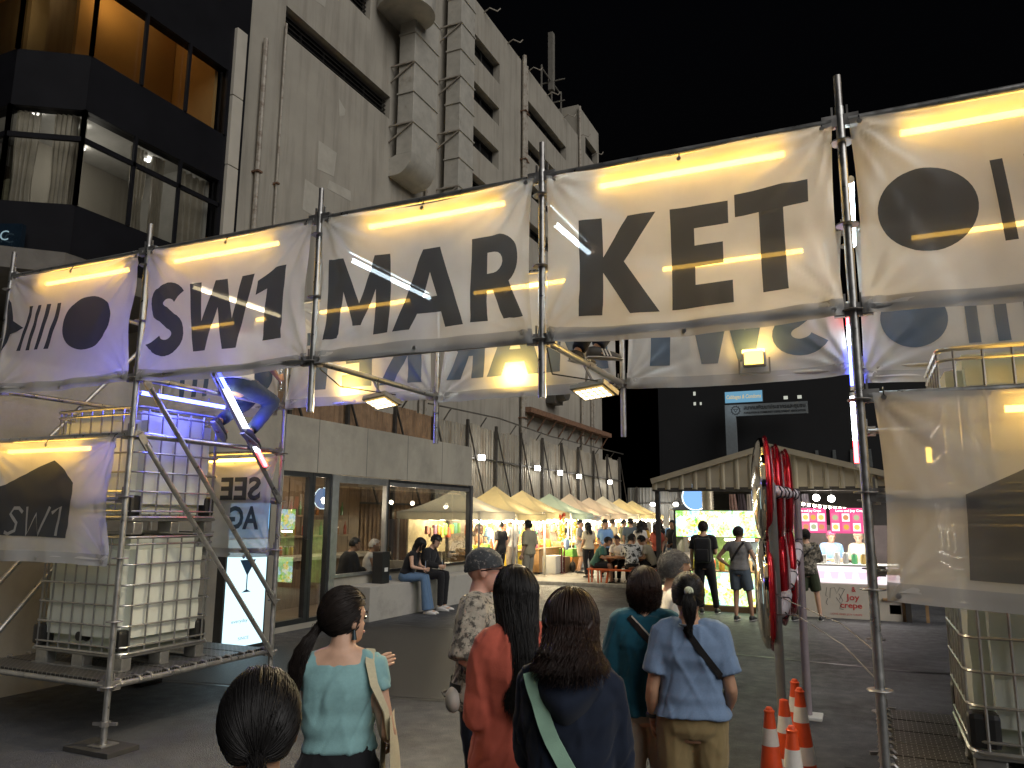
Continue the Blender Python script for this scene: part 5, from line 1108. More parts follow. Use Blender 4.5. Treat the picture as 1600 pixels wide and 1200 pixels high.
for k, (x, y, l, z0) in enumerate(((-.60, 6.77, 'orange traffic cone, farthest of the cone cluster', 0), (-.54, 6.45, 'tall orange traffic cone at the right of the cluster', .0), (-.62, 6.1, 'orange traffic cone with open top in the cluster middle', 0), (-.68, 5.72, 'orange traffic cone half hidden by the grey post', 0), (-.50, 5.28, 'nearest orange traffic cone of the cluster', 0))):
    o = thing('traffic_cone', l, 'cone', (x, y, z0), 'orange traffic cones'); hh = .76; R = lambda q: .115-.085*q
    MB().bbox(x-.17, x+.17, y-.17, y+.17, z0, z0+.04, .012).build('base', CONE, o)
    MB().lathe([(R(0), .04), (R(1), hh), (R(1)-.012, hh), (R(1)-.02, hh-.02), (.001, hh-.03)], (x, y, z0), 24).build('body', CONE, o, 40)
    for a, b in ((.30, .47), (.70, .85)): MB().lathe([(R(a)+.0015, .04+a*(hh-.04)), (R(b)+.0015, .04+b*(hh-.04))], (x, y, z0), 24).build('band', CWH, o, 40)
    if k != 2: MB().lathe([(.024, 0), (.024, .035), (.016, .045), (.001, .045)], (x, y, z0+hh-.02), 12).build('knob', CONE, o, 40); MB().lathe([(R(1)+.004, -.012), (R(1)+.006, 0), (R(1), .006)], (x, y, z0+hh), 20).build('rim', CONE, o, 40)
# ================================================================ people
import numpy as np
SKIN = {k: M('skin_'+k, c, .5, var=.1, vs=12, spec=.35, bump=.05, bs=90) for k, c in dict(light=(.58, .36, .25), tan=(.42, .24, .15), mid=(.50, .30, .20), deep=(.30, .165, .10), pink=(.60, .33, .25)).items()}
def fabric(name, c, var=.05, vs=30, stretch=None, rough=.85, stain=None, ss=9, st=(.48, .56)): return M('cloth_'+name, c, rough, var=var, vs=vs, bump=.14, bs=240, sheen=.12, spec=.2, stretch=stretch, stain=stain, ss=ss, st=st)
def hairmat(name, c, r=.44): return M('hair_'+name, c, r, var=.35, vs=35, spec=.32)
HAIR = dict(black=hairmat('black', (.012, .011, .011)), brown=hairmat('brown', (.025, .015, .010)), wine=hairmat('wine', (.026, .014, .011)), grey=hairmat('grey', (.16, .155, .15), .5), dark=hairmat('dark', (.018, .013, .011)))
def remesh(mb, vox, name, it=5, fac=.6):
    me = mb.mesh('t'); o = bpy.data.objects.new('t', me)
    r = o.modifiers.new('r', 'REMESH'); r.mode = 'VOXEL'; r.voxel_size = vox; r.adaptivity = 0
    s = o.modifiers.new('s', 'SMOOTH'); s.iterations = it; s.factor = fac
    out = evaluated(o); out.name = name; bpy.data.objects.remove(o); bpy.data.meshes.remove(me)
    return out
def capsule(mb, pts, rs, n=12, flat=False):
    """closed tapered limb through pts with rounded ends"""
    pts = [Vector(p) for p in pts]; P, R = [], []
    def cr(a, b, c, d, t): return .5*((2*b)+(c-a)*t+(2*a-5*b+4*c-d)*t*t+(3*b-a-3*c+d)*t*t*t)
    d0 = (pts[0]-pts[1]).normalized(); d1 = (pts[-1]-pts[-2]).normalized()
    for f in (.95, .7, .35): P.append(pts[0]+d0*rs[0]*f); R.append(rs[0]*math.sqrt(max(.01, 1-f*f)))
    for i in range(len(pts)-1):
        for k in range(5):
            t = k/5; P.append(pts[i].lerp(pts[i+1], t)); R.append(rs[i]+(rs[i+1]-rs[i])*t)
    P.append(pts[-1]); R.append(rs[-1])
    if not flat:
        for f in (.35, .7, .95): P.append(pts[-1]+d1*rs[-1]*f); R.append(rs[-1]*math.sqrt(max(.01, 1-f*f)))
    mb.tube(P, R, n)
def loft(mb, secs, n=24):
    """secs: (centre, x-axis half vector, y-axis half vector[, squareness])"""
    V, F = [], []
    for c, ax, ay in secs:
        for k in range(n):
            a = 2*pi*k/n; ca, sa = cos(a), sin(a); q = .82
            V.append(Vector(c)+Vector(ax)*(abs(ca)**q*(1 if ca > 0 else -1))+Vector(ay)*(abs(sa)**q*(1 if sa > 0 else -1)))
    for i in range(len(secs)-1):
        for k in range(n): F.append((i*n+k, i*n+(k+1) % n, (i+1)*n+(k+1) % n, (i+1)*n+k))
    F.append(tuple(range(n-1, -1, -1))); F.append(tuple((len(secs)-1)*n+k for k in range(n))); mb.add(V, F)
REST = dict(pel=(0, 0, .93), chest=(0, .01, 1.22), neck=(0, -.02, 1.425), head=(0, .025, 1.575),
            rs=(.172, -.02, 1.375), re=(.225, -.045, 1.10), rw=(.235, .04, .865), rh=(.088, 0, .90), rk=(.097, .025, .49), ra=(.10, -.03, .09))
def wrinkle(me, amp, seed, stretch=(1, 1, 1), sc_=9., lowz=None):
    n = len(me.vertices); co = np.empty(n*3); no = np.empty(n*3); me.vertices.foreach_get('co', co); me.vertices.foreach_get('normal', no)
    co = co.reshape(-1, 3); no = no.reshape(-1, 3); d = np.empty(n)
    for i in range(n):
        p = co[i]; x, y, z = p[0], p[1], p[2]
        a = noise.noise(Vector(((x+z*.28)*sc_+seed, y*sc_, z*sc_*stretch[2])))              # long hanging folds
        b = noise.noise(Vector(((x-z*.55)*sc_*1.3+seed, y*sc_*1.3, z*sc_*.35+5)))           # pulls slanting the other way
        c = noise.noise(Vector((x*sc_*.4, y*sc_*.4+seed, z*sc_*2.6)))                       # cross creases
        r1 = max(0, 1-abs(a)*3.2)**2; r2 = max(0, 1-abs(b)*4)**2
        d[i] = amp*(a*.55+r1*.55-r2*.45+(c*.5 if lowz is None else c*1.3*math.exp(-abs(z-lowz)/.10)+c*.15))
    co += no*d[:, None]; me.vertices.foreach_set('co', co.ravel()); me.update()
def strands(paths, r0, r1):
    """paths (N,K,3) -> thin three-sided tubes"""
    N, K, _ = paths.shape; t = np.gradient(paths, axis=1); t /= np.linalg.norm(t, axis=2, keepdims=True)+1e-9
    ref = np.tile(np.array([.31, .22, .92]), (N, K, 1)); x = np.cross(t, ref); x /= np.linalg.norm(x, axis=2, keepdims=True)+1e-9; y = np.cross(t, x)
    f = np.linspace(0, 1, K)[None, :, None]; rad = r0+(r1-r0)*f**2
    V = np.stack([paths+rad*(x*cos(a)+y*sin(a)) for a in (0, 2*pi/3, 4*pi/3)], axis=2).reshape(-1, 3)
    i = (np.arange(N)[:, None]*K+np.arange(K-1)[None, :])*3; F = []
    for k in range(3):
        a = i+k; b = i+(k+1) % 3; F.append(np.stack([a, b, b+3, a+3], axis=2).reshape(-1, 4))
    return V, np.concatenate(F)
def np_mesh(name, V, F, m):
    me = bpy.data.meshes.new(name); me.vertices.add(len(V)); me.vertices.foreach_set('co', V.ravel().astype(np.float32))
    me.loops.add(F.size); me.loops.foreach_set('vertex_index', F.ravel().astype(np.int32)); me.polygons.add(len(F))
    me.polygons.foreach_set('loop_start', np.arange(0, F.size, 4, dtype=np.int32)); me.polygons.foreach_set('use_smooth', np.ones(len(F), bool)); me.update(calc_edges=True); me.materials.append(m); return me
def smooth_m(me, m): me.materials.clear(); me.materials.append(m); me.polygons.foreach_set('use_smooth', [True]*len(me.polygons)); return me
def hand(mb, w, fdir, palm, size=1., curl=.5, side=1):
    """palm, four bent fingers of unequal length and a thumb; fdir = pointing direction, palm = palm normal"""
    f = Vector(fdir).normalized(); p = Vector(palm); p = (p-f*p.dot(f)).normalized(); s = f.cross(p)*side; w = Vector(w)
    loft(mb, [(w-f*.01, s*.022, p*.017), (w+f*.03*size, s*.034*size, p*.016), (w+f*.075*size, s*.040*size, p*.013), (w+f*.088*size, s*.038*size, p*.009)], 10)
    for k, (o, l) in enumerate(((-.029, .068), (-.010, .078), (.010, .073), (.028, .056))):
        b = w+f*.078*size+s*o*size; c1 = b+(f*cos(curl)+p*sin(curl))*l*.45*size; c2 = c1+(f*cos(curl*2)+p*sin(curl*2))*l*.33*size; c3 = c2+(f*cos(curl*2.8)+p*sin(curl*2.8))*l*.26*size
        mb.tube([b, c1, c2, c3], [.0095*size, .009*size, .008*size, .0055*size], 7)
    b = w+f*.025*size-s*.028*size; c1 = b+(f*.6-s*.75+p*.3).normalized()*.04*size; c2 = c1+(f*.85-s*.25+p*.45).normalized()*.032*size
    mb.tube([b, c1, c2], [.012*size, .0105*size, .007*size], 7)
def person(label, loc, face, h=1.7, sex='m', pose=None, skin='mid', top=None, bottom=None, shoe=None, hair=None, lod=1, extra=None, hyaw=0., hpitch=0., hroll=0., group=None, build=1., seed=None, face_detail=False):
    """top=(mat, 'short'|'long'|'none', hem z), bottom=(mat, 'long'|'short'|'skirt'), hair=(style, mat)"""
    seed = seed if seed is not None else len(label)*7+int(abs(loc[0])*100)
    rg = random.Random(seed); k = h/1.70; vox = {0: .0085, 1: .014, 2: .018}[lod]
    o = local_thing('person', label, 'person', loc, radians(face-90), group)
    J = {}
    for q, v in REST.items():
        J[q] = Vector(v)
        if q[0] == 'r': J['l'+q[1:]] = Vector((-v[0], v[1], v[2]))
    if sex == 'f':
        for s in (1, -1):
            q = 'r' if s > 0 else 'l'; J[q+'s'].x = s*.142; J[q+'e'].x = s*.20; J[q+'w'].x = s*.21
    J['head'].z = 1.565
    for q, v in (pose or {}).items():
        J[q] = Vector(v)
        if sex == 'f' and q in ('rs', 'ls', 're', 'le'): J[q].x *= .86
    J = {q: v*k for q, v in J.items()}
    B = build; fem = sex == 'f'
    R = (J['rs']-J['ls']).normalized(); RH = (J['rh']-J['lh']).normalized()
    pel, ch, nk, hd = J['pel'], J['chest'], J['neck'], J['head']
    def spn(z):     # rest height -> bent spine point
        if z <= .93: return pel+(pel-ch).normalized()*(.93-z)*k
        if z <= 1.22: return pel.lerp(ch, (z-.93)/.29)
        return ch.lerp(nk, (z-1.22)/.205)
    hip, wst, cst = (.168, .128, .158) if fem else (.160, .142, .172)
    prof = [(.80, .085, .085), (.86, .14, .112), (.93, hip, .118), (1.0, (hip+wst)/2, .108), (1.08, wst, .098), (1.18, (wst+cst)/2+.004, .106), (1.27, cst, .118 if fem else .114), (1.34, cst+.004, .100), (1.385, .135, .078), (1.415, .085, .064), (1.44, .056, .058)]
    def torso(mb, z0, z1, e, flare=0.):
        secs = []; zs = [z0]+[p[0] for p in prof if z0 < p[0] < z1]+[z1]
        for z in zs:
            wx, wy = hip, .118
            for (a, b) in zip(prof, prof[1:]):
                if a[0] <= z <= b[0]:
                    t = (z-a[0])/(b[0]-a[0]); wx = a[1]+(b[1]-a[1])*t; wy = a[2]+(b[2]-a[2])*t
                    if e and z < .93 and z0 < .81: wx, wy = hip, .118
                    break
            ax = RH.lerp(R, min(1, max(0, (z-.9)/.45))).normalized(); tg = (spn(z+.02)-spn(z-.02)); tg = tg.normalized() if tg.length > 1e-6 else Vector((0, 0, 1))
            ay = tg.cross(ax).normalized(); ee = e+flare*max(0, 1-(z-z0)/.3); secs.append((spn(z), ax*(wx*B+ee)*k, ay*(wy*B+ee)*k))
        loft(mb, secs)
    # --- body, one continuous surface
    mb = MB(); torso(mb, .80, 1.44, 0)
    capsule(mb, [nk+(nk-ch).normalized()*-.03*k, nk.lerp(hd, .35), nk.lerp(hd, .75)], [.062*k, .055*k, .053*k])
    HR = Matrix.Rotation(radians(hyaw), 3, 'Z') @ Matrix.Rotation(radians(hpitch), 3, 'X') @ Matrix.Rotation(radians(hroll), 3, 'Y')
    hs = 1.07*k; H = lambda x, y, z: hd+HR @ Vector((x, y, z))*hs
    def hball(x, y, z, rx, ry, rz):
        V = MB().ball((0, 0, 0), (rx*hs, ry*hs, rz*hs), 16, 10); mb.add([HR @ Vector(p)+H(x, y, z) for p in V.v], V.f)
    hball(0, -.008, .03, .076, .095, .092); hball(0, .022, -.035, .060, .068, .075); hball(0, .045, -.075, .038, .042, .032)
    hball(0, .06, .02, .05, .035, .03)
    n = MB().add([(-.016, .088, -.035), (.016, .088, -.035), (0, .118, -.032), (0, .088, .015), (0, .07, -.045)], [(0,1,4),(0,4,2),(4,1,2),(0,2,3),(2,1,3),(0,3,1)]); mb.add([HR @ (Vector(p)*hs)+hd for p in n.v], n.f)
    for s in (-1, 1): hball(s*.077, -.008, -.005, .010, .020, .033)
    hball(0, .083, -.062, .022, .012, .010)
    for s in 'rl':
        sh_, el, wr = J[s+'s'], J[s+'e'], J[s+'w']; hp, kn, an = J[s+'h'], J[s+'k'], J[s+'a']; bb_ = B if B < 1.1 else 1.08
        capsule(mb, [nk.lerp(sh_, .1)+Vector((0, 0, .0)), nk.lerp(sh_, .55)+Vector((0, 0, .008)), sh_], [.05*k, .044*k, .05*k])
        capsule(mb, [sh_.lerp(nk, .18), sh_, sh_.lerp(el, .45), el, el.lerp(wr, .3), wr], [.05*k, .055*k*bb_, .046*k*bb_*(.9 if fem else 1), .037*k, .038*k*bb_, .024*k])
        capsule(mb, [hp+Vector((0, 0, .02)), hp.lerp(kn, .35), kn, kn.lerp(an, .3), an], [.088*k*B, .080*k*B, .054*k, .052*k*bb_, .034*k])
    body = remesh(mb, vox, 'body')
    hm = MB()
    for s, sd in (('r', 1), ('l', -1)):
        fd = (J[s+'w']-J[s+'e']).normalized(); hv = (extra or {}).get(s+'hand', {})
        hand(hm, J[s+'w'], hv.get('dir', fd), hv.get('palm', Vector((-sd*.9, .25, 0))), k*(.95 if fem else 1.04), hv.get('curl', .38), sd)
    for s in 'rl':   # feet inside the shoes
        an = J[s+'a']; kn = J[s+'k']; fdv = (extra or {}).get(s+'foot', Vector((0, 1, 0))); fdv = Vector(fdv).normalized(); hm.ball(an+fdv*.07*k+Vector((0, 0, -.045*k)), (.04*k, .09*k, .03*k), 10, 6)
    bm = bmesh.new(); bm.from_mesh(body); vs = [bm.verts.new(p) for p in hm.v]
    for f in hm.f: bm.faces.new([vs[i] for i in f])
    bmesh.ops.recalc_face_normals(bm, faces=bm.faces); bm.to_mesh(body); bm.free()
    link('body', smooth_m(body, SKIN[skin]), o)
    # --- eyes, brows, lips
    if lod < 2:
        for s in (-1, 1):
            e = link('eye', MB().ball(H(s*.03, .083, .002), .0085*k, 8, 6).mesh('eye', M('eye_dark', (.02, .015, .012), .15)), o)
            b = MB(); b.tube([H(s*.014, .097, .021), H(s*.032, .093, .027), H(s*.05, .078, .02)], [.003*k, .0042*k, .002*k], 5); link('eyebrow', b.mesh('eyebrow', HAIR['dark']), o)
        b = MB(); b.tube([H(-.022, .086, -.062), H(-.006, .097, -.058), H(.006, .097, -.058), H(.022, .086, -.062)], [.002*k, .006*k, .006*k, .002*k], 6); link('lips', b.mesh('lips', M('lips', (.42, .17, .14), .45), smooth=True), o)
    # --- bottom garment
    if bottom:
        bmat, bl = bottom[0], bottom[1]; mb = MB(); e = .014; wz = bottom[2] if len(bottom) > 2 else 1.03
        torso(mb, .82, wz, e)
        for s in 'rl':
            hp, kn, an = J[s+'h'], J[s+'k'], J[s+'a']
            if bl == 'long': capsule(mb, [hp+Vector((0, 0, .02)), hp.lerp(kn, .4), kn, kn.lerp(an, .4), an.lerp(kn, .04)], [(.092*B+e)*k, (.086*B+e)*k, .076*k, .068*k, .060*k], flat=True)
            elif bl == 'flare': capsule(mb, [hp+Vector((0, 0, .02)), hp.lerp(kn, .4), kn, kn.lerp(an, .5), an.lerp(kn, .0)], [(.09*B+e)*k, (.082*B+e)*k, .066*k, .085*k, .105*k], flat=True)
            elif bl == 'crop': capsule(mb, [hp+Vector((0, 0, .02)), hp.lerp(kn, .4), kn, kn.lerp(an, .55)], [(.092*B+e)*k, (.086*B+e)*k, .08*k, .078*k], flat=True)
            elif bl == 'short':
                capsule(mb, [hp+Vector((0, 0, .02)), hp.lerp(kn, .45), hp.lerp(kn, .86)], [(.094*B+e)*k, (.098*B+e)*k, .098*k], flat=True)
        if bl == 'skirt':
            loft(mb, [(spn(.98), R*.16*k, Vector((0, .13*k, 0))), (spn(.8), R*.2*k, Vector((0, .16*k, 0))), (spn(.55), R*.24*k, Vector((0, .2*k, 0)))])
        g = remesh(mb, vox, 'trousers'); wrinkle(g, .005 if lod else .006, seed, (1, 1, .3), 10)
        link('shorts' if bl == 'short' else 'skirt' if bl == 'skirt' else 'trousers', smooth_m(g, bmat), o)
    # --- top garment
    if top:
        tmat, sl, hz = top[0], top[1], top[2]; loose = top[3] if len(top) > 3 else .018; mb = MB(); z1 = top[4] if len(top) > 4 else 1.432
        torso(mb, hz, z1, loose, .012)
        for s in 'rl':
            sh_, el, wr = J[s+'s'], J[s+'e'], J[s+'w']; q = loose*.8
            if z1 > 1.42: capsule(mb, [nk.lerp(sh_, .22)-Vector((0, 0, .012)), nk.lerp(sh_, .6)+Vector((0, 0, .004)), sh_], [(.045+q*.6)*k, (.044+q*.7)*k, (.05+q)*k])
            if sl == 'short': capsule(mb, [sh_.lerp(nk, .3), sh_, sh_.lerp(el, .5), sh_.lerp(el, .72)], [(.052+q)*k, (.058+q)*k, (.056+q)*k, (.060+q)*k], flat=True)
            elif sl == 'cap': capsule(mb, [sh_.lerp(nk, .3), sh_, sh_.lerp(el, .38)], [(.05+q*.6)*k, (.056+q*.6)*k, (.052+q*.6)*k], flat=True)
            elif sl == 'half': capsule(mb, [sh_.lerp(nk, .3), sh_, sh_.lerp(el, .5), el], [(.052+q)*k, (.058+q)*k, (.060+q)*k, (.064+q)*k], flat=True)
            elif sl == 'long': capsule(mb, [sh_.lerp(nk, .3), sh_, sh_.lerp(el, .5), el, el.lerp(wr, .5), wr.lerp(el, .04)], [(.05+q)*k, (.056+q)*k, (.052+q)*k, (.046+q)*k, (.042+q)*k, (.036+q)*k], flat=True)
        g = remesh(mb, vox, 'top', 4); wrinkle(g, .0125 if lod == 0 else .007, seed+3, (1, 1, .22), 8, (hz+.06)*k if not pose or 'pel' not in pose else None)
        so_ = link('shirt', smooth_m(g, tmat), o)
        if lod == 0 and sl in ('short', 'cap', 'half') and z1 > 1.42:
            nb_ = MB(); c0 = spn(1.425); nb_.tube([c0+Vector((cos(a)*.068*k*B, sin(a)*.068*k*B-.004, .008*k+.012*sin(a)*k)) for a in [2*pi*q/24 for q in range(24)]], .009*k, 6, closed=True); link('neckband', nb_.mesh('neckband', tmat, smooth=True), so_)
    # --- shoes
    if shoe:
        for s in 'rl':
            an = J[s+'a']; fd = Vector((extra or {}).get(s+'foot', (.12 if s == 'r' else -.12, 1, 0))).normalized(); up = Vector((0, 0, 1)); sd = fd.cross(up).normalized(); up = sd.cross(fd)
            b = an-up*.085*k; mb = MB()
            loft(mb, [(b-fd*.075*k+up*.035*k, sd*.022*k, up*.03*k), (b-fd*.06*k+up*.045*k, sd*.036*k, up*.045*k), (b+up*.05*k, sd*.042*k, up*.05*k), (b+fd*.06*k+up*.04*k, sd*.044*k, up*.04*k), (b+fd*.13*k+up*.03*k, sd*.048*k, up*.03*k), (b+fd*.18*k+up*.024*k, sd*.036*k, up*.022*k), (b+fd*.2*k+up*.02*k, sd*.016*k, up*.012*k)], 14)
            so = link('shoe', mb.mesh('shoe', shoe, smooth=True), o)
            mb = MB(); loft(mb, [(b-fd*.08*k+up*.008*k, sd*.03*k, up*.008*k), (b+up*.01*k, sd*.045*k, up*.010*k), (b+fd*.12*k+up*.01*k, sd*.052*k, up*.010*k), (b+fd*.205*k+up*.010*k, sd*.022*k, up*.009*k)], 12); link('sole', mb.mesh('sole', M('sole_rubber', (.45, .44, .42), .7), smooth=40), so)
    # --- hair
    if hair: make_hair(o, hair, H, HR, k, lod, rg)
    o['_h'] = 0; del o['_h']
    return o, J, H, HR, k
def make_hair(o, hair, H, HR, k, lod, rg):
    style, m = hair[0], hair[1]; cs_ = 1.08 if lod == 2 else 1.02; rx, ry, rz = .084*cs_, .104*cs_, .104*cs_; cz = .028
    line = {'short': (.045, .35), 'crop': (.05, .3)}.get(style, (.035, .5))
    # scalp cap: open over the face and below the nape
    nu, nv = 40, 24; V, F, keep = [], [], []
    for j in range(nv+1):
        th = pi*j/nv
        for i in range(nu):
            a = 2*pi*i/nu; d = Vector((sin(th)*cos(a), sin(th)*sin(a), cos(th))); low = -.62 if style not in ('short', 'crop') else -.42
            ok = d.z > low and not (d.y > .30 and d.z < (.42 if abs(d.x) < .62 else .25)) and not (abs(d.x) > .8 and d.z < -.05 and d.y > -.2 and style in ('short', 'crop', 'pony', 'lowpony'))
            w = 1+.03*noise.noise(d*4+Vector((rg.random()*0+k*9, 0, 0)))+(.05*max(0, noise.noise(d*9)) if style in ('short', 'crop') else 0); V.append(H(d.x*rx*w, -.008+d.y*ry*w, cz+d.z*rz*w)); keep.append(ok)
    for j in range(nv):
        for i in range(nu):
            q = (j*nu+i, j*nu+(i+1) % nu, (j+1)*nu+(i+1) % nu, (j+1)*nu+i)
            if all(keep[x] for x in q): F.append(q)
    cap = link('hair', MB().add(V, F).mesh('hair', m, smooth=True), o)
    if lod == 2 and style in ('short', 'crop', 'bald'): return
    N = {0: 2600, 1: 420, 2: 130}[lod]; K = 16; paths = []; L = hair[2] if len(hair) > 2 else .4
    part = hair[3] if len(hair) > 3 else 0.
    sp = lambda d, s=1.: (d[0]*rx*s, -.008+d[1]*ry*s, cz+d[2]*rz*s)
    def hairy(d): return d.z > -.55 and not (d.y > .32 and d.z < .45)
    for _ in range(N):
        while True:
            d = Vector((rg.gauss(0, 1), rg.gauss(0, 1), rg.gauss(0, 1))).normalized()
            if hairy(d): break
        P = []; lift = 1.0+rg.uniform(.0, .03)+.05*noise.noise(d*6)
        if style in ('pony', 'lowpony', 'highpony'):
            T = Vector({'pony': (0, -.93, .12), 'lowpony': (part, -.86, -.52), 'highpony': (0, -.95, .28)}[style]).normalized()
            n1 = 9
            for q in range(n1):
                t = q/(n1-1); e = d.lerp(T, t).normalized(); s = lift*(1+.02*sin(pi*t)) ; P.append(Vector(H(*sp(e, s))))
            tie = Vector(H(*sp(T, 1.12))); P[-1] = tie+Vector((rg.gauss(0, .007), rg.gauss(0, .007), rg.gauss(0, .007)))*k
            fat = rg.uniform(0, 1)**.5*(.034 if style != 'lowpony' else .042); an = rg.uniform(0, 6.28); ll = L*rg.uniform(.8, 1.04); back = HR @ Vector((0, -1, 0))
            side = (HR @ Vector((1, 0, 0)))
            for q in range(1, K-n1+1):
                t = q/(K-n1); sw = sin(pi*min(1, t*1.15+.05))**.7 if t < .95 else .3
                c = tie+back*((.035 if style != 'lowpony' else .085)*sin(min(1, t*2.2)*pi/2))*k+Vector((0, 0, -ll*t))*k+side*part*.10*t*k+Vector((rg.gauss(0, .003), rg.gauss(0, .003), 0))
                P.append(c+(side*cos(an)+back*sin(an)*.6)*fat*sw*k)
        elif style in ('long', 'wavy', 'bob', 'halfup'):
            pd = Vector((part, .1, 1)).normalized(); ax = d-pd*d.dot(pd); ax = ax.normalized() if ax.length > 1e-4 else Vector((0, -1, 0)); ang0 = math.acos(max(-1, min(1, d.dot(pd)))); amax = 1.75
            n1 = 8; wv = style in ('wavy', 'bob', 'halfup'); ll = L*rg.uniform(.82, 1.0); e0 = None
            for q in range(n1):
                t = q/(n1-1); a = ang0+(max(amax, ang0+.05)-ang0)*t; e = (pd*cos(a)+ax*sin(a)); bul = 1.0+(.10 if wv else .05)*min(1, t*1.3); P.append(Vector(H(*sp(e, lift*bul)))); e0 = e
            b = P[-1]; yb = e0.y
            if yb > .25: out = HR @ Vector((e0.x*1.0, -.15, 0))
            else: out = HR @ Vector((e0.x, e0.y, 0))
            phs = rg.uniform(0, 6.3)
            for q in range(1, K-n1+1):
                t = q/(K-n1); dz = ll*t; inw = -.02*sin(pi*t) if style != 'bob' else -.035*t*t
                c = b+Vector((0, 0, -dz*k))+(HR @ Vector((0, -1, 0)))*(.085*min(1, t*1.6) if yb < .3 and style != 'bob' else 0)*k+out*(inw+(.03*t if style == 'halfup' else 0))*k
                if wv: c = c+(HR @ Vector((sin(t*9+phs), cos(t*8+phs), 0)))*.014*t**.5*k
                if yb > .25: c = c+HR @ Vector((0, -.05*t, 0))*k
                P.append(c+Vector((rg.gauss(0, .002), rg.gauss(0, .002), 0)))
        else:   # short / crop : lying flat, swept
            t0 = Vector((d.x*.3, -.6 if d.y < .5 else .1, -.5)); t0 = (t0-d*t0.dot(d)); t0 = t0.normalized() if t0.length > 1e-3 else Vector((0, 0, -1)); n1 = K; ll = .35 if style == 'short' else .22
            for q in range(K): t = q/(K-1); e = (d+t0*ll*t).normalized(); P.append(Vector(H(*sp(e, 1.0+.10*t*(1-t)*1.2+rg.uniform(0, .03)))))
        if lod == 0:
            fly = .012 if rg.random() < .05 else .0022; ph1, ph2 = rg.uniform(0, 6), rg.uniform(0, 6)
            P = [p+Vector((sin(q*.55+ph1), cos(q*.6+ph2), sin(q*.5+ph2)))*fly*(q/K) for q, p in enumerate(P)]
        paths.append([p[:] for p in P])
    V, F = strands(np.array(paths), *( (.0017*k, .0006*k) if lod == 0 else (.005*k, .002*k) if lod == 1 else (.01*k, .004*k)))
    link('hair_strands', np_mesh('hair_strands', V, F, m), cap)
def strap(o, pts, w, m, name='strap', t=.004):
    """flat band through points (local metres) with outward normals ((x,y,z),(nx,ny,nz))"""
    mb = MB(); V = []; n = len(pts)
    for i, (p, nn) in enumerate(pts):
        p = Vector(p); a = Vector(pts[max(i-1, 0)][0]); b = Vector(pts[min(i+1, n-1)][0]); tg = (b-a).normalized(); nn = Vector(nn).normalized(); s = tg.cross(nn).normalized()
        V += [p-s*w/2, p+s*w/2, p+s*w/2+nn*t, p-s*w/2+nn*t]
    F = [(0,1,2,3), tuple((n-1)*4+q for q in (3,2,1,0))]
    for i in range(n-1):
        for q in range(4): F.append((i*4+q, i*4+(q+1) % 4, (i+1)*4+(q+1) % 4, (i+1)*4+q))
    mb.add(V, F); return link(name, mb.mesh(name, m, smooth=40), o)
# ================================================================ the visitors
from mathutils.bvhtree import BVHTree
def surf(o, names=('shirt',)):
    V, F = [], []
    for c in o.children:
        if c.name.split('.')[0] in names:
            b = len(V); V += [v.co.copy() for v in c.data.vertices]; F += [tuple(i+b for i in p.vertices) for p in c.data.polygons]
    return BVHTree.FromPolygons(V, F)
def back_strap(o, pts, w, m, name='strap', frm=-1, off=.004, names=('shirt',)):
    """band laid on the garment; pts = (x, z), seen from behind (frm=-1) or in front"""
    bv = surf(o, names); out = []; P = []
    for a, b in zip(pts, pts[1:]):
        for q in range(8): P.append((a[0]+(b[0]-a[0])*q/8, a[1]+(b[1]-a[1])*q/8))
    P.append(pts[-1])
    for x, z in P:
        h = bv.ray_cast(Vector((x, frm*1.0, z)), Vector((0, -frm, 0)))
        if h[0] is None: continue
        out.append((h[0]+Vector((0, frm*off, 0)), (0, frm, .0)))
    if len(out) > 1: return strap(o, out, w, m, name)
JEAN = fabric('denim', (.10, .17, .28), .15, 90); BLKC = fabric('black', (.014, .014, .016)); NAVY = fabric('navy', (.012, .018, .035)); KHAKI = fabric('khaki', (.24, .18, .085)); BEIGE = fabric('beige', (.40, .34, .27)); WHITE = fabric('white', (.66, .64, .60)); CREAM = fabric('cream', (.52, .46, .33)); GREYC = fabric('grey', (.22, .215, .21)); OLIVE = fabric('olive', (.045, .055, .03)); TEALC = fabric('teal', (.24, .43, .44), .05, 90); RUSTC = fabric('coral', (.52, .115, .075), .06, 40); BLUE = fabric('blouse', (.012, .085, .13), .06); TEEB = fabric('slateblue', (.16, .235, .36), .07, 120); SLATE = fabric('slate', (.09, .115, .14)); BLUSH = fabric('lightblue', (.2, .36, .62)); PINKC = fabric('pink', (.55, .16, .28)); BROWN = fabric('brown', (.16, .08, .045)); GREENC = fabric('green', (.05, .13, .10))
FLORAL = fabric('floral', (.36, .33, .27), .25, 14, stain=(.08, .075, .065), ss=30, st=(.5, .58)); CAMO = fabric('camo', (.26, .23, .18), .4, 16, stain=(.06, .055, .045), ss=17, st=(.46, .54)); MONO = fabric('mono_print', (.6, .6, .58), .1, 5, stain=(.03, .03, .03), ss=11, st=(.5, .54)); BAND = fabric('bandana', (.05, .055, .06), .3, 20, stain=(.2, .19, .18), ss=55, st=(.55, .62))
SHB = M('shoe_black', (.02, .02, .02), .5); SHW = M('shoe_white', (.6, .58, .55), .5); LEA = M('leather_black', (.015, .014, .014), .35, bump=.1, bs=120); MINT = fabric('mint', (.36, .58, .44), .06)
# --- nearest: girl with low ponytail
o, J, H, HR, k = person('nearest girl seen from behind with low black ponytail and pale collar', (-1.319, 1.487, 0), 131, 1.505, 'f', skin='tan', top=(WHITE, 'short', .95, .02), bottom=(JEAN, 'long'), shoe=SHW, hair=('lowpony', HAIR['black'], .22, 0.), lod=0)
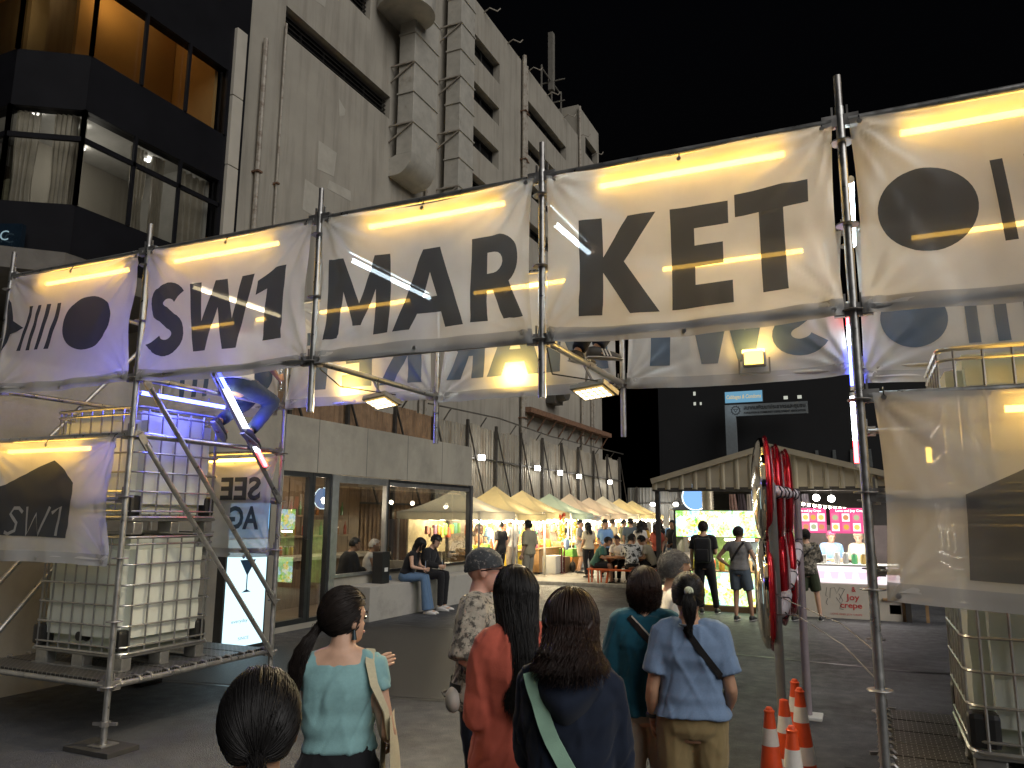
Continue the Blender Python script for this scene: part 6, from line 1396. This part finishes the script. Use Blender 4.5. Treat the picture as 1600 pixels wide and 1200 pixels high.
# --- woman in a pale teal tee
o, J, H, HR, k = person('woman in pale teal tee and dark side ponytail with a tote', (-2.176, 2.965, 0), 120, 1.540, 'f', skin='light', hyaw=-48, pose=dict(re=(.245, -.06, 1.10), rw=(.22, .17, 1.02), le=(-.17, .16, 1.12), lw=(.09, .27, 1.30), ls=(-.172, 0, 1.37)),
   top=(TEALC, 'cap', 1.02, .008, 1.40), bottom=(BLKC, 'long', 1.05), shoe=SHB, hair=('lowpony', HAIR['dark'], .40, -.55), lod=0, extra=dict(lhand=dict(dir=(.75, .25, .35), palm=(0, .8, -.6), curl=.15)))
link('earring', MB().tube([H(.082, -.01, -.035), H(.085, -.01, -.075)], [.006, .011], 8).mesh('earring', M('earring_dark', (.03, .05, .06), .2, .5)), o)
bag = local_thing('tote_bag', 'cream canvas tote bag hanging from the teal tee woman', 'bag', (-2.176, 2.965, -.035), radians(30)); CANV = fabric('canvas', (.55, .50, .34), .08, 90)
MB().grid(lambda u, v: (.205+.05*sin(pi*u)*sin(pi*v)*.6+.02*(1-v), -.19+.36*u+.03*v, .66+.40*v+.05*(1-u)*v), 16, 14).grid(lambda u, v: (.175-.01*sin(pi*u), -.19+.36*u+.03*v, .66+.40*v+.05*(1-u)*v), 10, 10).build('panel', CANV, bag, True)
strap(bag, [((.20, -.10, 1.02), (1, -.3, 0)), ((.185, -.105, 1.12), (1, -.5, 0)), ((.135, -.105, 1.22), (.6, -.8, .2)), ((.115, -.075, 1.295), (.2, -.7, .7)), ((.112, -.02, 1.335), (.1, 0, 1)), ((.118, .05, 1.30), (.2, .8, .5)), ((.17, .08, 1.15), (1, .5, 0)), ((.20, .06, 1.0), (1, 0, 0))], .035, CANV, 'handle', .005)
# --- man with bandana
o, J, H, HR, k = person('man in bandana, sunglasses and grey patterned shirt looking right', (-2.200, 4.382, 0), 24, 1.667, 'm', skin='pink', hpitch=4, pose=dict(re=(.25, -.07, 1.12), rw=(.20, .2, 1.08), le=(-.24, -.03, 1.12), lw=(-.15, .22, 1.08)), top=(FLORAL, 'half', .84, .028), bottom=(NAVY, 'crop'), shoe=SHB, hair=None, lod=0, build=1.06)
mb = MB(); V, F, keep = [], [], []
for j in range(15):
    th = pi*.56*j/14
    for i in range(36):
        a = 2*pi*i/36; d = Vector((sin(th)*cos(a), sin(th)*sin(a), cos(th))); w = 1+.025*noise.noise(d*5)+(.03 if j in (9, 11, 13) else 0); V.append(H(d.x*.085*w, -.008+d.y*.104*w, .035+d.z*.092*w+(-.02*max(0, -d.y) if j > 8 else 0)))
for j in range(14):
    for i in range(36): F.append((j*36+i, j*36+(i+1) % 36, (j+1)*36+(i+1) % 36, (j+1)*36+i))
link('bandana', MB().add(V, F).mesh('bandana', BAND, smooth=True), o)
sg = MB()
for s in (-1, 1): sg.ball(H(s*.034, .098, .003), (.026*k, .010*k, .019*k), 12, 8); sg.tube([H(s*.058, .095, .008), H(s*.082, .05, .012), H(s*.084, -.02, .008)], .004, 6)
sg.tube([H(-.012, .106, .006), H(.012, .106, .006)], .004, 6); link('sunglasses', sg.mesh('sunglasses', M('lens_black', (.006, .006, .008), .08), smooth=True), o)
back_strap(o, [(-.2, .96*k), (0, .97*k), (.2, .96*k)], .04, LEA, 'belt'); 
bb2 = local_thing('belt_bag', 'pale belt bag worn by the bandana man', 'bag', (-2.200, 4.382, 0), radians(24-90)); MB().ball((.13, -.13, .90*k), (.085, .045, .065), 16, 10).build('pouch', fabric('belt_bag', (.42, .39, .35)), bb2, True); MB().tube([(.06, -.175, .93*k), (.13, -.19, .935*k), (.2, -.17, .93*k)], .005, 6).build('zip', LEA, bb2)
# --- woman in coral shirt
o, J, H, HR, k = person('woman in loose coral shirt with long straight black hair', (-1.527, 3.425, 0), 132, 1.624, 'f', skin='light', hyaw=0, pose=dict(ls=(-.145, -.01, 1.37), rs=(.145, -.02, 1.37), le=(-.20, .0, 1.08), lw=(-.08, .2, 1.06), re=(.20, .02, 1.1), rw=(.1, .22, 1.08)), top=(RUSTC, 'long', .70, .034), bottom=(WHITE, 'long'), shoe=SHW, hair=('long', HAIR['black'], .47, .05), lod=0)
cl = MB(); cl.tube([(cos(a)*.075*k, -.02+sin(a)*.072*k, (1.425+.012*sin(a))*k) for a in [2*pi*q/20 for q in range(20)]], .017, 8, closed=True); link('collar', cl.mesh('collar', RUSTC, smooth=True), o)
# --- woman in navy hoodie with mint strap
o, J, H, HR, k = person('woman in navy hooded top with a mint green bag strap', (-1.057, 2.870, 0), 102, 1.588, 'f', skin='light', hyaw=6, pose=dict(rs=(.145, 0, 1.37), ls=(-.145, 0, 1.37), re=(.19, .06, 1.10), rw=(.08, .24, 1.08), le=(-.19, .06, 1.1), lw=(-.08, .24, 1.06)), top=(NAVY, 'long', .80, .022), bottom=(BLKC, 'long'), shoe=SHW, hair=('halfup', HAIR['wine'], .15, 0.), lod=0, build=.98)
hd = MB()
hd.grid(lambda u, v: ((-.13+.26*u)*k, (-.10-.075*sin(pi*u)*sin(pi*min(1, v*1.1))-.02*(1-abs(2*u-1)))*k, (1.445-.20*v*(.35+.65*sin(pi*u))-.02*sin(pi*u))*k), 24, 12); h2 = link('hood', hd.mesh('hood', NAVY, smooth=True), o)
m2 = h2.modifiers.new('thick', 'SOLIDIFY'); m2.thickness = .012
back_strap(o, [(-.125*k, 1.425*k), (-.11*k, 1.38*k), (-.04, 1.2*k), (.08, .98*k), (.15, .84*k)], .05, MINT, names=('shirt', 'hood'), off=.012)
tw = MB()   # twisted V of the half-up hair
for s in (-1, 1): tw.tube([H(s*.075, -.04, .06), H(s*.07, -.085, .02), H(s*.04, -.115, -.015), H(0, -.125, -.045)], [.010, .013, .013, .011], 8)
link('hair_twist', tw.mesh('hair_twist', HAIR['wine'], smooth=True), o)
# --- woman in dark blue blouse
o, J, H, HR, k = person('woman in dark teal blouse and beige trousers with brown bob', (-1.278, 4.803, 0), 108, 1.562, 'f', skin='light', pose=dict(re=(.22, .0, 1.1), rw=(.12, .2, 1.08), le=(-.24, .0, 1.1), lw=(-.14, .2, 1.05)), top=(BLUE, 'long', .86, .032), bottom=(BEIGE, 'long'), shoe=SHB, hair=('bob', HAIR['wine'], .13, 0.), lod=0, build=1.05)
back_strap(o, [(-.10*k, 1.42*k), (-.02, 1.33*k), (.1, 1.18*k), (.17, 1.06*k)], .03, LEA)
back_strap(o, [(-.085*k, 1.425*k), (.0, 1.34*k), (.12, 1.19*k), (.18, 1.09*k)], .008, M('strap_edge', (.5, .47, .4), .5), 'strap_edge', off=.007)
# --- older man
o, J, H, HR, k = person('grey haired man in white shirt seen over the shoulders', (-1.321, 5.772, 0), 30, 1.615, 'm', skin='mid', top=(WHITE, 'short', .88, .025), bottom=(SLATE, 'long'), shoe=SHB, hair=('short', HAIR['grey']), lod=0, build=1.05)
# --- woman in slate blue tee
o, J, H, HR, k = person('woman in slate blue tee and khaki trousers with black ponytail', (-0.969, 4.613, 0), 104, 1.546, 'f', skin='tan', pose=dict(re=(.25, -.05, 1.08), rw=(.20, .12, .93), le=(-.25, -.05, 1.07), lw=(-.215, .04, .885)), top=(TEEB, 'short', .93, .028), bottom=(KHAKI, 'long', 1.04), shoe=SHB, hair=('pony', HAIR['black'], .23, 0.), lod=0, build=1.08)
link('scrunchie', MB().ball(H(0, -.128, .045), (.024, .02, .024), 12, 8).mesh('scrunchie', fabric('scrunchie', (.62, .66, .48)), smooth=True), o)
back_strap(o, [(-.03, 1.42*k), (.05, 1.30*k), (.14, 1.17*k), (.19, 1.08*k)], .032, LEA)
link('wristwatch', MB().lathe([(.034, -.012), (.037, 0), (.034, .012)], J['lw']+Vector((.0, -.012, .03)), 16).mesh('wristwatch', LEA, smooth=True), o)
# ---------------------------------------------------------------- people by the stalls
def P(*a, **kw): kw.setdefault('lod', 1); return person(*a, **kw)
o, J, H, HR, k = P('man in black with a black backpack facing the juice stall', (-3.3, 17.5, 0), 95, 1.77, 'm', skin='mid', hyaw=-8, pose=dict(re=(.22, .0, 1.11), rw=(.12, .2, 1.1), rk=(.15, .03, .49), ra=(.2, .02, .09), lk=(-.09, 0, .49), la=(-.07, -.06, .09)), top=(BLKC, 'short', .9), bottom=(BLKC, 'long'), shoe=SHB, hair=('short', HAIR['dark']))
bk = local_thing('backpack', 'black backpack on the man at the juice stall', 'bag', (-3.3, 17.5, 0), radians(5)); MB().bbox(-.16, .16, -.34, -.15, .98, 1.45, .06).build('sack', BLKC, bk, True); MB().bbox(-.12, .12, -.40, -.335, 1.0, 1.24, .03).build('pocket', BLKC, bk, True)
for s in (-1, 1): MB().tube([(s*.1, -.17, 1.42), (s*.11, -.02, 1.5), (s*.115, .11, 1.42), (s*.13, .1, 1.2), (s*.14, -.15, 1.05)], .018, 6).build('strap', BLKC, bk)
o, J, H, HR, k = P('man in grey tee and blue shorts with hand on hip', (-2.42, 16.6, 0), 78, 1.68, 'm', skin='tan', hyaw=-10, pose=dict(le=(-.40, -.04, 1.12), lw=(-.2, -.03, .98), re=(.30, -.02, 1.12), rw=(.36, .08, .90), rk=(.15, .04, .49), ra=(.17, .08, .09), lk=(-.09, .02, .49), la=(-.08, -.05, .09)), top=(GREYC, 'cap', .9), bottom=(SLATE, 'short'), shoe=SHB, hair=('crop', HAIR['dark']))
back_strap(o, [(.12, 1.4), (.02, 1.25), (-.12, 1.06)], .04, LEA)
o, J, H, HR, k = P('man in camouflage shirt and dark shorts at the crepe stall', (-1.17, 17.25, 0), 96, 1.64, 'm', skin='mid', pose=dict(re=(.23, .05, 1.1), rw=(.15, .22, 1.12), le=(-.23, .05, 1.1), lw=(-.15, .22, 1.12), rk=(.15, .02, .49), ra=(.19, -.02, .09), lk=(-.10, .02, .49), la=(-.1, -.04, .09)), top=(CAMO, 'half', .86, .03), bottom=(OLIVE, 'short'), shoe=SHB, hair=('short', HAIR['black']))
back_strap(o, [(.14, 1.36), (-.0, 1.2), (-.14, 1.05)], .03, LEA)
P('vendor woman in dark top behind the juice counter', (-2.35, 18.95, 0), 268, 1.6, 'f', skin='tan', hpitch=-8, pose=dict(rw=(.12, .25, 1.02), lw=(-.12, .25, 1.02)), top=(SLATE, 'short', .9), bottom=(BLKC, 'long'), hair=('lowpony', HAIR['black'], .2))
P('vendor in light blue shirt and pink cap at the crepe stall', (-.75, 18.95, 0), 290, 1.6, 'm', skin='mid', hpitch=-14, pose=dict(rw=(.12, .28, 1.1), lw=(-.12, .28, 1.1)), top=(BLUSH, 'half', .9), bottom=(BLKC, 'long'), hair=('crop', PINKC))
P('vendor in cream apron and hat at the crepe stall', (-.18, 19.0, 0), 262, 1.6, 'f', skin='light', hpitch=-16, pose=dict(rw=(.1, .28, 1.12), lw=(-.1, .28, 1.12)), top=(CREAM, 'half', .8), bottom=(BLKC, 'long'), hair=('crop', CREAM))
P('person crouching in dark clothes behind the red balloons', (-1.55, 17.1, 0), 80, 1.55, 'f', skin='mid', top=(NAVY, 'short', .9), bottom=(BLKC, 'long'), shoe=SHB, hair=('lowpony', HAIR['black'], .2))
# --- couple on the bench
def sit(seat, lean=.0, spread=.09, fwd=.44, foot=.46):
    z = seat+.10; return dict(pel=(0, 0, z), chest=(0, .03+lean*.5, z+.29), neck=(0, .03+lean, z+.49), head=(0, .09+lean*1.3, z+.63), rs=(.172, .02+lean*.95, z+.44), ls=(-.172, .02+lean*.95, z+.44), rh=(.088, .02, z-.02), lh=(-.088, .02, z-.02),
        rk=(spread+.02, fwd, z), lk=(-spread-.02, fwd, z), ra=(spread, foot, .09), la=(-spread, foot, .09), re=(.23, .12+lean*.6, z+.2), le=(-.23, .12+lean*.6, z+.2), rw=(.09, .30+lean*.7, z+.16), lw=(-.09, .30+lean*.7, z+.16))
ph = lambda lbl, loc, rz, pos: (lambda q: (MB().bbox(pos[0]-.036, pos[0]+.036, pos[1]-.01, pos[1]+.005, pos[2]-.07, pos[2]+.07, .004).build('case', BLK, q), MB().box(pos[0]-.032, pos[0]+.032, pos[1]-.0125, pos[1]-.0105, pos[2]-.064, pos[2]+.064).build('screen', EM('phone_screen', (.7, .8, 1), .8), q)))(local_thing('phone', lbl, 'phone', loc, rz))
o, *_ = P('woman in black vest and flared jeans sitting on the bench with phone', (-9.05, 14.45, 0), 8, 1.62, 'f', skin='light', pose=sit(.62, .16, .05, .42, .5), hpitch=-32, top=(BLKC, 'none', .98), bottom=(JEAN, 'flare'), shoe=SHW, hair=('long', HAIR['black'], .26, 0.))
ph('phone held by the seated woman in jeans', (-9.05, 14.45, 0), radians(8-90), (0, .43, .92))
o, *_ = P('man in black jacket sitting on the bench looking at a phone', (-9.05, 15.15, 0), 5, 1.7, 'm', skin='light', pose=sit(.60, .14, .1, .46, .44), hpitch=-32, top=(BLKC, 'long', .98, .025), bottom=(BLKC, 'long'), shoe=SHW, hair=('short', HAIR['black']))
ph('phone held by the seated man in black', (-9.05, 15.15, 0), radians(5-90), (0, .45, .9))
sp_ = thing('speaker_box', 'slim black box standing on the bench by the window', 'box', (-9.2, 13.75, .66)); MB().bbox(-9.35, -9.1, 13.62, 13.9, .662, 1.3, .015).build('case', BLK, sp_); MB().box(-9.099, -9.095, 13.7, 13.82, .9, .98).build('badge', WHB, sp_)
# --- inside the shop
P('seated man in black seen through the shop window', (-10.05, 13.6, .05), 60, 1.7, 'm', skin='tan', pose=sit(.5, .1), top=(BLKC, 'long', .9, .03), bottom=(BLKC, 'long'), hair=('short', HAIR['black']), lod=2, build=1.1)
P('seated woman in white vest seen through the shop window', (-10.0, 14.35, .05), 40, 1.65, 'f', skin='tan', pose=sit(.5, .05), top=(WHITE, 'none', .9, .02), bottom=(JEAN, 'long'), hair=('crop', WHITE), lod=2)
P('barista in pale shirt behind the shop counter', (-12.5, 13.9, .05), 350, 1.68, 'm', skin='mid', top=(CREAM, 'half', .9, .02), bottom=(BLKC, 'long'), hair=('short', HAIR['black']), lod=2)
for k_, y_ in enumerate((13.6, 14.35)):
    st_ = thing('shop_stool', ['stool under the seated man in the shop', 'stool under the seated woman in the shop'][k_], 'stool', (-10.03, y_, .06)); MB().lathe([(.001, 0), (.19, 0), (.19, .05), (.001, .05)], (-10.03, y_, .55), 16).build('seat', WOOD, st_, 35)
    for a in range(4): MB().bar((-10.03+.14*cos(a*pi/2+.7), y_+.14*sin(a*pi/2+.7), .06), (-10.03+.1*cos(a*pi/2+.7), y_+.1*sin(a*pi/2+.7), .55), .03).build('leg', WOOD, st_)
# --- table group
P('man in dark teal shirt eating at the left end of the orange table', (-7.75, 23.3, 0), 10, 1.68, 'm', skin='tan', pose=sit(.44, .22), hpitch=-25, top=(GREENC, 'short', .9, .025), bottom=(BLKC, 'short'), shoe=SHB, hair=('short', HAIR['black']))
P('bald man in white tee eating behind the orange table', (-7.2, 24.25, .05), 268, 1.66, 'm', skin='tan', pose=sit(.45, .2), hpitch=-20, top=(WHITE, 'short', .9, .025), bottom=(BLKC, 'long'), shoe=SHB, hair=('crop', HAIR['dark']))
P('bearded man in white shirt and crossbody strap at the table middle', (-6.75, 24.25, .05), 272, 1.72, 'm', skin='mid', pose=sit(.45, .12), hpitch=-10, top=(WHITE, 'short', .9, .025), bottom=(BLKC, 'long'), shoe=SHB, hair=('crop', HAIR['dark']))
P('young man in black and white printed shirt bending over the table', (-6.45, 22.9, .05), 110, 1.68, 'm', skin='mid', pose=sit(.45, .24), hpitch=-30, top=(MONO, 'half', .9, .03), bottom=(BLKC, 'long'), shoe=SHW, hair=('short', HAIR['black']))
P('young man in plain pale tee at the right end of the table', (-5.95, 23.5, .05), 185, 1.68, 'm', skin='mid', pose=sit(.45, .18), hpitch=-25, top=(CREAM, 'short', .9, .025), bottom=(BLKC, 'long'), shoe=SHW, hair=('short', HAIR['black']))
sd_ = thing('stool', 'orange stool under the man in dark teal shirt', 'stool', (-7.75, 23.3, 0)); MB().bbox(-7.95, -7.55, 23.1, 23.5, .44, .485, .01).build('seat', ORS, sd_)
for x in (-7.9, -7.6):
    for y in (23.15, 23.45): MB().bar((x, y, 0), (x, y, .44), .035).build('leg', ORS, sd_)
s2_ = thing('stool', 'orange stool under the young man in pale tee', 'stool', (-5.95, 23.5, 0)); MB().bbox(-6.12, -5.78, 23.3, 23.7, .45, .495, .01).build('seat', ORS, s2_)
for x in (-6.1, -5.8):
    for y in (23.35, 23.65): MB().bar((x, y, .0), (x, y, .45), .035).build('leg', ORS, s2_)
# --- strollers along the tents
L2 = dict(lod=2)
P('man in khaki shirt with a small brown bag facing left', (-8.75, 20.4, 0), 168, 1.74, 'm', skin='mid', top=(fabric('khaki_shirt', (.34, .31, .21)), 'half', .86, .03), bottom=(fabric('khaki_trousers', (.28, .26, .2)), 'long'), shoe=SHB, hair=('short', HAIR['black']))
P('man in black tee standing in profile by the first tent', (-10.46, 22.16, 0), 168, 1.7, 'm', skin='mid', top=(BLKC, 'short', .88), bottom=(BLKC, 'long'), shoe=SHB, hair=('short', HAIR['black']), **L2)
P('man in white shirt standing behind the black tee man', (-10.55, 23.2, .05), 165, 1.74, 'm', skin='mid', top=(WHITE, 'short', .88), bottom=(BEIGE, 'long'), shoe=SHB, hair=('short', HAIR['black']), **L2)
P('woman with brown hair half hidden by the shop corner', (-11.08, 21.87, 0), 30, 1.6, 'f', skin='light', top=(BROWN, 'short', .88), bottom=(BLKC, 'long'), shoe=SHB, hair=('long', HAIR['wine'], .2), **L2)
P('vendor in light blue shirt and cap under the second tent', (-11.75, 24.0, .05), 10, 1.7, 'm', skin='mid', hpitch=-20, top=(BLUSH, 'short', .88), bottom=(BLKC, 'long'), hair=('crop', HAIR['grey']), **L2)
crowd = [(-8.1, 25.5, 300, 1.68, 'm', BLUSH, 'man in pale blue shirt just left of the table', 'short', 'black'), (-8.5, 24.9, 130, 1.62, 'f', CREAM, 'woman in cream top walking away left of the table', 'long', 'black'), (-7.5, 28.3, 80, 1.62, 'f', fabric('mustard', (.5, .3, .05)), 'woman in mustard top among the strollers', 'long', 'brown'), (-9.3, 31.8, 40, 1.7, 'm', OLIVE, 'man in olive tee at the fifth tent', 'short', 'black'), (-6.3, 25.4, 270, 1.6, 'f', RUSTC, 'woman in rust top behind the right end of the table', 'bob', 'wine'), (-5.75, 25.9, 200, 1.72, 'm', NAVY, 'man in navy shirt at the hall corner', 'short', 'black'), (-7.05, 26.1, 90, 1.66, 'f', WHITE, 'woman in white top walking away behind the table', 'long', 'black'), (-9.4, 26.6, 20, 1.7, 'm', GREYC, 'man in grey tee choosing goods at the third tent', 'short', 'black'), (-8.85, 27.84, 75, 1.72, 'm', MONO, 'man in black floral shirt queueing by the fourth tent', 'short', 'black'), (-7.71, 27.26, 100, 1.75, 'm', SLATE, 'broad man in slate tee standing behind the table', 'short', 'dark'), (-7.9, 29.37, 100, 1.7, 'm', BLKC, 'man in black tee with rucksack deep in the market', 'short', 'black'),
  (-7.5, 30.6, 100, 1.68, 'm', OLIVE, 'man in olive vest walking away deep in the market', 'short', 'dark'), (-6.65, 27.19, 250, 1.66, 'f', BLKC, 'woman in black strappy top walking forward', 'long', 'brown'), (-6.1, 26.86, 250, 1.7, 'm', BLKC, 'man in black tee raising his hands by the hall corner', 'short', 'black'),
  (-9.2, 29.91, 60, 1.72, 'm', CREAM, 'person in cream shirt under the warm bulbs', 'short', 'brown'), (-8.85, 33.33, 100, 1.66, 'f', BROWN, 'woman in brown top far down the row', 'long', 'brown'), (-9.75, 30.6, 200, 1.66, 'm', NAVY, 'man in navy tee at the drinks cabinet', 'short', 'black'),
  (-8.6, 35.5, 280, 1.7, 'm', WHITE, 'man in white tee far down the row', 'short', 'black'), (-7.4, 32.5, 260, 1.66, 'f', PINKC, 'woman in pink top far down the row', 'long', 'black'), (-11.7, 27.0, 0, 1.62, 'f', fabric('yellow', (.6, .42, .06)), 'vendor in yellow tee under the third tent', 'short', 'black'), (-11.7, 31.5, 0, 1.64, 'm', BLKC, 'vendor in black under the fifth tent', 'short', 'black'),
  (-11.75, 29.2, 0, 1.62, 'f', RUSTC, 'vendor in coral top under the fourth tent', 'short', 'dark'), (-11.7, 34.2, 0, 1.64, 'f', WHITE, 'vendor in white under the sixth tent', 'short', 'black'), (-6.9, 34.5, 120, 1.72, 'm', GREYC, 'man in grey tee near the far hoarding', 'short', 'black'), (-6.75, 29.6, 95, 1.7, 'm', BLUSH, 'man in light blue shirt between the strollers', 'short', 'dark')]
for x, y, f, h, s, tm, lb, hs, hc in crowd: P(lb, (x, y, .05 if x < -6 else 0), f, h, s, skin=gr.choice(['mid', 'tan', 'light']), top=(tm, 'none' if 'strappy' in lb or 'vest' in lb else 'short', .88), bottom=(gr.choice([BLKC, JEAN, BEIGE, SLATE]), gr.choice(['long', 'long', 'short'])), shoe=SHB, hair=(hs, HAIR[hc], .22), **L2, pose=dict(rw=(.15, .2, 1.0+gr.uniform(-.05, .1)), lw=(-.2, .1, .9), rk=(.12, .06, .49), la=(-.1, -.08, .09)))
# --- the two people up on the scaffold
STRP = M('sneaker_black', (.02, .02, .022), .6)
o, J, H, HR, k = person('worker in blue lit jeans sitting on the left tower transom with a bottle', (-6.2, 6.28, 3.34), 96, 1.7, 'm', skin='tan', hpitch=-8, lod=1,
   pose=dict(pel=(0, 0, .10), chest=(0, .04, .38), neck=(0, .05, .58), head=(0, .10, .72), rs=(.17, .05, .53), ls=(-.17, .05, .53), rh=(.088, .02, .08), lh=(-.088, .02, .08), rk=(.12, .48, -.02), lk=(-.10, .40, .0), ra=(.10, .16, -.36), la=(-.10, -.06, -.28), re=(.24, .16, .34), rw=(.2, .42, .22), le=(-.22, .1, .3), lw=(-.1, .28, .2)),
   top=(WHITE, 'short', .95, .025), bottom=(fabric('dark_jeans', (.035, .05, .085)), 'long'), shoe=STRP, hair=('short', HAIR['black']), extra=dict(rhand=dict(dir=(0, .9, .2), palm=(-1, 0, 0), curl=.9), rfoot=(.1, .85, -.5), lfoot=(-.1, .8, -.6)))
bt = local_thing('water_bottle', 'clear plastic bottle in the hand of the seated worker', 'bottle', (-6.2, 6.28, 3.34), radians(6)); hpos = J['rw']+Vector((-.03, .09, -.02)); MB().lathe([(.001, -.1), (.03, -.1), (.031, .05), (.012, .09), (.012, .11), (.001, .11)], hpos, 14).build('bottle', GLASS('bottle_plastic', (.85, .9, .92), 1, .1), bt, 40); MB().lathe([(.014, 0), (.014, .018), (.001, .018)], hpos+Vector((0, 0, .112)), 10).build('cap', WHB, bt)
o, J, H, HR, k = person('worker in dark trousers and striped sneakers squatting on the transom behind the K', (-2.06, 6.05, 3.335), 55, 1.72, 'm', skin='mid', hpitch=-10, lod=1,
   pose=dict(pel=(0, -.16, .36), chest=(0, .0, .62), neck=(0, .08, .80), head=(0, .14, .94), rs=(.17, .06, .75), ls=(-.17, .06, .75), rh=(.088, -.14, .34), lh=(-.088, -.14, .34), rk=(.15, .26, .46), lk=(-.15, .26, .50), ra=(.09, .02, .09), la=(-.10, -.02, .09), re=(.24, .26, .60), rw=(.16, .44, .70), le=(-.24, .24, .58), lw=(-.12, .40, .50)),
   top=(BLKC, 'short', .95, .025), bottom=(NAVY, 'long'), shoe=STRP, hair=('short', HAIR['black']), extra=dict(rfoot=(.25, 1, 0), lfoot=(-.25, 1, 0)))
for s in 'rl':
    an = J[s+'a']; sgn = 1 if s == 'r' else -1; fd = Vector((.25*sgn, 1, 0)).normalized(); sd = Vector((fd.y, -fd.x, 0))
    for q in range(3):
        for e in (-1, 1): c = an-Vector((0, 0, .04))+fd*(.035+q*.026)+sd*e*.046; link('stripe', MB().obox(c, sd*.004, fd*.005+Vector((0, 0, .0)), Vector((0, 0, .026))-fd*.012).mesh('stripe', SHW), o)
bpy.data.scenes.remove(TMP)
